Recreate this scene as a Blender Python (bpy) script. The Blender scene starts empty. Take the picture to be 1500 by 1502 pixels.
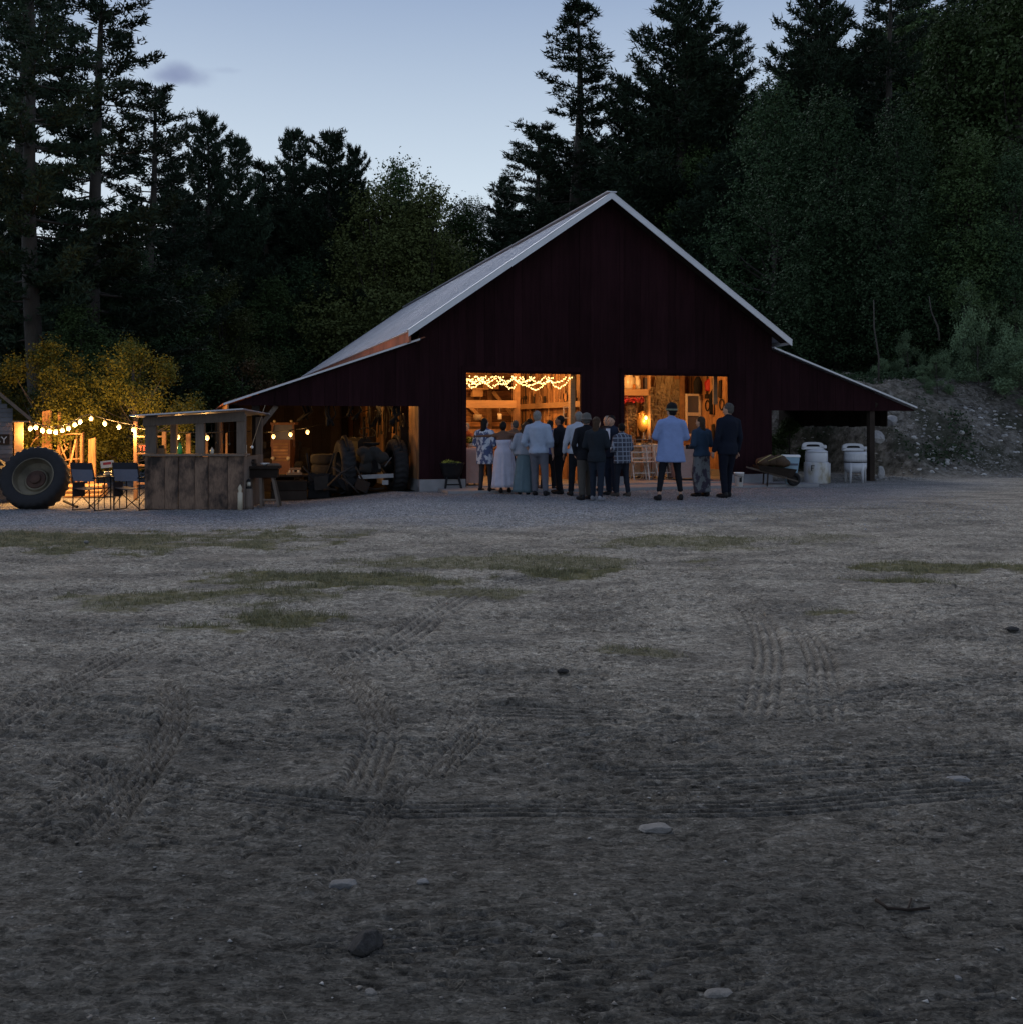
# tuning values of the light
SUN_EL, SUN_ROT, SKY_STR, SKY_MIX, SUN_STR, BULB = 1.5, -25.0, 0.12, 0.90, 1.6, 3.4
SKY_LOW = (.78, .86, .93, 1); SKY_MID = (.68, .80, .92, 1); SKY_HIGH = (.29, .395, .61, 1); SKY_TOP = (.25, .30, .46, 1)
CLOUD = (.24, .29, .46, 1)
import bpy, bmesh, math, random
import numpy as np
from mathutils import Vector, Matrix, noise as mnoise

R = math.radians
random.seed(7)
rng = np.random.default_rng(7)
scene = bpy.context.scene
COL = scene.collection

# ------------------------------------------------------------------ camera
EYE = 1.5
cam_d = bpy.data.cameras.new('camera')
cam = bpy.data.objects.new('camera', cam_d)
COL.objects.link(cam)
cam.location = (0, 0, EYE)
cam.rotation_euler = (R(90), 0, 0)
cam_d.sensor_width = 36
cam_d.lens = 36
cam_d.shift_y = -(751 - 620) / 1500
cam_d.clip_start = 0.1
cam_d.clip_end = 3000
scene.camera = cam

# ------------------------------------------------------------------ sky (dusk) and what is left of the sun
world = bpy.data.worlds.new('World')
scene.world = world
world.use_nodes = True
wn, wl = world.node_tree.nodes, world.node_tree.links
wn.clear()
wout = wn.new('ShaderNodeOutputWorld')
wbg = wn.new('ShaderNodeBackground')
sky = wn.new('ShaderNodeTexSky')
sky.sky_type = 'NISHITA'
sky.sun_disc = False
sky.sun_elevation = R(SUN_EL)
sky.sun_rotation = R(SUN_ROT)
sky.altitude = 200
sky.air_density = 1.0
sky.dust_density = 0.4
sky.ozone_density = 2.0
wbg.inputs['Strength'].default_value = SKY_STR
# even blue dusk air: pull the colour of the physical sky towards a pale blue
mixd = wn.new('ShaderNodeMix'); mixd.data_type = 'RGBA'; mixd.blend_type = 'MIX'
mixd.inputs[0].default_value = SKY_MIX
wl.new(sky.outputs[0], mixd.inputs[6])
tcw = wn.new('ShaderNodeTexCoord')
sepw = wn.new('ShaderNodeSeparateXYZ'); wl.new(tcw.outputs['Generated'], sepw.inputs[0])
rampw = wn.new('ShaderNodeValToRGB')
wl.new(sepw.outputs[2], rampw.inputs[0])
cr = rampw.color_ramp
cr.elements[0].position = 0.0; cr.elements[0].color = SKY_LOW
cr.elements[1].position = 0.42; cr.elements[1].color = SKY_HIGH
_e = cr.elements.new(0.22); _e.color = SKY_MID
_e = cr.elements.new(1.0); _e.color = SKY_TOP
scw = wn.new('ShaderNodeVectorMath'); scw.operation = 'SCALE'; scw.inputs['Scale'].default_value = 1 / SKY_STR
wl.new(rampw.outputs[0], scw.inputs[0]); wl.new(scw.outputs[0], mixd.inputs[7])
# one small grey cloud, low in the sky to the left, and a wisp beside it
def cloud_mask(dx, dz, sx, sz, soft):
    a = math.atan2(dx, 1)
    mp = wn.new('ShaderNodeMapping'); mp.vector_type = 'POINT'
    d = Vector((dx, 1, dz)).normalized()
    sub = wn.new('ShaderNodeVectorMath'); sub.operation = 'SUBTRACT'
    nrm = wn.new('ShaderNodeVectorMath'); nrm.operation = 'NORMALIZE'
    wl.new(tcw.outputs['Generated'], nrm.inputs[0])
    wl.new(nrm.outputs[0], sub.inputs[0]); sub.inputs[1].default_value = d
    nz = wn.new('ShaderNodeTexNoise'); nz.inputs['Scale'].default_value = 26; nz.inputs['Detail'].default_value = 5
    wl.new(nrm.outputs[0], nz.inputs[0])
    nzs = wn.new('ShaderNodeVectorMath'); nzs.operation = 'MULTIPLY_ADD'
    wl.new(nz.outputs[1], nzs.inputs[0]); nzs.inputs[1].default_value = (.03, .03, .014); nzs.inputs[2].default_value = (-.015, -.015, -.007)
    add = wn.new('ShaderNodeVectorMath'); add.operation = 'ADD'
    wl.new(sub.outputs[0], add.inputs[0]); wl.new(nzs.outputs[0], add.inputs[1])
    sc = wn.new('ShaderNodeVectorMath'); sc.operation = 'MULTIPLY'
    wl.new(add.outputs[0], sc.inputs[0]); sc.inputs[1].default_value = (1 / sx, 1 / sx, 1 / sz)
    ln = wn.new('ShaderNodeVectorMath'); ln.operation = 'LENGTH'
    wl.new(sc.outputs[0], ln.inputs[0])
    mr = wn.new('ShaderNodeMapRange'); mr.interpolation_type = 'SMOOTHSTEP'
    wl.new(ln.outputs['Value'], mr.inputs[0])
    mr.inputs[1].default_value = soft; mr.inputs[2].default_value = 1.0
    mr.inputs[3].default_value = 1.0; mr.inputs[4].default_value = 0.0
    return mr
last = mixd.outputs[2]
for (px, py, sx, sz, amt) in ((262, 110, .032, .014, .8), (247, 117, .024, .008, .6), (327, 104, .020, .0035, .18)):
    m = cloud_mask((px - 750) / 1500, (620 - py) / 1500, sx, sz, 0.15)
    ml = wn.new('ShaderNodeMath'); ml.operation = 'MULTIPLY'; ml.inputs[1].default_value = amt
    wl.new(m.outputs[0], ml.inputs[0])
    mx = wn.new('ShaderNodeMix'); mx.data_type = 'RGBA'
    wl.new(ml.outputs[0], mx.inputs[0]); wl.new(last, mx.inputs[6]); mx.inputs[7].default_value = tuple(c / SKY_STR for c in CLOUD[:3]) + (1,)
    last = mx.outputs[2]
wl.new(last, wbg.inputs[0])
wl.new(wbg.outputs[0], wout.inputs[0])

sun_d = bpy.data.lights.new('sun', 'SUN')
sun_d.energy = SUN_STR
sun_d.angle = R(30)
sun_d.color = (.93, .95, 1.0)
sun = bpy.data.objects.new('sun', sun_d)
COL.objects.link(sun)
_az = R(SUN_ROT)
sdir = Vector((math.sin(_az) * math.cos(R(40)), math.cos(_az) * math.cos(R(40)), math.sin(R(40))))   # the afterglow over the gap in the trees
sun.rotation_euler = sdir.to_track_quat('Z', 'Y').to_euler()

scene.view_settings.view_transform = 'Standard'
scene.view_settings.look = 'None'
scene.view_settings.exposure = 0
scene.view_settings.gamma = 1
scene.view_settings.use_curve_mapping = False
scene.cycles.use_denoising = True
scene.cycles.max_bounces = 6
scene.cycles.diffuse_bounces = 3
scene.cycles.transparent_max_bounces = 8
scene.cycles.sample_clamp_indirect = 3
scene.cycles.use_light_tree = True

# ------------------------------------------------------------------ helpers
def tag(o, label=None, cat=None, group=None, kind=None):
    if label: o['label'] = label
    if cat: o['category'] = cat
    if group: o['group'] = group
    if kind: o['kind'] = kind
    return o

def thing(name, label, cat, loc=(0, 0, 0), rz=0.0, group=None):
    o = bpy.data.objects.new(name, None)
    COL.objects.link(o)
    o.empty_display_size = 0.1
    o.location = loc
    o.rotation_euler = (0, 0, rz)
    return tag(o, label, cat, group)

def copy_tree(o, parent=None):
    c = o.copy()
    COL.objects.link(c)
    c.parent = parent
    for ch in list(o.children):
        copy_tree(ch, c)
    return c

def frame_of(d, up=Vector((0, 0, 1))):
    d = Vector(d).normalized()
    if abs(d.dot(up)) > .999:
        up = Vector((0, 1, 0))
    s = d.cross(up).normalized()
    return s, s.cross(d).normalized()

class MB:
    def __init__(self):
        self.v, self.f = [], []
    def add(self, vs, fs):
        n = len(self.v)
        self.v += [tuple(p) for p in vs]
        self.f += [tuple(i + n for i in f) for f in fs]
        return self
    def hexa(self, p):
        return self.add(p, [(0, 3, 2, 1), (4, 5, 6, 7), (0, 1, 5, 4), (1, 2, 6, 5), (2, 3, 7, 6), (3, 0, 4, 7)])
    def box(self, c, s, rz=0, rx=0, ry=0):
        m = Matrix.Rotation(rz, 3, 'Z') @ Matrix.Rotation(ry, 3, 'Y') @ Matrix.Rotation(rx, 3, 'X')
        c = Vector(c); h = Vector(s) / 2
        ps = [c + m @ Vector((x * h.x, y * h.y, z * h.z)) for z in (-1, 1) for (x, y) in ((-1, -1), (1, -1), (1, 1), (-1, 1))]
        return self.hexa(ps)
    def bb(self, a, b):
        return self.box([(a[i] + b[i]) / 2 for i in range(3)], [abs(b[i] - a[i]) for i in range(3)])
    def bar(self, a, b, w, h, up=(0, 0, 1)):
        a, b = Vector(a), Vector(b)
        s, u = frame_of(b - a, Vector(up))
        s *= w / 2; u *= h / 2
        return self.hexa([a - s - u, a + s - u, a + s + u, a - s + u, b - s - u, b + s - u, b + s + u, b - s + u])
    def tube(self, pts, rad, n=8, cap=True):
        pts = [Vector(p) for p in pts]
        if not hasattr(rad, '__len__'): rad = [rad] * len(pts)
        base = len(self.v); vs = []; fs = []
        ps = None
        for i, p in enumerate(pts):
            d = (pts[min(i + 1, len(pts) - 1)] - pts[max(i - 1, 0)])
            if d.length < 1e-9: d = Vector((0, 0, 1))
            d.normalize()
            if ps is None:
                s, u = frame_of(d)
            else:
                s = ps - d * ps.dot(d)
                if s.length < 1e-6: s, u = frame_of(d)
                s.normalize(); u = s.cross(d).normalized()
            ps = s
            for k in range(n):
                a = 2 * math.pi * k / n
                vs.append(p + (s * math.cos(a) + u * math.sin(a)) * rad[i])
        for i in range(len(pts) - 1):
            for k in range(n):
                k2 = (k + 1) % n
                fs.append((i * n + k, i * n + k2, (i + 1) * n + k2, (i + 1) * n + k))
        if cap:
            fs.append(tuple(range(n - 1, -1, -1)))
            fs.append(tuple((len(pts) - 1) * n + k for k in range(n)))
        return self.add(vs, fs)
    def lathe(self, prof, n=16, c=(0, 0, 0), m=None, sx=1, sy=1, cap0=True):
        """prof: list of (r, z)"""
        c = Vector(c); vs = []; fs = []
        for (r, z) in prof:
            for k in range(n):
                a = 2 * math.pi * k / n
                q = Vector((r * math.cos(a) * sx, r * math.sin(a) * sy, z))
                if m is not None: q = m @ q
                vs.append(c + q)
        for i in range(len(prof) - 1):
            for k in range(n):
                k2 = (k + 1) % n
                fs.append((i * n + k, i * n + k2, (i + 1) * n + k2, (i + 1) * n + k))
        if cap0 and prof[0][0] > 1e-5: fs.append(tuple(range(n - 1, -1, -1)))
        if prof[-1][0] > 1e-5: fs.append(tuple((len(prof) - 1) * n + k for k in range(n)))
        return self.add(vs, fs)
    def ell(self, c, r, m=None, n=12, k=8):
        prof = [(math.sin(math.pi * i / k), -math.cos(math.pi * i / k)) for i in range(k + 1)]
        prof[0] = (0.001, -1); prof[-1] = (0.001, 1)
        c = Vector(c); vs = []; fs = []
        for (rr, z) in prof:
            for j in range(n):
                a = 2 * math.pi * j / n
                q = Vector((rr * math.cos(a) * r[0], rr * math.sin(a) * r[1], z * r[2]))
                if m is not None: q = m @ q
                vs.append(c + q)
        for i in range(k):
            for j in range(n):
                j2 = (j + 1) % n
                fs.append((i * n + j, i * n + j2, (i + 1) * n + j2, (i + 1) * n + j))
        fs.append(tuple(range(n - 1, -1, -1))); fs.append(tuple(k * n + j for j in range(n)))
        return self.add(vs, fs)
    def cap(self, a, b, r0, r1, n=10):
        a, b = Vector(a), Vector(b); d = (b - a); L = d.length; d.normalize()
        pts, rad = [], []
        for t in (-1, -.7, -.35, 0):
            pts.append(a + d * (r0 * t)); rad.append(max(.002, r0 * math.sqrt(max(0, 1 - t * t))))
        for t in (0, .35, .7, 1):
            pts.append(b + d * (r1 * t)); rad.append(max(.002, r1 * math.sqrt(max(0, 1 - t * t))))
        return self.tube(pts, rad, n)
    def prism(self, poly, a, b):
        """poly: list of 3D points (planar); extruded by vector b-a"""
        n = len(poly); off = Vector(b) - Vector(a)
        vs = [Vector(p) for p in poly] + [Vector(p) + off for p in poly]
        fs = [tuple(range(n - 1, -1, -1)), tuple(range(n, 2 * n))] + [(i, (i + 1) % n, (i + 1) % n + n, i + n) for i in range(n)]
        return self.add(vs, fs)
    def loft(self, rings, cap=True):
        n = len(rings[0]); vs = [p for r in rings for p in r]; fs = []
        for i in range(len(rings) - 1):
            for k in range(n):
                k2 = (k + 1) % n
                fs.append((i * n + k, i * n + k2, (i + 1) * n + k2, (i + 1) * n + k))
        if cap:
            fs.append(tuple(range(n - 1, -1, -1))); fs.append(tuple((len(rings) - 1) * n + k for k in range(n)))
        return self.add(vs, fs)
    def jitter(self, a, f=3.0, seed=0):
        for i, p in enumerate(self.v):
            q = mnoise.noise_vector(Vector(p) * f + Vector((seed, seed * .7, 0)))
            self.v[i] = (p[0] + q.x * a, p[1] + q.y * a, p[2] + q.z * a)
        return self
    def mesh(self, name, mat, smooth=False):
        me = bpy.data.meshes.new(name)
        me.from_pydata(self.v, [], self.f)
        if mat: me.materials.append(mat)
        if smooth:
            me.shade_smooth()
        me.update()
        return me
    def build(self, name, mat, parent=None, smooth=False, loc=(0, 0, 0), rz=0, label=None):
        o = bpy.data.objects.new(name, self.mesh(name, mat, smooth))
        COL.objects.link(o)
        o.parent = parent
        o.location = loc
        o.rotation_euler = (0, 0, rz)
        if label: o['label'] = label
        return o

def np_mesh(name, V, F, mat, smooth=False):
    """V (n,3) float, F (m,k) int, fast"""
    me = bpy.data.meshes.new(name)
    V = np.ascontiguousarray(V, dtype=np.float32); F = np.ascontiguousarray(F, dtype=np.int32)
    m, k = F.shape
    me.vertices.add(len(V)); me.vertices.foreach_set('co', V.ravel())
    me.loops.add(m * k); me.loops.foreach_set('vertex_index', F.ravel())
    me.polygons.add(m); me.polygons.foreach_set('loop_start', np.arange(0, m * k, k, dtype=np.int32))
    me.polygons.foreach_set('loop_total', np.full(m, k, dtype=np.int32))
    if smooth: me.polygons.foreach_set('use_smooth', np.ones(m, dtype=bool))
    me.update(calc_edges=True)
    if mat: me.materials.append(mat)
    return me

def link(name, me, parent=None, loc=(0, 0, 0), rz=0):
    o = bpy.data.objects.new(name, me); COL.objects.link(o); o.parent = parent
    o.location = loc; o.rotation_euler = (0, 0, rz)
    return o

# ------------------------------------------------------------------ materials
class NT:
    def __init__(self, name):
        self.m = bpy.data.materials.new(name); self.m.use_nodes = True
        self.n, self.l = self.m.node_tree.nodes, self.m.node_tree.links
        self.b = self.n['Principled BSDF']
        self.tc = self.n.new('ShaderNodeTexCoord')
    def noise(self, scale, detail=4, vec=None, rough=.55):
        t = self.n.new('ShaderNodeTexNoise'); t.inputs['Scale'].default_value = scale
        t.inputs['Detail'].default_value = detail; t.inputs['Roughness'].default_value = rough
        self.l.new(vec if vec is not None else self.tc.outputs['Object'], t.inputs['Vector'])
        return t
    def mapping(self, scale=(1, 1, 1), src='Object', rot=(0, 0, 0)):
        m = self.n.new('ShaderNodeMapping'); m.inputs['Scale'].default_value = scale; m.inputs['Rotation'].default_value = rot
        self.l.new(self.tc.outputs[src], m.inputs[0])
        return m.outputs[0]
    def ramp(self, fac, stops):
        r = self.n.new('ShaderNodeValToRGB'); self.l.new(fac, r.inputs[0])
        e = r.color_ramp.elements
        while len(e) < len(stops): e.new(0.5)
        for i, (p, c) in enumerate(stops):
            e[i].position = p; e[i].color = (*c, 1) if len(c) == 3 else c
        return r.outputs[0]
    def mix(self, fac, a, b, mode='MIX'):
        m = self.n.new('ShaderNodeMix'); m.data_type = 'RGBA'; m.blend_type = mode
        for i, s in ((0, fac), (6, a), (7, b)):
            if isinstance(s, (int, float)): m.inputs[i].default_value = s
            elif isinstance(s, tuple): m.inputs[i].default_value = (*s, 1) if len(s) == 3 else s
            else: self.l.new(s, m.inputs[i])
        return m.outputs[2]
    def math(self, op, a, b=None, c=None):
        m = self.n.new('ShaderNodeMath'); m.operation = op
        for i, s in enumerate((a, b, c)):
            if s is None: continue
            if isinstance(s, (int, float)): m.inputs[i].default_value = s
            else: self.l.new(s, m.inputs[i])
        return m.outputs[0]
    def bump(self, h, strength=.3, dist=.01):
        b = self.n.new('ShaderNodeBump'); b.inputs['Strength'].default_value = strength; b.inputs['Distance'].default_value = dist
        self.l.new(h, b.inputs['Height']); self.l.new(b.outputs[0], self.b.inputs['Normal'])
    def base(self, c):
        if isinstance(c, tuple): self.b.inputs['Base Color'].default_value = (*c, 1)
        else: self.l.new(c, self.b.inputs['Base Color'])

def vary(c, k):
    return tuple(min(1, x * k) for x in c)

def mat(name, c, rough=.8, sc=6, var=.35, bump=.25, metal=0, stretch=(1, 1, 1), bscale=None, spec=None, rnd=0.25, dist=.01):
    t = NT(name)
    v = t.mapping(stretch)
    n1 = t.noise(sc, 5, v)
    col = t.ramp(n1.outputs[0], [(.3, vary(c, 1 - var)), (.7, vary(c, 1 + var))])
    n2 = t.noise(sc * .2, 3)
    col = t.mix(.5, col, t.ramp(n2.outputs[0], [(.35, vary(c, 1 - var * .8)), (.65, vary(c, 1 + var * .8))]))
    if rnd:
        oi = t.n.new('ShaderNodeObjectInfo')
        k = t.math('MULTIPLY_ADD', oi.outputs['Random'], 2 * rnd, 1 - rnd)
        cmb = t.n.new('ShaderNodeCombineColor')
        for i in range(3): t.l.new(k, cmb.inputs[i])
        col = t.mix(1.0, col, cmb.outputs[0], 'MULTIPLY')
    t.base(col)
    t.b.inputs['Roughness'].default_value = rough
    t.b.inputs['Metallic'].default_value = metal
    if spec is not None: t.b.inputs['Specular IOR Level'].default_value = spec
    if bump:
        t.bump(t.noise(bscale or sc * 2, 6, v).outputs[0], bump, dist)
    return t.m

def emis(name, c, s, sampled=True):
    t = NT(name)
    t.b.inputs['Base Color'].default_value = (0.8, .7, .5, 1)
    t.b.inputs['Emission Color'].default_value = (*c, 1)
    t.b.inputs['Emission Strength'].default_value = s
    if not sampled: t.m.cycles.emission_sampling = 'NONE'
    return t.m

M = {}
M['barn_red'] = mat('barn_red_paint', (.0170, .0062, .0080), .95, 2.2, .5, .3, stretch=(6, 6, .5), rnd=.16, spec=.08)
M['trim'] = mat('galvanised_trim', (.50, .51, .55), .45, 4, .12, .1, metal=.35, rnd=.04)
M['roof'] = mat('roof_metal', (.42, .43, .48), .42, 2.2, .16, .12, metal=.45, rnd=.06)
M['rust_roof'] = mat('rusted_roof', (.22, .080, .045), .8, 3, .5, .3, rnd=.2)
M['concrete'] = mat('concrete', (.24, .24, .25), .9, 5, .22, .3, rnd=.05)
M['wood_warm'] = mat('warm_old_wood', (.32, .175, .085), .75, 5, .7, .5, stretch=(1, 1, 1), rnd=.45)
M['wood_v'] = mat('upright_plank_wood', (.27, .140, .062), .75, 5, .8, .6, stretch=(7, 7, .7), rnd=.55)
M['wood_h'] = mat('level_plank_wood', (.24, .12, .055), .8, 5, .8, .6, stretch=(.7, 7, 7), rnd=.6)
M['wood_grey'] = mat('weathered_grey_wood', (.125, .094, .074), .85, 5, .4, .5, stretch=(6, 6, .7), rnd=.25)
M['wood_beam'] = mat('beam_wood', (.36, .215, .11), .7, 5, .3, .4, stretch=(.8, 6, 6), rnd=.2)
M['wood_dark'] = mat('dark_wood', (.030, .023, .019), .95, 5, .4, .4, rnd=.3, spec=.1)
M['black_metal'] = mat('black_metal', (.012, .012, .014), .7, 8, .3, .1, rnd=.1, spec=.2)
M['old_iron'] = mat('old_iron', (.028, .023, .021), .7, 8, .5, .3, metal=.4, rnd=.2)
M['rubber'] = mat('tyre_rubber', (.013, .013, .015), .9, 10, .25, .25, rnd=.1)
M['enamel'] = mat('white_enamel', (.47, .48, .51), .3, 3, .1, .03, rnd=.04)
M['white_plastic'] = mat('white_plastic', (.78, .78, .78), .4, 3, .06, .02, rnd=.03)
M['blue_plastic'] = mat('blue_plastic', (.28, .42, .52), .45, 3, .15, .03, rnd=.03)
M['cloth_white'] = mat('white_cloth', (.6, .58, .55), .9, 12, .1, .2, rnd=.05)
M['stone'] = mat('pale_stone', (.15, .145, .14), .9, 6, .35, .5, rnd=.35)
M['boulder'] = mat('boulder_stone', (.27, .265, .265), .9, 3, .3, .5, rnd=.15)
M['dark_stone'] = mat('dark_stone', (.045, .042, .04), .95, 9, .5, .6, rnd=.2, spec=.1)
M['glass_green'] = mat('green_glass', (.05, .35, .08), .15, 3, .1, 0, rnd=.1)
M['glass_amber'] = mat('amber_glass', (.30, .12, .03), .15, 3, .1, 0, rnd=.3)
M['glass_clear'] = mat('pale_glass', (.45, .42, .35), .12, 3, .1, 0, rnd=.2)
M['red'] = mat('red_paint', (.45, .03, .03), .6, 8, .3, .1, rnd=.1)
M['paper'] = mat('paper', (.62, .52, .42), .8, 30, .2, 0, rnd=.1)
M['ceramic'] = mat('cream_ceramic', (.55, .48, .36), .35, 3, .15, 0, rnd=.15)
M['rope'] = mat('rope', (.30, .24, .16), .9, 30, .2, .2, rnd=.1)
M['cable'] = mat('black_cable', (.012, .012, .012), .6, 10, .1, 0, rnd=0)
_s = NT('stained_rough_planks'); _o = _s.n.new('ShaderNodeObjectInfo')
_v = _s.n.new('ShaderNodeVectorMath'); _v.operation = 'ADD'; _s.l.new(_s.mapping((1, 1, .7)), _v.inputs[0]); _s.l.new(_o.outputs['Random'], _v.inputs[1])
_a = _s.ramp(_s.noise(3.2, 5, _v.outputs[0], .6).outputs[0], [(.38, (.020, .014, .011)), (.47, (.10, .063, .045)), (.60, (.22, .14, .095))])
_b = _s.ramp(_s.noise(9, 5, _s.mapping((8, 8, .8)), .6).outputs[0], [(.3, (.55,) * 3), (.7, (1.15,) * 3)])
_s.base(_s.mix(1.0, _a, _b, 'MULTIPLY')); _s.b.inputs['Roughness'].default_value = .85; _s.bump(_s.noise(12, 6, _s.mapping((8, 8, .8))).outputs[0], .5)
M['stain_wood'] = _s.m
M['shed_grey'] = mat('grey_clapboard_paint', (.10, .105, .12), .85, 8, .3, .3, stretch=(.7, 6, 6), rnd=.25)
M['bulb'] = emis('glowing_bulb', (1, .52, .15), BULB, True)
M['bulb_dim'] = emis('glowing_bulb_small', (1, .5, .15), BULB * .8, True)
M['fairy'] = emis('glowing_fairy_bulb', (1, .64, .20), 4.2, False)

# ------------------------------------------------------------------ noise in numpy
def vnoise(x, y, seed=0):
    xi = np.floor(x).astype(np.int64); yi = np.floor(y).astype(np.int64)
    xf = x - xi; yf = y - yi
    u = xf * xf * xf * (xf * (xf * 6 - 15) + 10); v = yf * yf * yf * (yf * (yf * 6 - 15) + 10)
    def h(a, b):
        n = (a * 374761393 + b * 668265263 + seed * 974634777) & 0xffffffff
        n = ((n ^ (n >> 13)) * 1274126177) & 0xffffffff
        n = n ^ (n >> 16)
        return (n & 0xffff) / 65535.0
    a = h(xi, yi); b = h(xi + 1, yi); c = h(xi, yi + 1); d = h(xi + 1, yi + 1)
    return (a + (b - a) * u + (c - a) * v + (a - b - c + d) * u * v) * 2 - 1

def fbm(x, y, o=4, seed=0, g=.5):
    s = 0; a = 1; t = 0
    for i in range(o):
        s = s + a * vnoise(x, y, seed + i * 17); t += a
        x = x * 2.03 + 5.3; y = y * 2.03 - 3.1; a *= g
    return s / t

def ss(a, b, x):
    t = np.clip((x - a) / (b - a), 0, 1)
    return t * t * (3 - 2 * t)
# ------------------------------------------------------------------ where things stand
TH = R(17); TC, TS = math.cos(TH), math.sin(TH)
BX, BY = 2.19, 24.0
def B(u, v, z=0.0):            # barn coordinates (right, back, up) to the world
    return Vector((BX + u * TC - v * TS, BY + u * TS + v * TC, z))
def uv(x, y):
    return (x - BX) * TC + (y - BY) * TS, -(x - BX) * TS + (y - BY) * TC
def at(px, py, Y):             # a spot measured in the photograph, Y metres away
    return Vector(((px - 750) / 1500 * Y, Y, EYE + (620 - py) / 1500 * Y))

def macro(x, y):
    u, v = uv(x, y)
    z = -0.2 * ss(-1.8, -5, x) * ss(12.5, 18, y)
    v0 = 6.5 - 6.1 * ss(8.0, 9.8, u)
    lat = ss(4.9, 6.0, u)
    d = v - v0 + .5 * vnoise(u * .5, v * .5, 5)
    z = z + lat * (2.75 * ss(-.1, 4.4, d) + .10 * np.clip(d - 4.6, 0, 60) + .25 * ss(14, 20, u) * ss(-1, 3, d))
    z = z + .14 * np.clip(y - 50, 0, 110) * ss(48, 70, y)
    z = z + .05 * np.clip(-x - 16, 0, 60) * ss(24, 40, y)
    return z

# tyre tracks: polylines on the ground, each with ribs
def G(px, py):
    Y = EYE * 1500 / (py - 620)
    return ((px - 750) / 1500 * Y, Y)
def curve(pts, n=60):
    pts = [np.array(p) for p in pts]
    P = [pts[0]] + pts + [pts[-1]]
    out = []
    for i in range(1, len(P) - 2):
        for t in np.linspace(0, 1, n // (len(pts) - 1) + 2)[:-1]:
            a, b, c, d = P[i - 1], P[i], P[i + 1], P[i + 2]
            out.append(.5 * ((2 * b) + (c - a) * t + (2 * a - 5 * b + 4 * c - d) * t * t + (3 * b - a - 3 * c + d) * t ** 3))
    out.append(pts[-1])
    return np.array(out)
TRACKS = [
    (curve([G(452, 1003), G(520, 1020), G(640, 1034), G(790, 1043), G(960, 1046)]), .17, 1.0),
    (curve([G(60, 1100), G(130, 1128), G(230, 1152), G(380, 1170), G(560, 1184), G(760, 1183), G(960, 1186), G(1150, 1180), G(1330, 1165), G(1560, 1150)]), .13, 1.0),
    (curve([G(-60, 1010), G(100, 1040), G(300, 1075), G(560, 1090), G(820, 1080), G(1100, 1060)]), .12, .7),
    (curve([G(240, 990), G(260, 1040), G(235, 1100), G(180, 1180), G(120, 1260)]), .11, .6),
    (curve([G(640, 1160), G(655, 1120), G(690, 1080), G(740, 1040)]), .10, .6),
    (curve([G(820, 1128), G(960, 1131), G(1120, 1128), G(1280, 1120), G(1560, 1104)]), .12, .8),
    (curve([G(520, 1180), G(545, 1120), G(560, 1060), G(520, 1000), G(440, 950), G(330, 925)]), .13, .7),
    (curve([G(420, 1400), G(470, 1330), G(515, 1270), G(560, 1190), G(650, 1090), G(700, 1000)]), .085, .35),
    (curve([G(-60, 1090), G(40, 1040), G(95, 1005), G(180, 960), G(260, 930)]), .18, .8),
    (curve([G(1110, 1060), G(1120, 1000), G(1125, 950), G(1105, 900), G(1050, 860)]), .16, .6),
    (curve([G(1215, 1070), G(1205, 1000), G(1195, 950), G(1160, 900)]), .15, .6),
    (curve([G(500, 990), G(600, 930), G(640, 900), G(720, 860), G(900, 830)]), .22, .7),
    (curve([G(1090, 1030), G(1200, 1026), G(1400, 1004), G(1560, 985)]), .14, .7),
    (curve([G(330, 1010), G(420, 985), G(520, 962), G(640, 950), G(820, 945)]), .18, .5),
    (curve([G(-50, 1240), G(60, 1200), G(140, 1150), G(200, 1100)]), .12, .5),
    (curve([G(300, 1440), G(440, 1395), G(640, 1378), G(830, 1350)]), .08, .5),
    (curve([G(830, 1150), G(1000, 1154), G(1250, 1143), G(1560, 1122)]), .10, .7),
]
GRASS = [  # centre x, y, radius x, y, density, green
    (G(100, 792), 3.3, 1.6, .9, 0), (G(500, 849), 1.3, .55, 1.0, .2), (G(760, 825), 1.7, .75, .7, .1), (G(825, 840), .62, .38, 1.0, 1),
    (G(390, 908), .58, .33, 1.0, .7), (G(300, 877), 1.05, .42, .9, .1), (G(640, 868), .7, .25, .7, .1),
    (G(1010, 795), 1.25, .7, .7, .2), (G(1420, 832), 1.5, .40, 1.0, .4), (G(1310, 852), .55, .28, 1.0, .5), (G(1225, 898), .25, .13, .8, .8),
    (G(930, 957), .28, .16, .6, .5), (G(1190, 790), 1.2, .5, .35, 0), (G(180, 1110), .0001, .0001, 0, 0)]
def grass_mask(x, y):
    m = 0 * x
    wob = .75 * fbm(x * 1.9, y * 2.3, 3, 61)
    for (c, rx, ry, dn, g) in GRASS:
        d = np.sqrt(((x - c[0]) / rx) ** 2 + ((y - c[1]) / ry) ** 2) + wob + .3 * vnoise(x * 6, y * 6, 68)
        m = np.maximum(m, dn * (1 - ss(.55, 1.1, d)))
    return m

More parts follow.
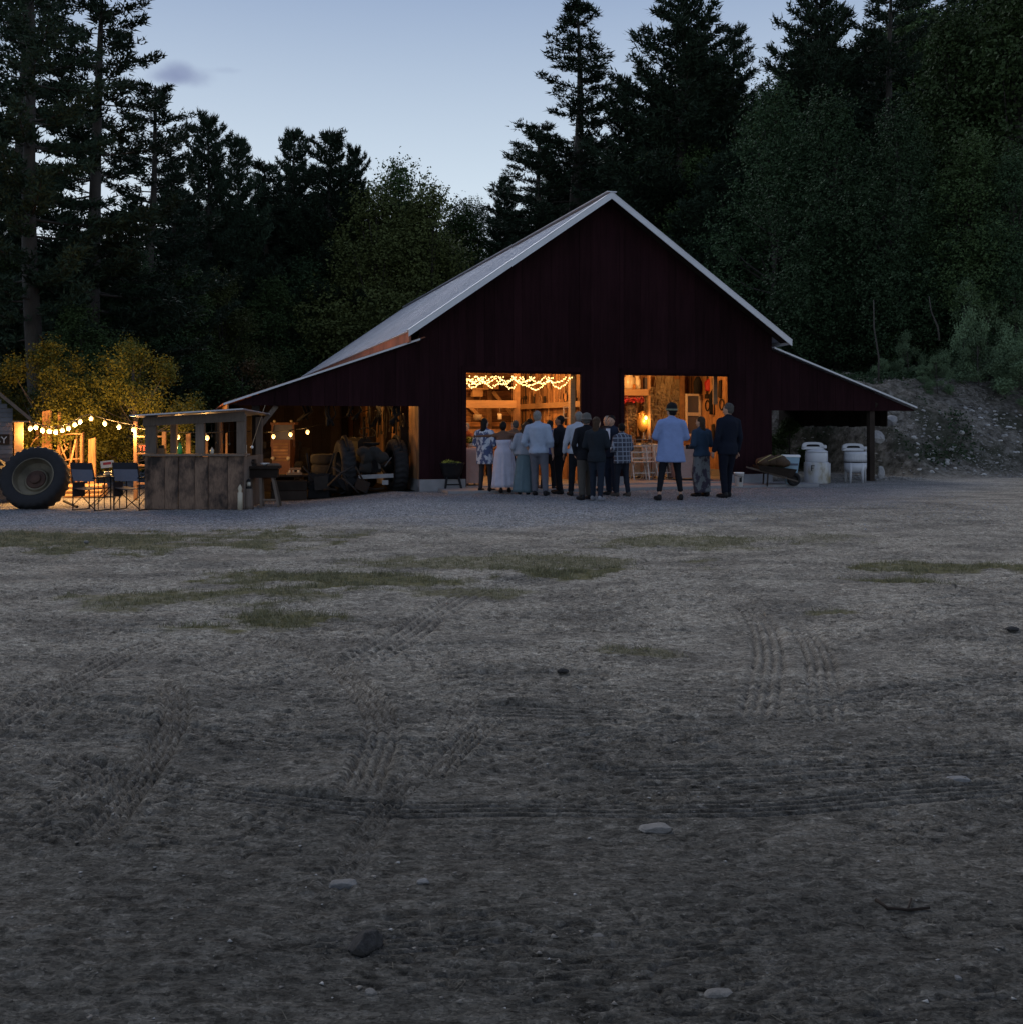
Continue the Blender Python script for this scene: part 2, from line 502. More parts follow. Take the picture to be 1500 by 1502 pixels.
_rt = np.random.default_rng(40)
for _i in range(12):          # many shallow, worn, overlapping passes in long sweeps across the yard
    _y0 = _rt.uniform(3.9, 9.5); _b = _rt.uniform(-.12, .12); _c = _rt.uniform(-.02, .035)
    TRACKS.insert(0, (curve([(_x, max(3.2, _y0 + _b * _x + _c * _x * _x)) for _x in (-4.5, -2.5, -.5, 1.5, 3.5, 5.0)]), .13, _rt.uniform(.30, .5)))
def micro(x, y):
    near = 1 - ss(17.5, 19.5, y)                       # the gravel by the barn is level
    z = .030 * fbm(x * .55, y * .9, 3, 1) + .018 * fbm(x * 1.9, y * 3.0, 3, 3)
    r1 = 1 - np.abs(fbm(x * 2.6, y * 5.2, 4, 9)) * 2   # ridged, lying across the view as the scuffed sand does
    z = z + .017 * np.clip(r1, 0, 1) ** 3 * ss(-.1, .5, fbm(x * .8, y * .9, 2, 23))
    r2 = 1 - np.abs(fbm(x * 8 + y * 2, y * 19, 3, 31)) * 2
    z = z + .017 * np.clip(r2, 0, 1) ** 2 * ss(-.35, .4, fbm(x * 1.3, y * 1.5, 2, 43))
    z = z + .008 * fbm(x * 24, y * 36, 3, 51)
    r3 = 1 - np.abs(fbm(x * 9, y * 42, 2, 131)) * 2.2
    z = z - .028 * np.clip(r3, 0, 1) ** 3 * ss(-.3, .3, fbm(x * 2 + 5, y * 2.4, 2, 133))
    # broken clods
    cl = fbm(x * 11, y * 15, 2, 77)
    z = z + .006 * ss(.35, .65, cl) * ss(0, .4, fbm(x * .9 + 7, y * .9, 2, 81))
    for (P, w, a) in TRACKS:
        w = w * .72; a = min(1.0, a * 1.15)
        lo = P.min(0) - .6; hi = P.max(0) + .6
        idx = np.nonzero((x > lo[0]) & (x < hi[0]) & (y > lo[1]) & (y < hi[1]))[0]
        if not len(idx): continue
        X, Yy = x[idx], y[idx]
        best = np.full(len(idx), 9.0); sg = np.zeros(len(idx)); al = np.zeros(len(idx)); s0 = 0
        for i in range(len(P) - 1):
            a0, b0 = P[i], P[i + 1]; d = b0 - a0; L = np.hypot(*d)
            if L < 1e-6: continue
            t = np.clip(((X - a0[0]) * d[0] + (Yy - a0[1]) * d[1]) / L ** 2, 0, 1)
            ex = X - a0[0] - t * d[0]; ey = Yy - a0[1] - t * d[1]
            ds = np.hypot(ex, ey); k = ds < best
            best[k] = ds[k]; sg[k] = np.sign(d[0] * ey[k] - d[1] * ex[k]); al[k] = s0 + t[k] * L
            s0 += L
        lat = best * sg
        win = 1 - ss(w * .8, w * 1.15, best)
        fade = .5 + .5 * ss(-.6, -.1, fbm(al * 1.1 + 13, lat * .4 + w * 50, 2, 5))
        fade = fade * ss(0, .35, al) * ss(0, .35, s0 - al)
        rib = np.cos(lat / w * math.pi * 4)
        dz = -.006 * win - .042 * win * np.clip((-rib - .05) / .7, 0, 1) * (.75 + .25 * np.cos(al / .03 + lat * 20)) + .006 * win * np.clip(rib, 0, 1)
        dz += .010 * np.exp(-((best - w * 1.25) / (w * .22)) ** 2)
        z[idx] = z[idx] * (1 - .8 * win * a * fade) + dz * a * fade
    z = z * (.62 + .38 * ss(2.8, 5.0, y))              # packed flatter where the view is closest
    u, v = uv(x, y)
    z = z * (near + (1 - near) * .3)
    z = z + (1 - near) * .006 * fbm(x * 20, y * 30, 2, 91)
    inb = ss(-5.0, -4.6, u) * (1 - ss(5, 5.4, u)) * ss(-2.2, -1.4, v)
    z = z - inb * .03
    bank = ss(5, 6, u) * ss(-.3, 1.5, v - (6.5 - 6.1 * ss(8.0, 9.8, u)))
    z = z + bank * (.22 * fbm(x * .9, y * .9, 4, 101) + .07 * np.abs(fbm(x * 4, y * 4, 3, 103)))
    return z

def ground_z(x, y):
    return float(macro(np.array([float(x)]), np.array([float(y)]))[0])

def build_ground():
    ny, nx = 980, 760
    ys = [-90, -60, -40, -25, -15, -9, -5, -2.5, -.8, .3, .9]
    y = 1.35
    yl = []
    # rows get finer towards the trampled foreground
    rows = 1280
    k = (36 / 1.35) ** (1 / rows)
    for i in range(rows): yl.append(y); y *= k
    while y < 900:
        yl.append(y); y *= 1.035
    ys = np.array(ys + yl)
    uu = np.concatenate([[-60, -20, -8, -4, -2.4, -1.6, -1.25], np.linspace(-1.08, 1.08, 620), [1.25, 1.6, 2.4, 4, 8, 20, 60]])
    W = .50 * np.maximum(ys, 0) + 1.2
    W2 = np.where(np.abs(uu) > 1.1, 1, 0)
    X = uu[None, :] * W[:, None]
    far = np.abs(uu)[None, :] > 1.1
    X = np.where(far, np.sign(uu)[None, :] * (W[:, None] * 1.08 + (np.abs(uu)[None, :] - 1.08) * 14), X)
    Y = np.repeat(ys[:, None], len(uu), 1)
    x, y2 = X.ravel(), Y.ravel()
    z = macro(x, y2)
    fine = (y2 > .3) & (y2 < 60) & (np.abs(x) < .62 * np.maximum(y2, 0) + 2.5)
    zz = np.zeros_like(x)
    zz[fine] = micro(x[fine], y2[fine])
    z = z + zz
    V = np.stack([x, y2, z], 1)
    r, c = len(ys), len(uu)
    i = np.arange((r - 1) * c).reshape(r - 1, c)[:, :-1].ravel()
    F = np.stack([i, i + 1, i + c + 1, i + c], 1)
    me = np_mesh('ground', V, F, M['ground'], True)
    gm = np.zeros_like(x); gm[fine] = grass_mask(x[fine], y2[fine])
    at_ = me.attributes.new('grassy', 'FLOAT', 'POINT'); at_.data.foreach_set('value', gm.astype(np.float32))
    u, v = uv(x, y2)
    v0 = 6.5 - 6.1 * ss(8.0, 9.8, u)
    bk = ss(5, 6, u) * ss(-.5, .8, v - v0)
    at_ = me.attributes.new('bank', 'FLOAT', 'POINT'); at_.data.foreach_set('value', bk.astype(np.float32))
    # gravel: a strip in front of the barn, stronger to the left
    edge = 14.2 + .05 * (x + 2) ** 2 * (x > -2) + .8 * vnoise(x * .6, y2 * .6, 71)
    gv = ss(-.6, 3.6, y2 - edge + .9 * fbm(x * 1.4, y2 * 1.4, 3, 73)) * (1 - ss(3, 12, x) * .6) * (1 - bk)
    at_ = me.attributes.new('gravel', 'FLOAT', 'POINT'); at_.data.foreach_set('value', gv.astype(np.float32))
    wood = np.maximum(ss(46, 50, y2), np.maximum(ss(-13, -15, x) * ss(22, 26, y2), 1 - ss(-4, 0.2, y2)))
    wood = np.maximum(wood, ss(-4.35, -4.45, u) * ss(.0, .5, v) * (v < 30) * ss(-9.2, -8.8, u))  # floor under the left lean-to takes the same dark colour
    at_ = me.attributes.new('forest', 'FLOAT', 'POINT'); at_.data.foreach_set('value', wood.astype(np.float32))
    o = link('ground', me)
    o['kind'] = 'structure'

def ground_material():
    t = NT('trampled_sand')
    def attr(n):
        a = t.n.new('ShaderNodeAttribute'); a.attribute_name = n; return a.outputs['Fac']
    obj = t.tc.outputs['Object']
    n1 = t.noise(1.1, 5, t.mapping((1, 1.6, 1)))
    n2 = t.noise(9, 6, t.mapping((1, 1.8, 1)), .65)
    n3 = t.noise(70, 4)
    sand = t.ramp(n2.outputs[0], [(.33, (.29, .256, .208)), (.46, (.50, .44, .355)), (.56, (.60, .535, .44)), (.70, (.72, .645, .54))])
    sand = t.mix(t.ramp(n3.outputs[0], [(.35, (0, 0, 0)), (.65, (.5, .5, .5))]), sand, (.22, .195, .168))
    damp = t.ramp(n1.outputs[0], [(.42, (0, 0, 0)), (.62, (1, 1, 1))])
    sand = t.mix(t.math('MULTIPLY', damp, .55), sand, (.14, .125, .108))
    # dark soil with foreground shade painted in, deeper towards the camera
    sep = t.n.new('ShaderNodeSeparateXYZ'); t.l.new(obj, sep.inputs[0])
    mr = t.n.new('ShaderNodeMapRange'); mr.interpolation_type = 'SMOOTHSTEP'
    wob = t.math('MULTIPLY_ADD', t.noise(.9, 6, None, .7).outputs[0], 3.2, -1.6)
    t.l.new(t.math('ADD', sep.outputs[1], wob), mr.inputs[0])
    mr.inputs[1].default_value = 2.4; mr.inputs[2].default_value = 7.5; mr.inputs[3].default_value = NEAR_SHADE; mr.inputs[4].default_value = 0
    shaded_earth = t.ramp(n2.outputs[0], [(.3, (.052, .049, .043)), (.55, (.120, .113, .100)), (.75, (.21, .20, .18))])
    sand = t.mix(mr.outputs[0], sand, shaded_earth)
    gr = t.ramp(t.noise(34, 3).outputs[0], [(.3, (.13, .132, .14)), (.5, (.34, .345, .365)), (.68, (.58, .59, .62))])
    sand = t.mix(attr('gravel'), sand, gr)
    def grit(scale, lo, hi, src):
        g = t.n.new('ShaderNodeTexVoronoi'); g.inputs['Scale'].default_value = scale; t.l.new(src, g.inputs[0])
        sp = t.n.new('ShaderNodeSeparateColor'); t.l.new(g.outputs['Color'], sp.inputs[0])
        return t.ramp(sp.outputs[0], [(.0, (lo,) * 3), (.35, (.92,) * 3), (.85, (1.04,) * 3), (1.0, (hi,) * 3)])
    sand = t.mix(1.0, sand, grit(34, .6, 1.3, t.mapping((1, 1.5, 1))), 'MULTIPLY')
    sand = t.mix(1.0, sand, grit(120, .6, 1.4, obj), 'MULTIPLY')
    streak = t.ramp(t.noise(16, 6, t.mapping((1, 3.4, 1)), .68).outputs[0], [(.36, (.45,) * 3), (.45, (1,) * 3), (.62, (1.08,) * 3)])
    sand = t.mix(.8, sand, streak, 'MULTIPLY')
    turf = t.ramp(n2.outputs[0], [(.3, (.12, .112, .050)), (.7, (.25, .22, .11))])
    gmask = t.math('MULTIPLY', attr('grassy'), t.ramp(t.noise(14, 4).outputs[0], [(.3, (.55,) * 3), (.55, (1,) * 3)]))
    sand = t.mix(gmask, sand, turf)
    bn = t.ramp(t.noise(5, 6, None, .7).outputs[0], [(.35, (.055, .050, .042)), (.5, (.155, .142, .122)), (.66, (.30, .28, .25))])
    bcover = t.ramp(t.noise(.55, 4).outputs[0], [(.50, (0, 0, 0)), (.60, (.75, .75, .75))])
    bn = t.mix(bcover, bn, (.04, .045, .028))
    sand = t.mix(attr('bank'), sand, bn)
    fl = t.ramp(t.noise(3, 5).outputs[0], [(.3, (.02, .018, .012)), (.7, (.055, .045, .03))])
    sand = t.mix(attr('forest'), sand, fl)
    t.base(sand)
    t.b.inputs['Roughness'].default_value = .95
    t.b.inputs['Specular IOR Level'].default_value = .04
    h1 = t.noise(26, 8, t.mapping((1, 3.2, 1)), .72)
    h2 = t.noise(120, 3)
    vor = t.n.new('ShaderNodeTexVoronoi'); vor.inputs['Scale'].default_value = 26; t.l.new(obj, vor.inputs[0])
    hg = t.math('MULTIPLY', t.math('SUBTRACT', 1.0, vor.outputs['Distance']), attr('gravel'))
    hh = t.math('ADD', t.math('MULTIPLY_ADD', h2.outputs[0], .35, h1.outputs[0]), t.math('MULTIPLY', hg, 1.4))
    t.bump(hh, 1.0, .05)
    return t.m
NEAR_SHADE = .88
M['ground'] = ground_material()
build_ground()
# ------------------------------------------------------------------ the barn
HW, HO = 4.42, 4.70           # half width of the walls, of the roof
RZ = 6.79                     # ridge
SL = (RZ - 3.52) / HO         # roof pitch
def roof_z(u): return RZ - SL * abs(u)
BL = 24.0
LW, LSL = 8.60, .348
def lean_z(u): return 3.34 - LSL * (abs(u) - HW)
barn = thing('barn', 'big dark red gabled barn with pale metal roof, two lit doorways and open lean-tos', 'barn', (BX, BY, 0), TH)

# main gable: upright boards, each cut round the two doorways
DL, DR, DH = (-3.35, -.62), (.47, 3.22), 2.62
def gable_boards():
    w = .245; x = -HW
    k = 0
    cuts = sorted(set([DL[0], DL[1], DR[0], DR[1]]))
    while x < HW - .01:
        w = .19 + .11 * random.random(); x1 = min(x + w, HW)
        for c in cuts:
            if x + .02 < c < x1 - .001: x1 = c
        a, b = x + .0015, x1 - .0015
        mid = (a + b) / 2
        z0 = .24
        if DL[0] < mid < DL[1] or DR[0] < mid < DR[1]: z0 = DH
        za, zb = roof_z(a) - .06, roof_z(b) - .06
        yo = -.003 - .010 * ((k * 7) % 3) / 2
        m = MB()
        if a < 0 < b:
            poly = [(a, yo, z0), (b, yo, z0), (b, yo, zb), (0, yo, RZ - .06), (a, yo, za)]
        else:
            poly = [(a, yo, z0), (b, yo, z0), (b, yo, zb), (a, yo, za)]
        m.prism(poly, (0, 0, 0), (0, .028, 0))
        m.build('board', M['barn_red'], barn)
        x = x1; k += 1
gable_boards()
for sgn in (-1, 1):            # fronts of the lean-tos, above the openings
    x = HW + .004; k = 0
    while x < LW - .01:
        x1 = min(x + .26, LW)
        a, b = x + .0012, x1 - .0012
        z0 = 1.86 if sgn < 0 else 1.80
        poly = [(sgn * a, -.006 * (k % 2), z0), (sgn * b, -.006 * (k % 2), z0), (sgn * b, -.006 * (k % 2), lean_z(b) - .05), (sgn * a, -.006 * (k % 2), lean_z(a) - .05)]
        if lean_z(b) - .05 > z0 + .02:
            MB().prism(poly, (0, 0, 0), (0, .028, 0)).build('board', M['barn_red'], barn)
        x = x1; k += 1
# unseen dark backing added to stop lamplight leaking between the boards
for s in (-1, 1):
    zz = 1.88
    MB().prism([(s * (HW + .03), .030, zz), (s * 8.4, .030, zz), (s * 8.4, .030, max(zz + .01, lean_z(8.4) - .08)), (s * (HW + .03), .030, lean_z(HW) - .10)], (0, 0, 0), (0, .015, 0)).build('light_stop', M['wood_dark'], barn)
for (a, b, z0, z1) in ((-HW + .02, DL[0], .24, DH), (DL[1], DR[0], .24, DH), (DR[1], HW - .02, .24, DH)):
    MB().bb((a, .030, z0), (b, .045, z1)).build('light_stop', M['wood_dark'], barn)
MB().prism([(-HW + .02, .030, DH + .001), (HW - .02, .030, DH + .001), (HW - .02, .030, roof_z(HW) - .12), (0, .030, RZ - .12), (-HW + .02, .030, roof_z(HW) - .12)], (0, 0, 0), (0, .015, 0)).build('light_stop', M['wood_dark'], barn)
# foundation, slab, apron
for (a, b) in ((-HW, DL[0] - .02), (DL[1] + .02, DR[0] - .02), (DR[1] + .02, HW)):
    MB().bb((a, -.04, -.35), (b, .26, .236)).build('foundation', M['concrete'], barn)
MB().bb((-HW, .05, -.35), (HW, 9.0, .06)).build('floor_slab', M['concrete'], barn)
MB().bb((-4.0, -1.0, -.3), (5.1, .045, .035)).build('apron', M['concrete'], barn)
for s in (-1, 1):
    MB().bb((s * (HW - .01), .27, -.35), (s * (HW - .24), BL, .236)).build('foundation', M['concrete'], barn)
# door frames: pale reveal boards on the inner right jamb, dark ones elsewhere
for (a, b) in (DL, DR):
    MB().bb((a - .10, -.035, .06), (a - .002, .02, DH + .05)).build('door_jamb', M['barn_red'], barn)
    MB().bb((b + .002, -.035, .06), (b + .10, .02, DH + .05)).build('door_jamb', M['barn_red'], barn)
    MB().bb((a - .10, -.037, DH + .052), (b + .10, .02, DH + .16)).build('door_header', M['barn_red'], barn)
    MB().bb((a - .14, .06, .06), (a - .002, .22, DH + .4)).build('post', M['wood_warm'], barn)
MB().bb((DL[1] - .10, .40, .06), (DL[1] + .02, .55, DH + .6)).build('post', M['wood_beam'], barn)
MB().bb((DR[1] - .13, .50, 1.95), (DR[1] - .02, .56, DH + .3)).build('post', M['wood_beam'], barn)
# side walls
def side_wall(s, v0, v1, z1, m):
    v = v0
    while v < v1:
        b = min(v + .30, v1)
        MB().bb((s * HW - .014, v + .004, .24), (s * HW + .014, b - .004, z1 - .02 * random.random())).build('board', m, barn)
        v = b
side_wall(-1, .03, BL, 3.42, M['wood_v'])
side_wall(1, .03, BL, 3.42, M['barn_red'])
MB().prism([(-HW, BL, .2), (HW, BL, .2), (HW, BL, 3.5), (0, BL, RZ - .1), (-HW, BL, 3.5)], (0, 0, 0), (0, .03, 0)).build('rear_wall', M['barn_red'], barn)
# main roof: metal sheets with raised seams
th = math.atan(SL)
def slope_sheet(u0, z0, u1, z1, v0, v1, t, name, m, ribs=3, hgt=.022, seam=True):
    mb = MB()
    d = Vector((u1 - u0, 0, z1 - z0)); nrm = Vector((-d.z, 0, d.x)).normalized()
    if nrm.z < 0: nrm = -nrm
    a, b = Vector((u0, v0 + .002, z0)), Vector((u1, v0 + .002, z1)); c, e = Vector((u1, v1 - .002, z1)), Vector((u0, v1 - .002, z0))
    mb.hexa([a, b, c, e, a + nrm * t, b + nrm * t, c + nrm * t, e + nrm * t])
    if seam:
        for i in range(ribs):
            vv = v0 + (v1 - v0) * (i + .5) / ribs
            p, q = a + nrm * (t + hgt / 2), b + nrm * (t + hgt / 2)
            p.y = q.y = vv
            mb.bar(p, q, .03, hgt, nrm)
    return mb.build(name, m, barn)
n = 26
for s in (-1, 1):
    for i in range(n):
        v0 = -.38 + (BL + .7) * i / n; v1 = -.38 + (BL + .7) * (i + 1) / n
        slope_sheet(0, RZ - .035, s * (HO + .02), roof_z(HO + .02) - .035, v0, v1, .03, 'roof_panel', M['roof'])
    # white rake trim: a face board and a narrower strip folded over the roof edge
    a = Vector((0, -.395, RZ - .09)); b = Vector((s * (HO + .04), -.395, roof_z(HO + .04) - .09))
    mb = MB(); mb.prism([(0, -.41, RZ - .125), (s * (HO + .04), -.41, roof_z(HO + .04) - .125), (s * (HO + .04), -.41, roof_z(HO + .04) + .02), (0, -.41, RZ + .02)], (0, 0, 0), (0, .028, 0))
    mb.build('rake_board', M['trim'], barn)
    mb = MB(); nr = Vector((s * SL, 0, 1)).normalized()
    mb.bar(Vector((s * .02, -.33, RZ + .018)), Vector((s * (HO + .05), -.33, roof_z(HO + .05) + .026)), .17, .014, nr)
    mb.build('edge_flashing', M['trim'], barn)
    MB().bb((s * (HO - .02), -.37, roof_z(HO) - (.27 if s < 0 else .12)), (s * (HO + .02), BL + .3, roof_z(HO) - .04)).build('eave_board', M['rust_roof'] if s < 0 else M['trim'], barn)
MB().bar((0, -.41, RZ + .035), (0, BL + .33, RZ + .035), .24, .02).build('ridge_cap', M['trim'], barn)
# soffit under the front overhang
for s in (-1, 1):
    slope_sheet(0, RZ - .075, s * HO, roof_z(HO) - .075, -.375, 0.03, .012, 'soffit', M['wood_dark'], seam=False)
# lean-to roofs
for s, m, L in ((-1, M['rust_roof'], 20.0), (1, M['roof'], 6.0)):
    k = max(2, round(L / .9))
    for i in range(k):
        v0 = -.10 + (L + .1) * i / k; v1 = -.10 + (L + .1) * (i + 1) / k
        # corrugated sheet
        slope_sheet(s * (HW - (.0 if s > 0 else .12)), lean_z(HW - (0 if s > 0 else .12)), s * LW, lean_z(LW), v0, v1, .014, 'lean_to_roof_panel', m, ribs=6, hgt=.014)
    MB().prism([(s * (HW + .005), -.125, lean_z(HW) - .02), (s * LW, -.125, lean_z(LW) - .02), (s * LW, -.125, lean_z(LW) + .022), (s * (HW + .005), -.125, lean_z(HW) + .022)], (0, 0, 0), (0, .02, 0)).build('lean_to_edge_trim', M['trim'], barn)
    for j in range(5):
        v = .3 + j * (L - .6) / 4
        MB().bar((s * HW, v, lean_z(HW) - .09), (s * (LW - .75), v, lean_z(LW - .75) - .09), .05, .14).build('rafter', M['wood_dark'], barn)
# posts, headers of the lean-tos
def gz(u, v):
    p = B(u, v); return ground_z(p.x, p.y)
for v in (.05, 3.4, 7.0, 11, 15, 19.5):
    MB().bb((-8.02, v, gz(-8, v) - .1), (-7.86, v + .16, lean_z(7.95) - .02)).build('post', M['wood_dark'], barn)
for v in (.05, 5.6):
    MB().bb((7.30, v, -.2), (7.44, v + .14, lean_z(7.4) - .02)).build('post', M['wood_dark'], barn)
MB().bar((7.36, .1, 1.78), (7.44, -.02, 2.0), .03, .1).build('brace', M['wood_dark'], barn)
MB().bar((-7.5, .12, 1.86), (-7.9, .12, 1.35), .03, .1).build('brace', M['wood_grey'], barn)
# left lean-to: outer boarding, catches the string lights
v = .1
while v < 20:
    b = min(v + .42, 20.0)
    MB().bb((-8.52, v + .006, 1.58 if v < 5 else gz(-8.4, v) - .05), (-8.49, b - .006, lean_z(8.5) - .03)).build('board', M['wood_v'], barn)
    v = b
v = -8.5
while v < -HW - .03:
    b = min(v + .3, -HW - .02)
    MB().bb((v + .004, 12.0, -.3), (b - .004, 12.03, lean_z(-(v + b) / 2) - .16)).build('board', M['wood_grey'], barn)
    v = b
v = .9
while v < 6.0:
    MB().bb((8.44, v, 1.36 + .05 * random.random()), (8.47, v + .27, lean_z(8.5) - .03)).build('board', M['wood_dark'], barn); v += .28  # dark boards added to stand in for the shade under the eave
# main wall, lean-to side: stacked dark posts between lit boards
for v in (1.15, 3.3, 5.6, 8.6, 11.2):
    MB().bb((-HW - .19, v, -.3), (-HW - .03, v + .2, 3.25)).build('post', M['wood_dark'], barn)

# ------------------------------------------------------------------ inside the barn
VB = 6.6
z = .10; row = 0
while z < 4.4:
    h = .13 + .07 * random.random()
    lim = min(HW - .03, (RZ - .25 - z - h) / SL)
    x = -lim
    while x < lim - .05:
        w = random.choice((1.5, 2.2, 2.9)); b = min(x + w, lim)
        MB().bb((x + .003, VB + .02 * random.random(), z + .004), (b - .003, VB + .05, z + h - .012 * random.random())).build('board', M['wood_h'], barn)
        x = b
    z += h; row += 1
for u in (-4.2, -3.0, -2.1, -1.05, .1, 1.2, 2.4, 3.6, 4.25):
    MB().bb((u, VB - .16, .06), (u + .14, VB - .02, 3.4)).build('post', M['wood_warm'], barn)
for zz, vv in ((.95, VB - .2), (3.1, VB - .2)):
    MB().bar((-HW + .04, vv, zz), (HW - .04, vv, zz), .12, .10).build('girt', M['wood_beam'], barn)
for (a, b) in (((-2.9, 1.35), (-2.1, 2.3)), ((-1.95, 2.3), (-1.05, 1.45)), ((-.9, 2.4), (-.1, 1.5)), ((.3, 1.4), (1.1, 2.4))):
    MB().bar((a[0], VB - .2, a[1]), (b[0], VB - .2, b[1]), .09, .10).build('brace', M['wood_beam'], barn)
# tie beam across the left bay with its knee braces
MB().bar((-4.3, 3.4, 1.98), (-1.15, 3.4, 1.98), .17, .20).build('tie_beam', M['wood_beam'], barn)
MB().bar((-3.55, 3.38, 1.9), (-2.6, 3.38, 1.22), .14, .14).build('brace', M['wood_beam'], barn)
MB().bar((-4.1, 3.36, 1.75), (-3.1, 3.36, 1.05), .10, .12).build('brace', M['wood_beam'], barn)
MB().bar((-4.3, 3.4, 1.28), (-1.4, 3.4, 1.28), .10, .10).build('girt', M['wood_warm'], barn)
for u in (-4.3, -1.2): MB().bb((u, 3.33, .06), (u + .16, 3.49, 3.22)).build('post', M['wood_warm'], barn)
# middle partition: slabs of upright boards between the two bays, running back
v = .5
while v < VB - .1:
    b = min(v + .26, VB - .1)
    MB().bb((-.22 + .03 * random.random(), v + .004, .06), (-.16, b - .01, 3.3 + .3 * random.random())).build('board', M['wood_v'], barn)
    v = b
MB().bar((-.32, .6, 1.95), (-.32, VB - .2, 1.95), .08, .14).build('girt', M['wood_beam'], barn)
# wood lining of the right bay
u = .1
while u < HW - .1:
    b = min(u + .24, HW - .1)
    MB().bb((u + .004, 4.1 + .02 * random.random(), .06), (b - .006, 4.14, 3.6)).build('board', M['wood_v'], barn)
    u = b
v = .3
while v < 4.1:
    b = min(v + .26, 4.1)
    MB().bb((HW - .10, v + .004, .06), (HW - .06, b - .006, 3.4)).build('board', M['wood_v'], barn)
    v = b
# loft floor above the doors
for i in range(22):
    MB().bb((-HW + .05, .3 + i * .285, 3.42), (HW - .05, .3 + i * .285 + .28, 3.45)).build('ceiling_board', M['wood_h'], barn)
for u in np.arange(-4.2, 4.3, .6):
    MB().bb((u, .06, 3.24), (u + .05, VB - .03, 3.418)).build('joist', M['wood_warm'], barn)
# ------------------------------------------------------------------ trees
def leaf_mat(name, c, var=.45, trans=.0):
    t = NT(name)
    n = t.noise(.9, 3)
    col = t.ramp(n.outputs[0], [(.3, vary(c, 1 - var)), (.7, vary(c, 1 + var))])
    n2 = t.noise(14, 2)
    col = t.mix(.5, col, t.ramp(n2.outputs[0], [(.3, vary(c, .55)), (.7, vary(c, 1.5))]))
    oi = t.n.new('ShaderNodeObjectInfo')
    k = t.math('MULTIPLY_ADD', oi.outputs['Random'], .6, .7)
    cmb = t.n.new('ShaderNodeCombineColor')
    for i in range(3): t.l.new(k, cmb.inputs[i])
    col = t.mix(1.0, col, cmb.outputs[0], 'MULTIPLY')
    t.base(col)
    t.b.inputs['Roughness'].default_value = .65
    t.b.inputs['Specular IOR Level'].default_value = .07
    return t.m
M['needle'] = leaf_mat('pine_needles', (.026, .042, .026))
M['needle2'] = leaf_mat('hemlock_needles', (.022, .036, .024))
M['leaf'] = leaf_mat('dull_green_leaves', (.042, .068, .025))
M['leaf_y'] = leaf_mat('yellow_green_leaves', (.068, .083, .028), .4)
M['leaf_b'] = leaf_mat('bluish_green_leaves', (.034, .060, .028))
M['leaf_s'] = leaf_mat('shrub_leaves', (.125, .185, .10))
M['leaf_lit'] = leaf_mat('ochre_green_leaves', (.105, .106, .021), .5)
M['leaf_red'] = leaf_mat('rusty_leaves', (.085, .058, .030), .5)
M['bark'] = mat('bark', (.045, .038, .032), .9, 7, .4, .6, stretch=(5, 5, .8), rnd=.2)
M['bark_pale'] = mat('pale_bark', (.13, .115, .10), .9, 7, .3, .5, stretch=(5, 5, .8), rnd=.2)

def unit(a): return a / np.maximum(np.linalg.norm(a, axis=1, keepdims=True), 1e-9)

def blades(P, D, length, width, r, spread=.8):
    """thin triangles from points P leaning along D"""
    n = len(P)
    d = unit(D + r.normal(0, spread, (n, 3)))
    s = unit(np.cross(d, r.normal(0, 1, (n, 3))))
    L = (length * r.uniform(.6, 1.25, n))[:, None]; Wd = (width * r.uniform(.7, 1.3, n))[:, None]
    a = P - s * Wd / 2; b = P + s * Wd / 2; c = P + d * L + s * Wd * .1
    V = np.stack([a, b, c], 1).reshape(-1, 3)
    return V

def leaves(P, N, size, r, spread=.9):
    n = len(P)
    nn = unit(N + r.normal(0, spread, (n, 3)))
    s = unit(np.cross(nn, r.normal(0, 1, (n, 3)))); t = np.cross(nn, s)
    S = (size * r.uniform(.6, 1.4, n))[:, None]
    a = P - s * S * .5; c = P + s * S * .5
    b = P + t * S * .30 + nn * S * .06; d = P - t * S * .30 + nn * S * .06
    return np.stack([a, b, c, d], 1).reshape(-1, 3)

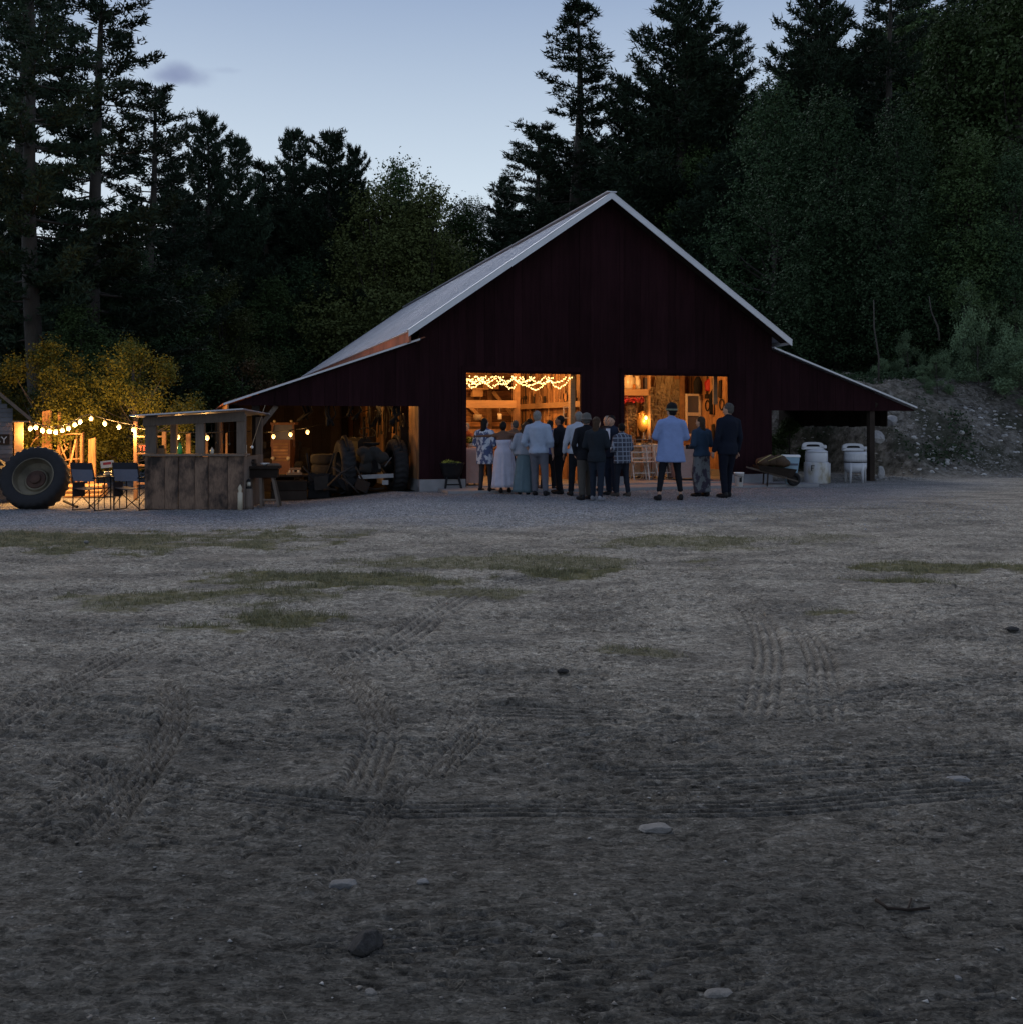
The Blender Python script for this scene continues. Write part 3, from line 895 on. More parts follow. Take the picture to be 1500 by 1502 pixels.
def pine_mesh(h, seed, base=.25, width=.2, dens=1.0, up=.25, gap=0.0, top_wisp=False, size=1.0, nb=5):
    r = np.random.default_rng(seed)
    tr = MB(); P = []; D = []
    lean = r.normal(0, .012, 2)
    def trunk_pt(z): return np.array([lean[0] * z + .12 * math.sin(z * .35 + seed), lean[1] * z, z])
    zs = np.linspace(0, h * .985, 12)
    tr.tube([trunk_pt(z) for z in zs], [max(.025, (.016 * h) * (1 - z / h) ** .8 + .02) for z in zs], 9)
    limbs = MB()
    z = base * h
    while z < h * .985:
        f = (z - base * h) / (h * (1 - base))
        prof = (1 - f) ** .72 * (.55 + .45 * min(1, f * 3 + .35))
        L0 = width * h * prof + .25
        k = max(3, int(nb * (1 - .3 * f)))
        a0 = r.uniform(0, 6.28)
        for i in range(k):
            if r.uniform() < gap * (1 - f): continue
            L = L0 * r.uniform(.55, 1.22)
            az = a0 + 6.283 * i / k + r.normal(0, .25)
            rise = up * (.15 + .9 * f ** 1.4) + r.normal(0, .09)
            p0 = trunk_pt(z + r.uniform(-.15, .15))
            dr = np.array([math.cos(az), math.sin(az), rise]); dr /= np.linalg.norm(dr)
            m = 7
            ts = np.linspace(0, 1, m)
            droop = -.10 * L * (1 - f)
            pts = [p0 + dr * L * t + np.array([0, 0, droop * math.sin(t * 2.6) + .16 * L * t ** 3]) for t in ts]
            limbs.tube(pts, [.004 * h * .45 * (1 - t) * (.3 + L / (width * h + .3)) + .008 for t in ts], 4, cap=False)
            side = np.cross(dr, [0, 0, 1]); side /= np.linalg.norm(side)
            nt = max(5, int(L * 4.2 * dens))
            for j in range(nt):
                t = .18 + .82 * (j + r.uniform(0, .8)) / nt
                q = p0 + dr * L * t + np.array([0, 0, droop * math.sin(t * 2.6) + .16 * L * t ** 3])
                for sgn in (-1, 1):
                    tl = (.16 + .36 * L * .45 * (1 - t) ** .6 * math.sin(min(1, t * 1.5) * 1.57)) * r.uniform(.6, 1.3)
                    td = dr * .75 + side * sgn * .7 + np.array([0, 0, .18]); td /= np.linalg.norm(td)
                    nq = max(2, int(tl / .14))
                    for w in range(nq):
                        P.append(q + td * tl * (w + 1) / nq); D.append(td + np.array([0, 0, .35]))
            P.append(pts[-1]); D.append(dr + np.array([0, 0, .5]))
        z += h * .026 * r.uniform(.75, 1.35) + .12
    if top_wisp:
        for i in range(26):
            P.append(trunk_pt(h * (1 - .03 * r.uniform())) + r.normal(0, .12, 3)); D.append(np.array([0, 0, 1.]))
    P = np.array(P); D = np.array(D)
    P = P + r.normal(0, .05, P.shape)
    nbld = 8
    P2 = np.repeat(P, nbld, 0); D2 = np.repeat(D, nbld, 0)
    V = blades(P2 + r.normal(0, .07 * size, P2.shape), D2, .26 * size, .075 * size, r, .75)
    F = np.arange(len(V)).reshape(-1, 3)
    return tr, limbs, (V, F)

def broad_mesh(h, seed, w=.33, base=.22, n=9000, lobes=26, size=.15, spire=0.0, holes=.0, trunk_r=.012):
    r = np.random.default_rng(seed)
    tr = MB(); limbs = MB()
    zs = np.linspace(0, h * .8, 8)
    cx = lambda z: np.array([.25 * math.sin(z * .25 + seed), .2 * math.cos(z * .3 + seed), z])
    tr.tube([cx(z) for z in zs], [max(.02, trunk_r * h * (1 - z / h)) for z in zs], 8)
    Ps, Ns = [], []
    lw = []
    for i in range(lobes):
        f = (i + r.uniform(0, 1)) / lobes
        z = h * (base + (1 - base) * f * .93)
        prof = math.sin(math.pi * min(1, (.18 + .82 * f)) ** (1.0 - spire * .35)) ** .6 if f < .995 else .1
        prof = prof * (1 - spire * f)
        rad = w * h * prof * math.sqrt(r.uniform(.05, 1))
        az = r.uniform(0, 6.283)
        c = cx(z) + np.array([math.cos(az) * rad, math.sin(az) * rad, 0])
        rr = h * r.uniform(.055, .115) * (1.1 - .45 * f)
        lw.append((c, rr))
        p0 = cx(z * r.uniform(.55, .8))
        mid = (p0 + c) / 2 + np.array([0, 0, -.05 * h * .3])
        limbs.tube([p0, mid, c], [.0042 * h, .003 * h, .01], 5, cap=False)
    tot = sum(a[1] ** 2 for a in lw)
    for (c, rr) in lw:
        m = int(n * rr ** 2 / tot)
        d = unit(r.normal(0, 1, (m, 3)))
        rad = rr * (1 - np.abs(r.normal(0, .28, m)))[:, None]
        # ragged: sub clumps
        amp = 1 + .35 * np.sin(d[:, :1] * 7 + c[0] * 3) * np.cos(d[:, 1:2] * 6 + c[1] * 3) + .25 * np.sin(d[:, 2:3] * 9 + seed)
        p = c + d * rad * amp * np.array([1.1, 1.1, .95 + spire * .5])
        Ps.append(p); Ns.append(d * .6 + np.array([0, 0, .5]))
    P = np.concatenate(Ps); N = np.concatenate(Ns)
    if holes:
        k = np.sin(P[:, 0] * 2.1 + seed) * np.sin(P[:, 1] * 2.3) * np.sin(P[:, 2] * 1.9) > -holes
        P, N = P[k], N[k]
    # small twig sprays around every point
    P2 = np.repeat(P, 4, 0) + r.normal(0, .085, (len(P) * 4, 3)); N2 = np.repeat(N, 4, 0)
    V = leaves(P2, N2, size, r)
    F = np.arange(len(V)).reshape(-1, 4)
    return tr, limbs, (V, F)

PROTO = {}
def proto(key, kind, mtl, bark='bark', **kw):
    tr, limbs, (V, F) = (pine_mesh if kind == 'pine' else broad_mesh)(**kw)
    PROTO[key] = (tr.mesh('trunk', M[bark], True), limbs.mesh('limbs', M[bark], True), np_mesh('crown', V, F, M[mtl]), kw['h'])
proto('pineA', 'pine', 'needle', h=20, seed=3, base=.12, width=.23, dens=1.1, gap=.34, nb=6)
proto('pineB', 'pine', 'needle', h=22, seed=8, base=.20, width=.20, dens=1.1, gap=.38, nb=6)
proto('pineC', 'pine', 'needle', h=17, seed=15, base=.06, width=.27, dens=1.3, gap=.05, nb=8, up=.65)
proto('spruce', 'pine', 'needle2', h=18, seed=21, base=.04, width=.20, dens=1.3, gap=.03, nb=8, up=.25)
proto('wispy', 'pine', 'needle', h=21, seed=34, base=.18, width=.16, dens=1.0, gap=.52, nb=6, up=.45, top_wisp=True)
proto('hardwood', 'broad', 'leaf', h=15, seed=5, w=.26, base=.12, n=14500, lobes=60, size=.145, spire=.45)
proto('hardwoodY', 'broad', 'leaf_y', h=14, seed=11, w=.30, base=.10, n=15500, lobes=62, size=.135, spire=.5)
proto('hardwoodB', 'broad', 'leaf_b', h=16, seed=19, w=.26, base=.05, n=15500, lobes=66, size=.14, spire=.4)
proto('sapling', 'broad', 'leaf_s', h=6, seed=25, w=.30, base=.05, n=4200, lobes=26, size=.11, spire=.5)
proto('shrub', 'broad', 'leaf_s', h=3.2, seed=29, w=.42, base=.02, n=3600, lobes=24, size=.075, spire=.25)
proto('shrubR', 'broad', 'leaf_red', h=3.0, seed=37, w=.42, base=.05, n=1500, lobes=18, size=.07, spire=.1)
proto('darkbush', 'broad', 'leaf', h=3, seed=51, w=.45, base=.03, n=4000, lobes=24, size=.08, spire=.2)
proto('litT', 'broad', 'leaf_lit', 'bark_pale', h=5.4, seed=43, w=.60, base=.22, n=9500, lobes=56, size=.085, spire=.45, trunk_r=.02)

TREES = []
def tree(key, x, y, h, name, label, group=None, rz=None, sx=1.0, cat='tree', dz=0.0):
    t, l, c, h0 = PROTO[key]
    o = thing(name, label, cat, (x, y, ground_z(x, y) - .1 + dz), random.uniform(0, 6.28) if rz is None else rz, group)
    k = h / h0
    o.scale = (k * sx, k * sx, k)
    for nm, me in (('trunk', t), ('limbs', l), ('crown', c)):
        link(nm, me, o)
    TREES.append(o)
    return o
def tree_px(key, px, ytop, Y, name, label, group=None, **kw):
    x = (px - 750) / 1500 * Y
    zt = EYE + (620 - ytop) / 1500 * Y
    return tree(key, x, Y, zt - ground_z(x, Y) + .1, name, label, group, **kw)
# ------------------------------------------------------------------ the forest, tree by tree
T = tree_px
T('pineB', 58, -190, 31, 'pine_tree', 'tall dark pine near the left edge, its trunk running out of the picture', rz=.4)
T('pineA', 127, -70, 34, 'pine_tree', 'tall open pine with long level boughs reaching right towards the small cloud', rz=2.1, sx=1.15)
T('pineA', 8, -120, 38, 'pine_tree', 'dense pine cut off by the left edge of the photo, behind the tallest trunk')
T('pineA', 205, 118, 40, 'pine_tree', 'medium pine just right of the tall open pine, its boughs under the small cloud', rz=.9, sx=1.15)
T('spruce', 262, 225, 45, 'pine_tree', 'lower pine with a broken top between the medium pine and the pointed pair')
T('pineC', 310, 168, 50, 'pine_tree', 'pointed pine, the left one of a close pair under the open sky', sx=.8)
T('pineC', 347, 200, 52, 'pine_tree', 'shorter pointed pine, the right one of a close pair under the open sky', sx=.7)
T('spruce', 392, 232, 54, 'spruce_tree', 'low dark spruce filling the dip left of the twin round-topped pines')
T('pineC', 427, 190, 56, 'pine_tree', 'narrow pine with a sharp top, left of the dense rounded pine', sx=.75)
T('pineC', 483, 195, 54, 'pine_tree', 'dense rounded pine standing above the barn lean-to roof', sx=.95, rz=1.2)
T('pineC', 522, 214, 55, 'pine_tree', 'slim pine close against the right side of the dense rounded pine', sx=.6)
T('hardwoodY', 560, 262, 52, 'hardwood_tree', 'olive-green hardwood, left half of the broad pair above the barn roof', sx=1.15)
T('hardwood', 592, 228, 55, 'hardwood_tree', 'pointed hardwood rising highest above the long slope of the barn roof', sx=.85)
T('hardwoodY', 628, 262, 53, 'hardwood_tree', 'olive-brown hardwood, right half of the broad pair above the barn roof', sx=1.0)
T('hardwood', 662, 286, 58, 'hardwood_tree', 'small hardwood at the lowest dip of the treeline')
T('hardwoodB', 700, 292, 60, 'hardwood_tree', 'low green hardwood right of the lowest dip of the treeline')
T('pineC', 738, 258, 60, 'pine_tree', 'small pointed pine at the foot of the tall wispy pine', sx=.8)
T('pineA', 800, 175, 54, 'pine_tree', 'pine with long level boughs on the left flank of the wispy pine', sx=1.5, rz=3.0)
T('wispy', 842, 14, 56, sx=1.55, name='pine_tree', label='tall wispy pine with a tufted crown on a bare neck, above the barn ridge', rz=.5)
T('pineC', 917, 112, 57, 'pine_tree', 'shorter pine in the gap right of the wispy pine', sx=.7)
T('pineC', 1004, -22, 52, 'pine_tree', 'broad full pine right of the barn ridge, touching the top of the photo', sx=1.2, rz=.3)
T('pineA', 1082, 28, 54, 'pine_tree', 'thin ragged pine between the two broad pines right of the ridge', sx=.9)
T('pineC', 1188, -45, 48, 'pine_tree', 'dark broad pine at the top of the photo, right of the ragged one', sx=1.0, rz=2.0)
T('pineA', 1302, -70, 46, 'pine_tree', 'dark pine with drooping level boughs at the top right of the photo')
T('hardwood', 1395, 5, 41, 'hardwood_tree', 'tall light green hardwood in the top right corner of the photo', sx=.95)
T('hardwood', 1485, -60, 39, 'hardwood_tree', 'tall hardwood cut off by the right edge of the photo')
T('hardwoodB', 1130, 118, 42, 'hardwood_tree', 'large bluish-green hardwood above the right slope of the barn roof', sx=1.1)
T('hardwood', 1035, 205, 50, 'hardwood_tree', 'green hardwood rising close behind the right slope of the barn roof', sx=1.1)
T('hardwoodB', 1220, 130, 39, 'hardwood_tree', 'large dark hardwood below the two broad pines on the right', sx=1.1)
T('hardwoodB', 1320, 150, 36, 'hardwood_tree', 'grey-green hardwood with dead twigs in the middle of the right-hand wood', sx=1.05)
T('hardwood', 1410, 190, 35, 'hardwood_tree', 'dark hardwood behind the leafy shrubs of the stony bank', sx=1.1)
T('hardwoodB', 1490, 215, 34, 'hardwood_tree', 'dark hardwood at the right edge of the photo behind the bank shrubs', sx=1.1)
T('hardwood', 960, 232, 55, 'hardwood_tree', 'dark hardwood low behind the barn ridge, below the broad full pine')
# thin bare stems in the dark of the wood on the right
def sapling(px0, py0, px1, py1, Y, label):
    a = at(px0, py0, Y); b = at(px1, py1, Y)
    o = thing('bare_sapling', label, 'tree', (a.x, a.y, a.z), 0)
    m = MB(); d = b - a
    m.tube([Vector((0, 0, 0)), d * .3 + Vector((.05, 0, 0)), d * .65 + Vector((-.04, 0, 0)), d], [.03, .026, .02, .012], 7)
    m.build('trunk', M['bark'], o, True)
sapling(1287, 560, 1280, 440, 31, 'thin pale bare stem in the dark wood, left of the leafy shrubs')
sapling(1376, 500, 1361, 435, 31.5, 'short pale bare stem leaning left above the bank shrubs')

# the bulk of the wood behind: countless alike trees, each still a tree
SKY_PTS = [(-400, 300), (0, 330), (130, 330), (175, 330), (205, 325), (255, 320), (310, 245), (345, 255), (400, 262), (480, 250), (530, 262), (590, 272), (640, 300), (700, 318), (740, 290), (790, 240), (845, 150), (900, 175), (960, 130), (1010, 40), (1080, 90), (1130, 90), (1190, 0), (1250, 60), (1300, -20), (1500, -80), (1900, -200)]
rt = random.Random(5)
def skyline(px):
    return np.interp(px, [p[0] for p in SKY_PTS], [p[1] for p in SKY_PTS])
n_f = 0
for row, (Y, step, lo, hi) in enumerate(((48, 72, 130, 210), (58, 62, 20, 90), (70, 58, 15, 80), (84, 60, 20, 70), (50, 120, 230, 300))):
    px = -180 + row * 17
    while px < 1700:
        Yj = Y + rt.uniform(-3, 3)
        if row in (0, 4) and 380 < px < 1010: Yj = max(Yj, 52.5)
        yt = float(skyline(px)) + rt.uniform(lo, hi)
        yt = min(yt, 470)
        side = 'left' if px < 600 else ('behind' if px < 1000 else 'right')
        key = rt.choice(['spruce', 'hardwood', 'hardwoodB', 'pineC', 'spruce', 'hardwoodY' if px < 1000 else 'hardwood'])
        if row >= 2: key = rt.choice(['spruce', 'pineC', 'hardwoodB'])
        lab = {'left': 'one of the crowded dark trees deep in the wood left of the barn',
               'behind': 'one of the crowded dark trees deep in the wood straight behind the barn',
               'right': 'one of the crowded dark trees deep in the wood right of the barn'}[side]
        T(key, px, yt, Yj, 'forest_tree', lab, {'left': 'trees deep in the wood left of the barn', 'behind': 'trees deep in the wood behind the barn', 'right': 'trees deep in the wood right of the barn'}[side], sx=rt.uniform(1.0, 1.4))
        px += step * rt.uniform(.75, 1.25); n_f += 1
# leafy edge of the wood, left, behind the string lights
for (px, yt, Y, key, lab) in (
    (20, 330, 36, 'hardwood', 'dark hardwood at the left edge of the photo, above the small shed roof'),
    (110, 365, 37, 'hardwood', 'dark hardwood rising above the lamp-lit tree'),
    (190, 345, 38, 'hardwoodB', 'dark hardwood between the lamp-lit tree and the medium pine'),
    (262, 385, 40, 'hardwood', 'dark hardwood right of the lamp-lit tree, left of the lean-to roof'),
    (325, 395, 44, 'hardwoodY', 'brownish hardwood above the outer corner of the left lean-to'),
    (390, 400, 50, 'hardwood', 'dark hardwood over the left lean-to roof'),
    (455, 375, 52, 'hardwoodB', 'dark hardwood at the foot of the long barn roof slope'),
    (520, 330, 53, 'hardwoodY', 'olive hardwood low over the long barn roof slope')):
    T(key, px, yt, Y, 'hardwood_tree', lab, sx=1.25)
T('shrubR', 345, 520, 41, 'bare_bush', 'thin reddish bush against the dark wood above the left lean-to', cat='bush')
# shrubs on the stony bank
for (px, yt, Y, sx, key, lab) in (
    (1418, 405, 33, .55, 'shrub', 'slender shrub with the tallest tip on the bank'),
    (1455, 440, 33, .9, 'shrub', 'broad leafy shrub right of the tallest one on the bank'),
    (1495, 450, 33, .9, 'shrub', 'leafy shrub on the bank at the right edge of the photo'),
    (1330, 485, 33.5, .8, 'shrub', 'pointed yellowish shrub above the end of the right lean-to'),
    (1290, 525, 33.5, 1.2, 'shrub', 'low bluish shrub just above the right lean-to roof'),
    (1375, 520, 31.5, 1.0, 'shrub', 'dense shrub left of the broad leafy ones on the bank'),
    (1440, 490, 32.0, 1.2, 'shrub', 'dark dense shrub in the middle of the bank top'),
    (1492, 505, 31.5, 1.2, 'shrub', 'dark dense shrub low at the right edge of the photo'),
    (1400, 470, 34.5, .9, 'shrub', 'tall shrub behind the slender one on the bank'),
    (1352, 535, 32.0, 1.2, 'shrub', 'small round shrub touching the tip of the right lean-to roof'),
    (1220, 592, 33.5, 1.1, 'shrub', 'low bush seen under the right lean-to roof behind the washing machines')):
    T(key, px, yt, Y, 'shrub', lab, cat='bush', sx=sx)
for (px, yt, Y, lab) in ((1148, 612, 31.5, 'dark bush seen under the right lean-to just above the wheelbarrow'), (1185, 622, 32, 'dark bush seen under the right lean-to behind the left washing machine'), (1235, 606, 32.5, 'dark bush seen under the right lean-to above the right washing machine')):
    T('darkbush', px, yt, Y, 'bush', lab, cat='bush', sx=1.3)
# the tree over the string lights
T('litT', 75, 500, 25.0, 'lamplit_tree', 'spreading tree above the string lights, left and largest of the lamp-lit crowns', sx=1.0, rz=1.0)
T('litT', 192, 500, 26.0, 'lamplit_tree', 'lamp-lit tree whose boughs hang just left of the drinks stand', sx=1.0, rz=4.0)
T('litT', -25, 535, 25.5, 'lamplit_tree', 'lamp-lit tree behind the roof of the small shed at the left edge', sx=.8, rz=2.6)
T('hardwood', 130, 440, 30, 'hardwood_tree', 'faintly lit tree standing behind the lamp-lit crowns', sx=1.4)
# ------------------------------------------------------------------ lamps
def lamp(parent, loc, w, col=(1, .50, .14), r=.05):
    d = bpy.data.lights.new('bulb_light', 'POINT'); d.energy = w; d.color = col; d.shadow_soft_size = r
    o = bpy.data.objects.new('bulb_light', d); COL.objects.link(o); o.parent = parent; o.location = loc
    return o
def bulb_mesh(r=.05, m='bulb'):
    b = MB(); b.lathe([(.002, -r * 1.25), (r * .6, -r * 1.0), (r * .98, -r * .3), (r * .9, r * .3), (r * .5, r * .85), (r * .35, r * 1.1)], 12)
    return b.mesh('bulb', M[m], True)
def socket_mesh(r=.05):
    b = MB(); b.lathe([(r * .42, r * .9), (r * .5, r * 1.0), (r * .45, r * 1.9), (r * .2, r * 2.1)], 10)
    return b.mesh('socket', M['cable'], True)
BM, SM = bulb_mesh(.046), socket_mesh(.046)
def string(label, pts, bulbs, watts, every=2, group='warm string lights', ends=None):
    """pts: cable world points; bulbs: world positions"""
    o = thing('string_lights', label, 'string lights', tuple(pts[0]), 0, group)
    p0 = Vector(pts[0])
    m = MB(); m.tube([Vector(p) - p0 for p in pts], .010, 5); m.build('cable', M['cable'], o, True)
    for i, b in enumerate(bulbs):
        b = Vector(b) - p0
        link('bulb', BM, o, b)
        link('socket', SM, o, b)
        if i % every == 0:
            lamp(o, b + Vector((0, -.02, -.10)), watts)
    return o
A_ = [at(px, py, Y) for (px, py, Y) in ((46, 628, 21.6), (54, 626.5, 21.7), (64, 631, 21.8), (74, 632.5, 21.9), (83, 633, 22.0), (93, 631, 22.1), (102, 628, 22.3), (111, 623, 22.5), (119, 618, 22.7), (135, 614, 23.0))]
up = Vector((0, 0, .10))
string('string of warm globe bulbs sagging from the shed eave to the lamp-lit tree', [at(40, 616, 21.5)] + [a + up for a in A_] + [at(140, 610, 23.1)], A_, 95)
B_ = [at(155, 621, 22.6), at(176, 626, 22.4), at(197, 630, 22.2)]
string('short string of three warm bulbs between the lamp-lit tree and the shelf post', [at(140, 610, 23.1)] + [a + up for a in B_] + [at(203, 628, 22.2)], B_, 55, 1)
C_ = [at(262, 641, 21.9), at(305, 642, 22.0)]
string('two warm bulbs glowing through the open front of the drinks stand', [at(203, 628, 22.2), at(230, 632, 22.0)] + [a + up for a in C_] + [at(352, 632, 22.3)], C_, 12, 1)
D_ = [at(402, 640, 24.6), at(427, 637, 24.9), at(452, 633.5, 25.2)]
string('three warm bulbs hanging in the left lean-to before the small cab tractor', [at(352, 632, 22.3)] + [a + up for a in D_] + [B(-HW - .1, 3.4, 1.95)], D_, 9, 1)
E_ = [B(-4.95, 1.3, 2.25), B(-5.0, 5.6, 2.35)]  # unseen bulbs added behind the header to light the side wall boards
string('two unseen bulbs added high in the left lean-to to light its wall', [B(-HW - .1, 1.0, 2.5), B(-4.95, 1.3, 2.37), B(-HW - .2, 3.9, 2.5), B(-5.0, 5.6, 2.47), B(-HW - .2, 7, 2.5)], E_, 26, 1)

# fairy lights swagged inside the left doorway
FB = MB().ell((0, 0, 0), (.013, .013, .017), n=6, k=4)
fairy = thing('fairy_lights', 'tangled swags of tiny warm fairy lights across the top of the left doorway', 'fairy lights', tuple(B(-3.3, .3, 2.6)), TH)
cab = MB(); fb = MB(); cnt = 0
rf = random.Random(3)
swags = [(-3.32, -2.98, .20, .05), (-3.30, -2.85, .28, .1), (-3.05, -2.55, .17, .02), (-2.9, -2.35, .26, .12), (-3.32, -2.75, .14, .16), (-2.6, -2.15, .20, .04), (-2.45, -1.95, .30, .08), (-2.2, -1.7, .14, .02),
         (-2.15, -1.35, .22, .15), (-1.95, -1.25, .30, .03), (-1.75, -1.15, .16, .10), (-1.4, -.85, .14, .02), (-1.3, -.75, .26, .06), (-.80, -.70, .04, .03), (-3.34, -3.0, .10, .1), (-3.2, -2.8, .22, .02), (-3.0, -2.6, .12, .14), (-2.5, -2.05, .13, .12), (-2.0, -1.6, .11, .1)]
for (a, b, dp, dv) in swags:
    pts = []
    for i in range(15):
        t = i / 14
        pts.append(Vector((a + (b - a) * t + 3.3, dv, 2.585 - dp * 4 * t * (1 - t) * rf.uniform(.9, 1.06) - 2.6 + rf.uniform(-.008, .008))))
    cab.tube(pts, .004, 4)
    L = max(1, int((b - a) / .032))
    for i in range(L):
        t = (i + .5) / L; k = t * 14; j = min(13, int(k)); q = pts[j].lerp(pts[j + 1], k - j)
        fb.ell(q + Vector((rf.uniform(-.012, .012), -.012, rf.uniform(-.022, .004))), (.013, .013, .017), n=6, k=4)
c_ = cab.build('wire', M['cable'], fairy); c_['kind'] = 'stuff'
f_ = fb.build('tiny_bulbs', M['fairy'], fairy); f_['kind'] = 'stuff'
for u in (-3.1, -2.5, -1.9, -1.2): lamp(fairy, (u + 3.3, .30, -.22), 10, (1, .52, .17), .08)
# unseen bulbs on the loft joists, added to light the two bays
def added_lamp(u, v, z, w, label):
    o = thing('added_bulb', label, 'lamp', tuple(B(u, v, z)), TH, 'unseen added bulbs under the loft floor')
    MB().tube([(0, 0, .1), (0, 0, 3.24 - z)], .006, 6).build('cord', M['cable'], o)
    link('bulb', BM, o); link('socket', SM, o)
    lamp(o, (0, 0, -.12), w, (1, .46, .13), .06)
added_lamp(-3.0, 2.0, 2.98, 85, 'unseen added bulb hanging under the loft floor near the left door post')
added_lamp(-1.4, 2.4, 2.98, 88, 'unseen added bulb hanging under the loft floor in the left bay')
added_lamp(-2.3, 5.3, 2.9, 80, 'unseen added bulb hanging deep in the left bay before the back wall')
added_lamp(1.0, 2.6, 2.98, 105, 'unseen added bulb hanging under the loft floor over the dried stalks')
added_lamp(2.7, 2.0, 2.98, 70, 'unseen added bulb hanging under the loft floor over the white window frame')

# ------------------------------------------------------------------ drinks stand
gx = lambda px, Y: (px - 750) / 1500 * Y
SY = 19.9
sx0, sx1 = gx(213, SY), gx(358, SY)
sz0 = ground_z(-6.2, 20.2)
st = thing('drinks_stand', 'roofed outdoor bar of stained rough planks with an open window front', 'bar stand', (sx0, SY, sz0), 0)
SWd = sx1 - sx0
edges = [0, .40, .66, .98, 1.24, 1.62, SWd]
for i in range(6):
    MB().bb((edges[i] + .005, -.012 * (i % 2), .02), (edges[i + 1] - .005, .03, 1.035 + .01 * (i % 3))).build('plank', M['stain_wood'] if 'stain_wood' in M else M['wood_grey'], st)
MB().bb((-.02, -.06, 1.05), (SWd + .02, .45, 1.085)).build('counter_top', M['wood_grey'], st)
for (a, b, y) in ((.0, .21, 0.0), (.98, 1.15, 0), (1.78, 1.95, 0)):
    MB().bb((a, .035, 1.09), (b, .13, 1.86)).build('post', M['wood_grey'], st)
for a in (.02, 1.80):
    MB().bb((a, 1.45, 0), (a + .12, 1.57, 1.82)).build('post', M['wood_grey'], st)
MB().prism([(-.03, .0, 1.63), (SWd + .02, .0, 1.73), (SWd + .02, .0, 1.915), (-.03, .0, 1.795)], (0, 0, 0), (0, .032, 0)).build('header_board', M['wood_grey'], st)
for k in range(4):
    y0 = -.25 + k * .55; za_, zb_ = .02 * (1 - k), .02 * (1 - k) - .022
    MB().hexa([(-.2, y0, 1.80 + za_), (SWd + .06, y0, 1.93 + za_), (SWd + .06, y0 + .56, 1.93 + zb_), (-.2, y0 + .56, 1.80 + zb_),
               (-.2, y0, 1.825 + za_), (SWd + .06, y0, 1.955 + za_), (SWd + .06, y0 + .56, 1.955 + zb_), (-.2, y0 + .56, 1.825 + zb_)]).build('roof_sheet', M['roof'], st)
for k in range(7):
    MB().bb((SWd - .03, .05 + k * .22, .02), (SWd, .05 + k * .22 + .215, 1.035)).build('side_plank', M['wood_grey'], st)
for k in range(7):
    MB().bb((0, .05 + k * .22, .02), (.03, .05 + k * .22 + .215, 1.035)).build('side_plank', M['wood_grey'], st)
MB().bb((.06, 1.25, .88), (SWd - .06, 1.55, .92)).build('back_shelf', M['wood_grey'], st)
# cords and ladles hanging from the header
for i, (px, y1) in enumerate(((307, 640), (314, 650), (323, 649), (333, 652), (345, 650))):
    p = at(px, 618, SY); q = at(px + .5, y1, SY)
    m = MB(); m.tube([Vector((p.x - sx0, .2, p.z - sz0 + .12)), Vector((p.x - sx0, .2, (p.z + q.z) / 2 - sz0)), Vector((q.x - sx0 + .005, .2, q.z - sz0))], .006, 5)
    m.ell((q.x - sx0 + .005, .2, q.z - sz0), (.02, .01, .03), n=8, k=5)
    m.build('hanging_ladle', M['old_iron'], st)
def lit_plank(px0, px1, y0, y1, Y, label):
    a, b = at(px0, y1, Y), at(px1, y0, Y)
    gz_ = ground_z(a.x, Y)
    o = thing('upright_slab', label, 'wood slab', (a.x, Y, gz_))
    w = b.x - a.x
    MB().hexa([(0, 0, 0), (w, 0, 0), (w, .04, 0), (0, .04, 0), (.01, 0, b.z - gz_), (w * .95, 0, b.z - gz_ + .02), (w * .95, .04, b.z - gz_ + .02), (.01, .04, b.z - gz_)]).build('slab', M['wood_v'], o)
lit_plank(273, 280.5, 637, 670, 22.6, 'upright lit wooden slab seen through the left window of the drinks stand')
lit_plank(298, 306, 636, 664, 22.9, 'wide lit wooden slab seen just left of the right bulb in the drinks stand')
lit_plank(331, 334.5, 636, 670, 22.7, 'thin lit wooden slab seen through the right window of the drinks stand')
def bottle(px, py, Y, h, m, label, zb=None, s=1.0, group=None, name='bottle'):
    p = at(px, py, Y); z = p.z if zb is None else zb
    o = thing(name, label, 'bottle', (p.x, Y, z), 0, group)
    r = h * .17 * s
    MB().lathe([(r * .9, 0), (r, .02), (r, h * .55), (r * .85, h * .66), (r * .38, h * .78), (r * .36, h * .93)], 14).build('body', M[m], o, True)
    MB().lathe([(r * .42, h * .93), (r * .42, h), (r * .3, h * 1.005)], 12).build('cap', M['black_metal'], o, True)
    return o
ct = sz0 + 1.085
bottle(265, 670, SY + .15, .24, 'glass_green', 'bright green bottle standing on the counter of the drinks stand', ct, 1.2)
bottle(312, 670, SY + .2, .14, 'glass_clear', 'small clear jar-like bottle on the right of the drinks stand counter', ct, 1.6)
o = thing('wooden_box', 'small lit wooden box on the left end of the drinks stand counter', 'box', (gx(228, SY), SY + .15, ct))
MB().bb((0, 0, 0), (.13, .10, .11)).build('box_body', M['wood_warm'], o)
MB().bb((.02, .01, .111), (.11, .09, .17)).build('dark_jar', M['black_metal'], o)

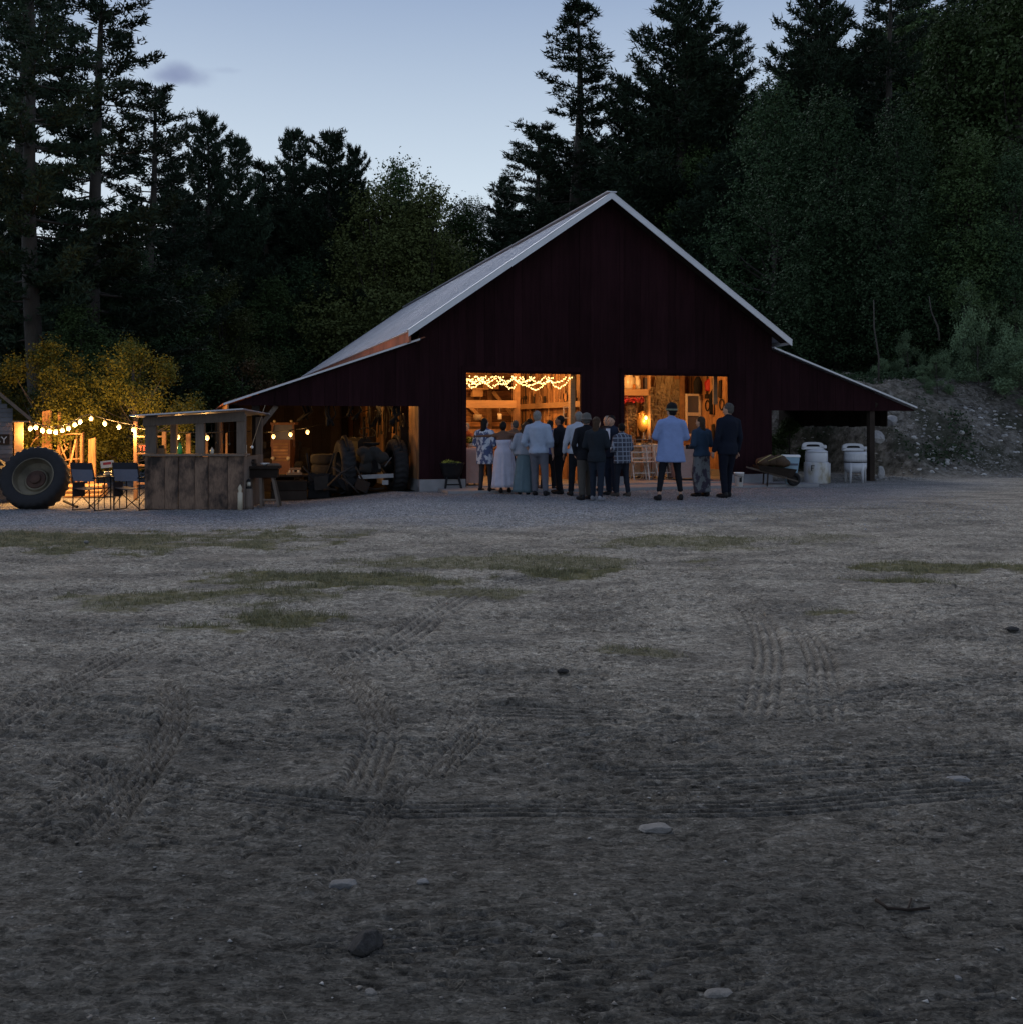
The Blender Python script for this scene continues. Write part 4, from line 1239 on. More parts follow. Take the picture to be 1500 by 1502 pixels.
# red-lit shelf behind the stand's left corner
Yh = 22.3; p = at(197, 682, Yh); zg = ground_z(p.x, Yh)
sh = thing('shelf_stand', 'tall narrow shelf rack with a lit post, left of the drinks stand', 'shelf', (p.x, Yh, zg))
MB().bb((0, 0, 0), (.07, .07, 1.72)).build('post', M['wood_warm'], sh)
MB().bb((.62, .0, 0), (.69, .07, 1.5)).build('post', M['wood_warm'], sh)
for z in (.35, .75, 1.01, 1.38):
    MB().bb((.072, .0, z), (.618, .22, z + .03)).build('shelf_board', M['wood_warm'], sh)
MB().bb((.075, .03, 1.06), (.40, .05, 1.24)).build('sign_panel', M['wood_dark'], sh)
def text(s, size, parent, loc, m, name='lettering', rx=90, rz=0, ext=.004):
    c = bpy.data.curves.new(name, 'FONT'); c.body = s; c.size = size; c.extrude = ext; c.resolution_u = 3
    c.materials.append(M[m]); o = bpy.data.objects.new(name, c); COL.objects.link(o); o.parent = parent
    o.location = loc; o.rotation_euler = (R(rx), 0, R(rz))
    return o
M['pink'] = mat('pinkish_red_paint', (.55, .12, .10), .6, 8, .1, 0, rnd=0)
text('YE', .16, sh, (.10, .024, 1.09), 'pink')
# small unlit globe hanging on its cord right of the stand
p = at(370.5, 656, 20.6)
o = thing('hanging_globe', 'small unlit white globe hanging on a cord right of the drinks stand', 'lamp', tuple(p))
MB().ell((0, 0, 0), (.032, .032, .032)).build('globe', M['white_plastic'], o, True)
MB().tube([(0, 0, .03), (.012, .5, .45), (0, 1.1, .86)], .006, 5).build('cord', M['rope'], o)

# ------------------------------------------------------------------ small shed at the left edge
Ys = 21.4; p = at(20, 700, Ys); zg = ground_z(p.x, Ys)
shed = thing('shed', 'small grey clapboard shed with a low gable at the left edge of the photo', 'shed', (p.x, Ys, zg), R(25))
def zpx(py, Y=Ys): return at(0, py, Y).z - zg
x44 = gx(44, Ys) - p.x; x0 = gx(0, Ys) - p.x
rs = (zpx(577) - zpx(617)) / (x44 - x0)
ridx = x44 - 2.1
def shz(x): return zpx(617) - (x - x44) * rs if x > ridx else shz(2 * ridx - x + 1e-6)
z = .1; k = 0
while z < shz(ridx) - .12:
    z1 = z + .095
    xr = min(.0, x44 - .06 - (z1 - zpx(617)) / rs) if z1 > zpx(617) else 0.0
    xl = ridx * 2 - x44 + .3 if z1 < zpx(617) else 2 * ridx - xr
    if xr > xl + .05:
        MB().hexa([(xl, -.02, z), (xr, -.02, z), (xr, .0, z), (xl, .0, z), (xl, -.006, z1 - .004), (xr, -.006, z1 - .004), (xr, .0, z1 - .004), (xl, .0, z1 - .004)]).build('clapboard', M['shed_grey'] if 'shed_grey' in M else M['wood_grey'], shed)
    z = z1
for s in (1, -1):
    xe = x44 if s > 0 else 2 * ridx - x44
    MB().prism([(ridx, -.22, shz(ridx)), (xe, -.22, zpx(617)), (xe, -.22, zpx(617) + .05), (ridx, -.22, shz(ridx) + .05)], (0, 0, 0), (0, 3.4, 0)).build('roof', M['black_metal'], shed)
    MB().prism([(ridx, -.245, shz(ridx) - .03), (xe + s * .01, -.245, zpx(617) - .03), (xe + s * .01, -.245, zpx(617) + .06), (ridx, -.245, shz(ridx) + .06)], (0, 0, 0), (0, .02, 0)).build('rake_trim', M['wood_grey'], shed)
MB().bb((0.0, -.2, zpx(617.5) - .03), (x44 - .02, 3.0, zpx(617.5) + .0)).build('soffit', M['wood_beam'], shed)
MB().bb((.03, .1, .0), (.20, .25, zpx(618))).build('porch_post', M['wood_beam'], shed)
for k in range(8):
    MB().bb((.02, .3 + k * .33, .05), (.05, .3 + k * .33 + .32, zpx(618) - .02)).build('side_board', M['wood_v'], shed)
MB().bb((gx(-6, Ys) - p.x, -.045, zpx(652)), (gx(16, Ys) - p.x, -.024, zpx(637))).build('sign_board', M['wood_dark'], shed)
M['pale_paint'] = mat('pale_paint', (.38, .40, .42), .8, 30, .3, 0, rnd=0)
text('SY', .20, shed, (gx(-2, Ys) - p.x, -.05, zpx(650)), 'pale_paint')

# slab-wood screen and log rack under the lights
Yw = 23.6
def slab_screen():
    p = at(60, 690, Yw); zg = ground_z(p.x, Yw)
    o = thing('slab_wood_screen', 'rough screen of upright slabs and crooked poles glowing orange under the string lights', 'wood screen', (p.x, Yw, zg))
    def X(px): return gx(px, Yw) - p.x
    def Z(py): return at(0, py, Yw).z - zg
    for (a, b, y0, y1, dy) in ((62, 77, 604, 690, 0), (79, 82, 606, 690, .2), (84, 88, 608, 690, .05), (45, 49, 622, 690, .3), (38, 43, 618, 690, .5), (53, 57, 636, 690, .4), (95, 97, 634, 690, .3), (112, 116, 636, 690, .3), (127, 139, 645, 700, .1), (118, 122, 640, 695, .0), (106, 109, 632, 692, .2)):
        m = MB(); w = X(b) - X(a)
        m.hexa([(X(a), dy, 0), (X(b), dy, 0), (X(b), dy + .06, 0), (X(a), dy + .06, 0), (X(a) + w * .1, dy, Z(y0)), (X(b) - w * .08, dy, Z(y0) + .04), (X(b) - w * .08, dy + .06, Z(y0) + .04), (X(a) + w * .1, dy + .06, Z(y0))])
        m.jitter(.015, 4, a); m.build('slab', M['wood_v'], o)
    for (x1, y1, x2, y2, r) in ((88, 645, 99, 676, .022), (92, 640, 102, 652, .02), (102, 690, 112, 644, .028), (90, 668, 100, 655, .018), (84, 660, 97, 684, .02), (95, 676, 118, 673, .022), (97, 684, 120, 682, .03), (86, 640, 122, 637, .02), (100, 660, 96, 640, .016), (46, 655, 58, 640, .018)):
        m = MB(); a = Vector((X(x1), .0, Z(y1))); b = Vector((X(x2), .02, Z(y2))); c = (a + b) / 2 + Vector((random.uniform(-.05, .05), -.03, random.uniform(-.04, .04)))
        m.tube([a, c, b], [r, r * .9, r * .7], 7); m.build('crooked_pole', M['wood_beam'], o, True)
slab_screen()
p = at(96, 700, 23.0)
o = thing('firewood_stack', 'low stack of lit split logs on the ground behind the big tyre', 'firewood', (p.x, 23.0, ground_z(p.x, 23)))
for i in range(9):
    MB().tube([(.0 + (i % 3) * .01, 0, .06 + .1 * (i // 3)), (.85, .02, .06 + .1 * (i // 3) + .01)], .05 + .01 * (i % 2), 7).build('log', M['wood_beam'], o, loc=(0, .12 * (i % 3), 0))

# ------------------------------------------------------------------ tyres and wheels
def tyre_mb(Rr, w, rim, n=112, lug=.03, groove=2):
    sec = [(rim, -.36), (rim + (Rr - rim) * .25, -.47), (Rr * .90, -.50), (Rr - .015, -.44), (Rr, -.22), (Rr, 0), (Rr, .22), (Rr - .015, .44), (Rr * .90, .50), (rim + (Rr - rim) * .25, .47), (rim, .36)]
    rings = []
    for j, (r, z) in enumerate(sec):
        ring = []
        for k in range(n):
            rr = r
            if 3 <= j <= 7:
                ph = (k + (3 - abs(j - 5)) * 1.0) % 4
                rr = r + (lug * .6 if ph < 2 else -lug * .4)
            a = 2 * math.pi * k / n
            ring.append(Vector((rr * math.cos(a), z * w, rr * math.sin(a))))
        rings.append(ring)
    return MB().loft(rings, cap=False)
def wheel(parent, loc, Rr, w, rim, rimmat, rz=0, rx=0, spokes=0, lug=.03):
    e = bpy.data.objects.new('wheel', None); COL.objects.link(e); e.parent = parent; e.location = loc
    e.rotation_euler = (rx, 0, rz)
    tyre_mb(Rr, w, rim, lug=lug).build('tyre', M['rubber'], e, True)
    m = MB()
    prof = [(rim * 1.02, -w * .40), (rim * .97, -w * .42), (rim * .94, -w * .02), (rim * .90, w * .12), (rim * .62, w * .24), (rim * .55, w * .10), (.003, w * .12)]
    m.lathe([(r, z) for r, z in prof], 32, cap0=False, m=Matrix.Rotation(R(-90), 3, 'X') @ Matrix.Scale(1, 3))
    m.build('rim', M[rimmat], e)
    MB().lathe([(rim * .50, w * .11), (rim * .46, w * .04), (rim * .28, w * .02), (rim * .25, -w * .10), (rim * .1, -w * .14), (.003, -w * .14)], 20, cap0=False, m=Matrix.Rotation(R(-90), 3, 'X')).build('hub', M['rust_hub'] if rim > .38 else M['old_iron'], e)
    return e
M['rust_hub'] = mat('rusty_hub', (.05, .024, .016), .85, 6, .5, .3, rnd=0)
M['rim_cream'] = mat('rusty_cream_rim', (.12, .102, .070), .8, 3, .8, .2, rnd=0)
p = at(50, 744, 20.2)
o = thing('tractor_wheel', 'big loose tractor tyre with a rusty cream rim leaning at the left edge', 'tyre', (p.x, 20.3, ground_z(p.x, 20.3)))
e_ = wheel(o, (0, 0, .585), .63, .36, .39, 'rim_cream', rx=R(-24), rz=R(4))
e_.name = 'leaning_wheel'
# the wheel's dish must face the yard
p = at(5, 720, 21.0)
o = thing('farm_machine', 'dark old farm machine half hidden behind the big tyre at the left edge', 'farm machine', (p.x, 20.95, ground_z(p.x, 21)))
m = MB(); m.loft([[Vector((x, y, z)) for (y, z) in ((-.25, .45), (.25, .45), (.25, .95 + h), (0, 1.05 + h), (-.25, .95 + h))] for (x, h) in ((-1.5, 0), (-.9, .05), (-.2, .0), (.15, -.2))]); m.build('hood', M['old_iron'], o)
MB().tube([(-.35 + .5 * math.cos(a), -.1, .55 + .5 * math.sin(a)) for a in np.linspace(.2, 2.6, 9)], .05, 8).build('fender', M['black_metal'], o, True)
MB().bar((-1.4, 0, .5), (.4, 0, .42), .12, .10).build('frame', M['old_iron'], o)
MB().tube([(-.5, 0, .9), (-.35, -.05, 1.35), (-.1, 0, 1.36)], .02, 6).build('lever', M['black_metal'], o, True)
MB().tube([(-.8, 0, .9), (-.82, 0, 1.45)], .03, 8).build('exhaust_pipe', M['old_iron'], o, True)
wheel(o, (-1.2, -.3, .40), .42, .2, .25, 'old_iron', lug=.012)
p = at(95, 722, 20.9); q = at(113, 729, 20.3)
o = thing('iron_bar', 'dark straight bar lying on the ground right of the big tyre', 'bar', (p.x, p.y, ground_z(p.x, p.y)))
MB().tube([(0, 0, .10), (q.x - p.x + .02, q.y - p.y, .03)], .028, 8).build('bar', M['black_metal'], o)

# ------------------------------------------------------------------ folding director chairs and side table
M['canvas'] = mat('grey_blue_canvas', (.115, .125, .17), .9, 30, .12, .2, rnd=.05)
M['canvas_dark'] = mat('dark_canvas', (.014, .016, .024), .9, 30, .15, .2, rnd=.05)
def chair(px, Y, rz, label):
    x = gx(px, Y); o = thing('director_chair', label, 'folding chair', (x, Y, ground_z(x, Y)), rz, 'folding director chairs beside the drinks stand')
    w, d, hs, ha, hb = .27, .21, .44, .62, .90
    for s in (-1, 1):
        m = MB()                                       # side frame: a closed loop of tube
        m.tube([(s * w, -d, 0), (s * w, -d, ha)], .012, 6); m.build('leg', M['black_metal'], o)
        m = MB(); m.tube([(s * w, d, 0), (s * w, d, ha)], .012, 6); m.build('leg', M['black_metal'], o)
        MB().tube([(s * w, -d - .01, .01), (s * w, d + .01, .01)], .012, 6).build('foot_rail', M['black_metal'], o)
        MB().tube([(s * w, -d, .10), (s * w, d, .38)], .008, 6).build('side_brace', M['black_metal'], o)
        MB().bar((s * w, -d - .03, ha + .012), (s * w, d + .03, ha + .012), .045, .022).build('armrest', M['black_metal'], o)
        MB().tube([(s * w, -d, ha), (s * (w - .005), -d - .06, hb)], .012, 6).build('back_post', M['black_metal'], o)
        MB().tube([(-s * w, d * .9 * s, .02), (s * w, d * .9 * s, hs)], .009, 6).build('cross_brace', M['black_metal'], o)
        MB().tube([(s * w, -d * .9 * s, .02), (-s * w, -d * .9 * s, hs)], .009, 6).build('cross_brace', M['black_metal'], o)
    m = MB(); r = []
    for y in np.linspace(-d, d, 5):
        r.append([Vector((x, y, hs - .03 * (1 - (x / w) ** 2))) for x in np.linspace(-w, w, 7)] + [Vector((x, y, hs - .012 - .03 * (1 - (x / w) ** 2))) for x in np.linspace(w, -w, 7)])
    m.loft(r); m.build('seat', M['canvas_dark'], o)
    def panel(z0, z1, mt, nm, yo, wb=w):
        m = MB(); r = []
        for z in (z0, (z0 + z1) / 2, z1):
            yb = -d - .06 * (z - ha) / (hb - ha) - yo
            r.append([Vector((x, yb - .03 * (1 - (x / w) ** 2) * 1, z)) for x in np.linspace(-wb, wb, 7)] + [Vector((x, yb - .008 - .03 * (1 - (x / w) ** 2), z)) for x in np.linspace(wb, -wb, 7)])
        m.loft(r); m.build(nm, M[mt], o)
    panel(.80, .93, 'canvas_dark', 'backrest_top', 0)
    panel(.57, .80, 'canvas', 'backrest', 0)
    m = MB(); m.bb((-w - .02, -.16, .26), (-w - .045, .12, .54)); m.build('side_pocket', M['canvas_dark'], o)
    return o
chair(136, 19.9, R(-22), 'folding director chair with grey-blue canvas back, left of the pair')
chair(196, 20.0, R(-12), 'folding director chair with grey-blue canvas back, right beside the drinks stand')
x = gx(161, 20.15); o = thing('side_table', 'small dark folding table between the two director chairs', 'side table', (x, 20.15, ground_z(x, 20.15)))
for s in (-1, 1):
    for t in (-1, 1): MB().tube([(s * .15, t * .15, 0), (s * .15, t * .15, .62)], .010, 6).build('leg', M['black_metal'], o)
    MB().tube([(s * .15, -.15, .12), (s * .15, .15, .5)], .008, 6).build('side_brace', M['black_metal'], o)
    MB().tube([(-.15, s * .15, .24), (.15, s * .15, .24)], .008, 6).build('stretcher', M['black_metal'], o)
MB().bb((-.2, -.18, .62), (.2, .18, .645)).build('table_top', M['black_metal'], o)
tz = ground_z(x, 20.15) + .645
o = thing('stack_of_plates', 'stack of pale bowls and papers on the small folding table', 'dishes', (x - .02, 20.15, tz))
for k in range(3): MB().lathe([(.03, 0), (.075, .02), (.085, .035), (.08, .036), (.03, .012)], 16).build('bowl', M['ceramic'], o, True, loc=(0, 0, .03 * k))
o = thing('menu_card', 'tilted pale card with red print, lit orange, standing on the small folding table', 'sign', (gx(149, 20.3), 20.3, tz))
M['print_red'] = mat('printed_card', (.5, .30, .2), .8, 3, .1, 0, rnd=0)
MB().box((.13, 0, .23), (.26, .012, .14), ry=R(-7)).build('card', M['paper'], o)
MB().box((.13, -.008, .245), (.16, .003, .05), ry=R(-7)).build('red_print', M['red'], o)
MB().box((.13, .04, .09), (.02, .02, .18)).build('stand', M['black_metal'], o)

# things between the stand and the lean-to
x = gx(365, 20.1); zg = ground_z(x, 20.1)
o = thing('stump', 'short weathered tree stump at the right foot of the drinks stand', 'stump', (x, 20.1, zg))
MB().lathe([(.11, 0), (.095, .1), (.085, .38), (.08, .40), (.001, .405)], 14).jitter(.012, 6, 2).build('stump', M['wood_grey'], o, True)
o = thing('lantern', 'small black lantern standing on the stump beside the drinks stand', 'lantern', (x + .01, 20.1, zg + .40))
MB().lathe([(.055, 0), (.055, .04), (.03, .05)], 10).build('base', M['black_metal'], o)
MB().lathe([(.035, .05), (.045, .09), (.035, .14)], 10).build('glass', M['glass_clear'], o, True)
MB().lathe([(.045, .14), (.03, .18), (.005, .2)], 10).build('lid', M['black_metal'], o)
o = thing('white_figurine', 'tiny white ornament on the ground end of the stump by the drinks stand', 'ornament', (gx(355, 20.0) + .015, 19.85, ground_z(x, 20) + .0))
MB().lathe([(.05, 0), (.05, .34), (.035, .345), (.03, .37), (.045, .42), (.02, .48), (.005, .50)], 10).build('body', M['ceramic'], o, True)
def trestle():
    Y = 20.6; x = gx(388, Y); zg = ground_z(x, Y)
    o = thing('trestle_table', 'dark workbench on grey splayed legs, right of the drinks stand', 'workbench', (x, Y, zg), R(8))
    MB().bb((-.34, -.25, .78), (.33, .25, .83)).build('bench_top', M['wood_dark'], o)
    MB().bb((-.30, -.20, .60), (.28, .20, .77)).build('drawer_box', M['wood_dark'], o)
    for (sx_, lean) in ((-.05, .02), (.18, .13), (-.28, -.02)):
        for sy in (-1, 1):
            MB().bar((sx_, sy * .16, .62), (sx_ + lean, sy * .24, 0), .05, .03, (0, 1, 0)).build('leg', M['wood_grey'], o)
    MB().bar((.0, -.2, .16), (.28, -.2, .16), .03, .03).build('stretcher', M['wood_grey'], o)
    z = zg + .83
    for (dx, dy, nm, lab, kind) in ((-.2, 0, 'vise', 'dark iron vise on the left of the workbench', 0), (.02, .02, 'bowl', 'pale shallow bowl on the workbench', 1), (.2, -.04, 'scrap_wood', 'short scrap plank lying on the right end of the workbench', 2)):
        t = thing(nm, lab, nm.replace('_', ' '), (x + dx, Y + dy, z))
        if kind == 0:
            MB().bb((-.06, -.05, 0), (.06, .05, .05)).build('base', M['old_iron'], t); MB().bb((-.03, -.07, .05), (.03, .07, .13)).build('jaw', M['old_iron'], t)
            MB().tube([(0, -.07, .08), (0, -.17, .08)], .012, 8).build('screw', M['old_iron'], t)
        elif kind == 1:
            MB().lathe([(.03, 0), (.08, .03), (.1, .055), (.095, .056), (.03, .01)], 16).build('bowl', M['white_plastic'], t, True)
        else:
            MB().box((0, 0, .03), (.25, .08, .04), rz=.3).build('plank', M['wood_grey'], t)
trestle()
# broom handle leaning beside the stand
o = thing('spade', 'spade with a pale shaft leaning beside the drinks stand', 'spade', (gx(360, 20.3), 20.4, zg))
MB().tube([(0, 0, .35), (-.03, .12, 1.25)], .013, 7).build('shaft', M['paper'], o, True)
MB().bb((-.07, -.012, .02), (.07, .0, .36)).build('blade', M['old_iron'], o)

# ------------------------------------------------------------------ under the left lean-to
def tractor():
    c = B(-5.35, .95); zg = ground_z(c.x, c.y)
    o = thing('old_tractor', 'dark old tractor with ribbed rear tyres parked under the left lean-to', 'tractor', (c.x, c.y, zg), TH + R(4))
    for s in (-1, 1):
        wheel(o, (s * .60, .0, .58), .60, .32, .36, 'old_iron', rz=R(90) * s if s > 0 else R(90) * s, lug=.035)
        MB().tube([(s * .60, .52 * math.cos(a) + 0, .60 + .66 * math.sin(a)) for a in np.linspace(.5, 2.6, 10)], .05, 6).build('fender', M['black_metal'], o, True)
        wheel(o, (s * .42, 1.75, .32), .32, .14, .18, 'old_iron', rz=R(90), lug=.006)
    MB().tube([(-.5, 0, .58), (.5, 0, .58)], .11, 12).build('rear_axle', M['old_iron'], o, True)
    MB().loft([[Vector((x * k, y, z)) for (x, z) in ((-.20, .45), (.20, .45), (.22, .8), (.14, 1.0), (-.14, 1.0), (-.22, .8))] for (y, k) in ((-.25, .9), (.3, 1), (1.0, .9), (1.9, .85), (2.0, .7))]).build('body', M['black_metal'], o)
    MB().loft([[Vector((x * k, y, .98 + z)) for (x, z) in ((-.17, 0), (.17, 0), (.17, .16), (.09, .24), (-.09, .24), (-.17, .16))] for (y, k) in ((.55, 1), (1.3, 1), (1.95, .85))]).build('hood', M['black_metal'], o)
    MB().lathe([(.02, 0), (.17, .01), (.2, .06), (.19, .07), (.05, .02)], 14, c=(0, -.1, 1.06)).build('seat', M['black_metal'], o, True)
    MB().tube([(0, -.1, 1.07), (0, .1, .9)], .025, 8).build('seat_post', M['black_metal'], o)
    MB().tube([(0, .62, 1.15), (0, .32, 1.34)], .015, 8).build('steering_column', M['black_metal'], o)
    q = Vector((0, .30, 1.35)); mm = Matrix.Rotation(R(35), 3, 'X')
    MB().tube([q + mm @ Vector((.19 * math.cos(a), .19 * math.sin(a), 0)) for a in np.linspace(0, 2 * math.pi, 20)], .013, 6, cap=False).build('steering_wheel', M['black_metal'], o, True)
    MB().tube([(.12, 1.2, 1.2), (.12, 1.2, 1.72)], .028, 8).build('exhaust_pipe', M['black_metal'], o, True)
    for s in (-1, 1): MB().bar((s * .2, -.15, .55), (s * .24, -.62, .36), .04, .03).build('lift_arm', M['black_metal'], o)
    MB().bar((-.42, -.66, .38), (.36, -.66, .40), .05, .09).build('hitch_beam', M['enamel_dirty'], o)
    MB().bb((.10, -.70, .20), (.24, -.67, .30)).build('plate', M['enamel_dirty'], o)
    MB().bar((.12, -.4, .55), (.02, -.55, .88), .05, .015).build('pale_strap', M['enamel_dirty'], o)
    MB().bar((.24, -.4, .60), (.36, -.5, .80), .04, .015).build('pale_strap', M['enamel_dirty'], o)
M['enamel_dirty'] = mat('dirty_pale_metal', (.22, .22, .23), .5, 9, .35, .1, rnd=.1)
tractor()
def cab():
    c = at(414, 700, 27.0); zg = ground_z(c.x, c.y)
    o = thing('cab_tractor', 'small red-brown cab tractor facing forward deep in the left lean-to, roof lamps on top', 'tractor', (c.x, c.y, zg), R(6))
    def Z(py): return at(0, py, 27).z - zg
    zt = Z(620)
    MB().bb((-.27, .3, Z(645)), (.27, .33, zt - .06)).build('windscreen', M['glass_dull'], o)
    MB().bb((-.32, .2, zt - .06), (.32, 1.1, zt)).build('roof', M['tract_red'], o)
    for s in (-1, 1):
        MB().bar((s * .30, .28, Z(656)), (s * .27, .28, zt - .06), .05, .05, (0, 1, 0)).build('cab_post', M['tract_red'], o)
        MB().lathe([(.02, 0), (.035, .02), (.035, .06), (.01, .07)], 10, c=(s * .22, .25, zt)).build('roof_lamp', M['ceramic'], o, True)
        MB().lathe([(.05, 0), (.05, .03), (.01, .035)], 12, c=(s * .2, -.24, Z(672)), m=Matrix.Rotation(R(90), 3, 'X')).build('headlight', M['ceramic'], o, True)
        MB().bar((s * .33, .25, Z(648)), (s * .46, .2, Z(650)), .02, .02).build('mirror_arm', M['black_metal'], o)
        MB().bb((s * .42, .17, Z(658)), (s * .50, .2, Z(648))).build('mirror', M['black_metal'], o)
        wheel(o, (s * .45, .0, .34), .34, .2, .2, 'old_iron', rz=R(90), lug=.015)
        wheel(o, (s * .50, 1.2, .5), .5, .28, .3, 'old_iron', rz=R(90), lug=.02)
    MB().bb((-.24, -.2, .45), (.24, 1.1, Z(645))).build('hood', M['tract_red'], o)
    for k in range(6): MB().bb((-.19, -.222, Z(676) + k * .085), (.19, -.203, Z(676) + .05 + k * .085)).build('grille_bar', M['wood_warm'], o)
    MB().bb((-.35, -.3, .36), (.35, -.2, .48)).build('bumper', M['tract_red'], o)
M['tract_red'] = mat('faded_red_paint', (.16, .07, .045), .6, 5, .3, .1, rnd=0)
M['glass_dull'] = mat('dusty_glass', (.10, .10, .13), .2, 4, .15, 0, rnd=0)
cab()
def crate(px, py, Y, w, h, d, m, label, rz=0, nm='crate'):
    p = at(px, py, Y); zg = ground_z(p.x, Y)
    o = thing(nm, label, nm.replace('_', ' '), (p.x, Y, zg), rz)
    n = max(2, int(h / .14))
    for k in range(n):
        z0 = h * k / n
        for s in (-1, 1):
            MB().bb((-w / 2, s * d / 2 - .012, z0 + .008), (w / 2, s * d / 2 + .012, z0 + h / n - .008)).build('slat', M[m], o)
            MB().bb((s * w / 2 - .012, -d / 2 + .015, z0 + .008), (s * w / 2 + .012, d / 2 - .015, z0 + h / n - .008)).build('slat', M[m], o)
    for sx_ in (-1, 1):
        for sy in (-1, 1): MB().bb((sx_ * (w / 2 - .05) - .02, sy * (d / 2 - .035) - .02, 0), (sx_ * (w / 2 - .05) + .02, sy * (d / 2 - .035) + .02, h)).build('corner_post', M[m], o)
    MB().bb((-w / 2 + .02, -d / 2 + .02, .01), (w / 2 - .02, d / 2 - .02, .03)).build('bottom', M[m], o)
    return o
crate(425, 730, 22.6, .75, .42, .5, 'wood_dark', 'wide dark slatted crate on the ground left of the old tractor', R(12))
crate(470, 730, 22.9, .45, .55, .5, 'black_metal', 'taller black slatted crate against the left rear tyre of the old tractor', R(5))
p = at(433, 696, 23.5)
def table_dark():
    zg = ground_z(p.x, 23.5); o = thing('low_table', 'low dark table under the left lean-to carrying a lit tray', 'table', (p.x, 23.5, zg), TH)
    h = p.z - zg
    MB().bb((-.55, -.3, h - .04), (.5, .3, h)).build('table_top', M['wood_dark'], o)
    for sx_ in (-.5, .44):
        for sy in (-.26, .22): MB().bb((sx_, sy, 0), (sx_ + .05, sy + .05, h - .04)).build('leg', M['wood_dark'], o)
    t = thing('tray', 'open wooden tray of jars lit orange on the low dark table', 'tray', (p.x, 23.45, p.z), TH)
    MB().bb((-.17, -.12, 0), (.17, .12, .015)).build('bottom', M['wood_beam'], t)
    for s in (-1, 1): MB().bb((-.17, s * .12, 0), (.17, s * .135, .05)).build('side', M['wood_beam'], t)
    MB().bb((-.1, .13, .10), (.17, .15, .15)).build('backboard', M['wood_beam'], t)
    for i, (dx, r) in enumerate(((-.10, .025), (-.02, .022), (.10, .035))): MB().lathe([(r, .016), (r, .08), (r * .7, .1)], 10, c=(dx, 0, 0)).build('jar', M['ceramic'], t, True)
table_dark()
def barrel(px, py, Y, r, h, m, label):
    q = at(px, py, Y); o = thing('barrel', label, 'barrel', (q.x, Y, ground_z(q.x, Y)))
    MB().lathe([(r * .9, 0), (r, h * .1), (r * 1.06, h * .5), (r, h * .9), (r * .92, h), (r * .88, h), (r * .85, h * .95), (.001, h * .95)], 20).build('staves', M[m], o, True)
    for z in (.15, .5, .85): MB().lathe([(r * 1.065, h * z - .02), (r * 1.085, h * z), (r * 1.065, h * z + .02)], 20).build('hoop', M['old_iron'], o, True)
barrel(478, 725, 25.6, .28, .8, 'wood_dark', 'dark barrel standing behind the low table in the left lean-to')
crate(380, 725, 25.5, .6, .8, .5, 'wood_dark', 'dark slatted crate behind the workbench in the left lean-to', R(17))
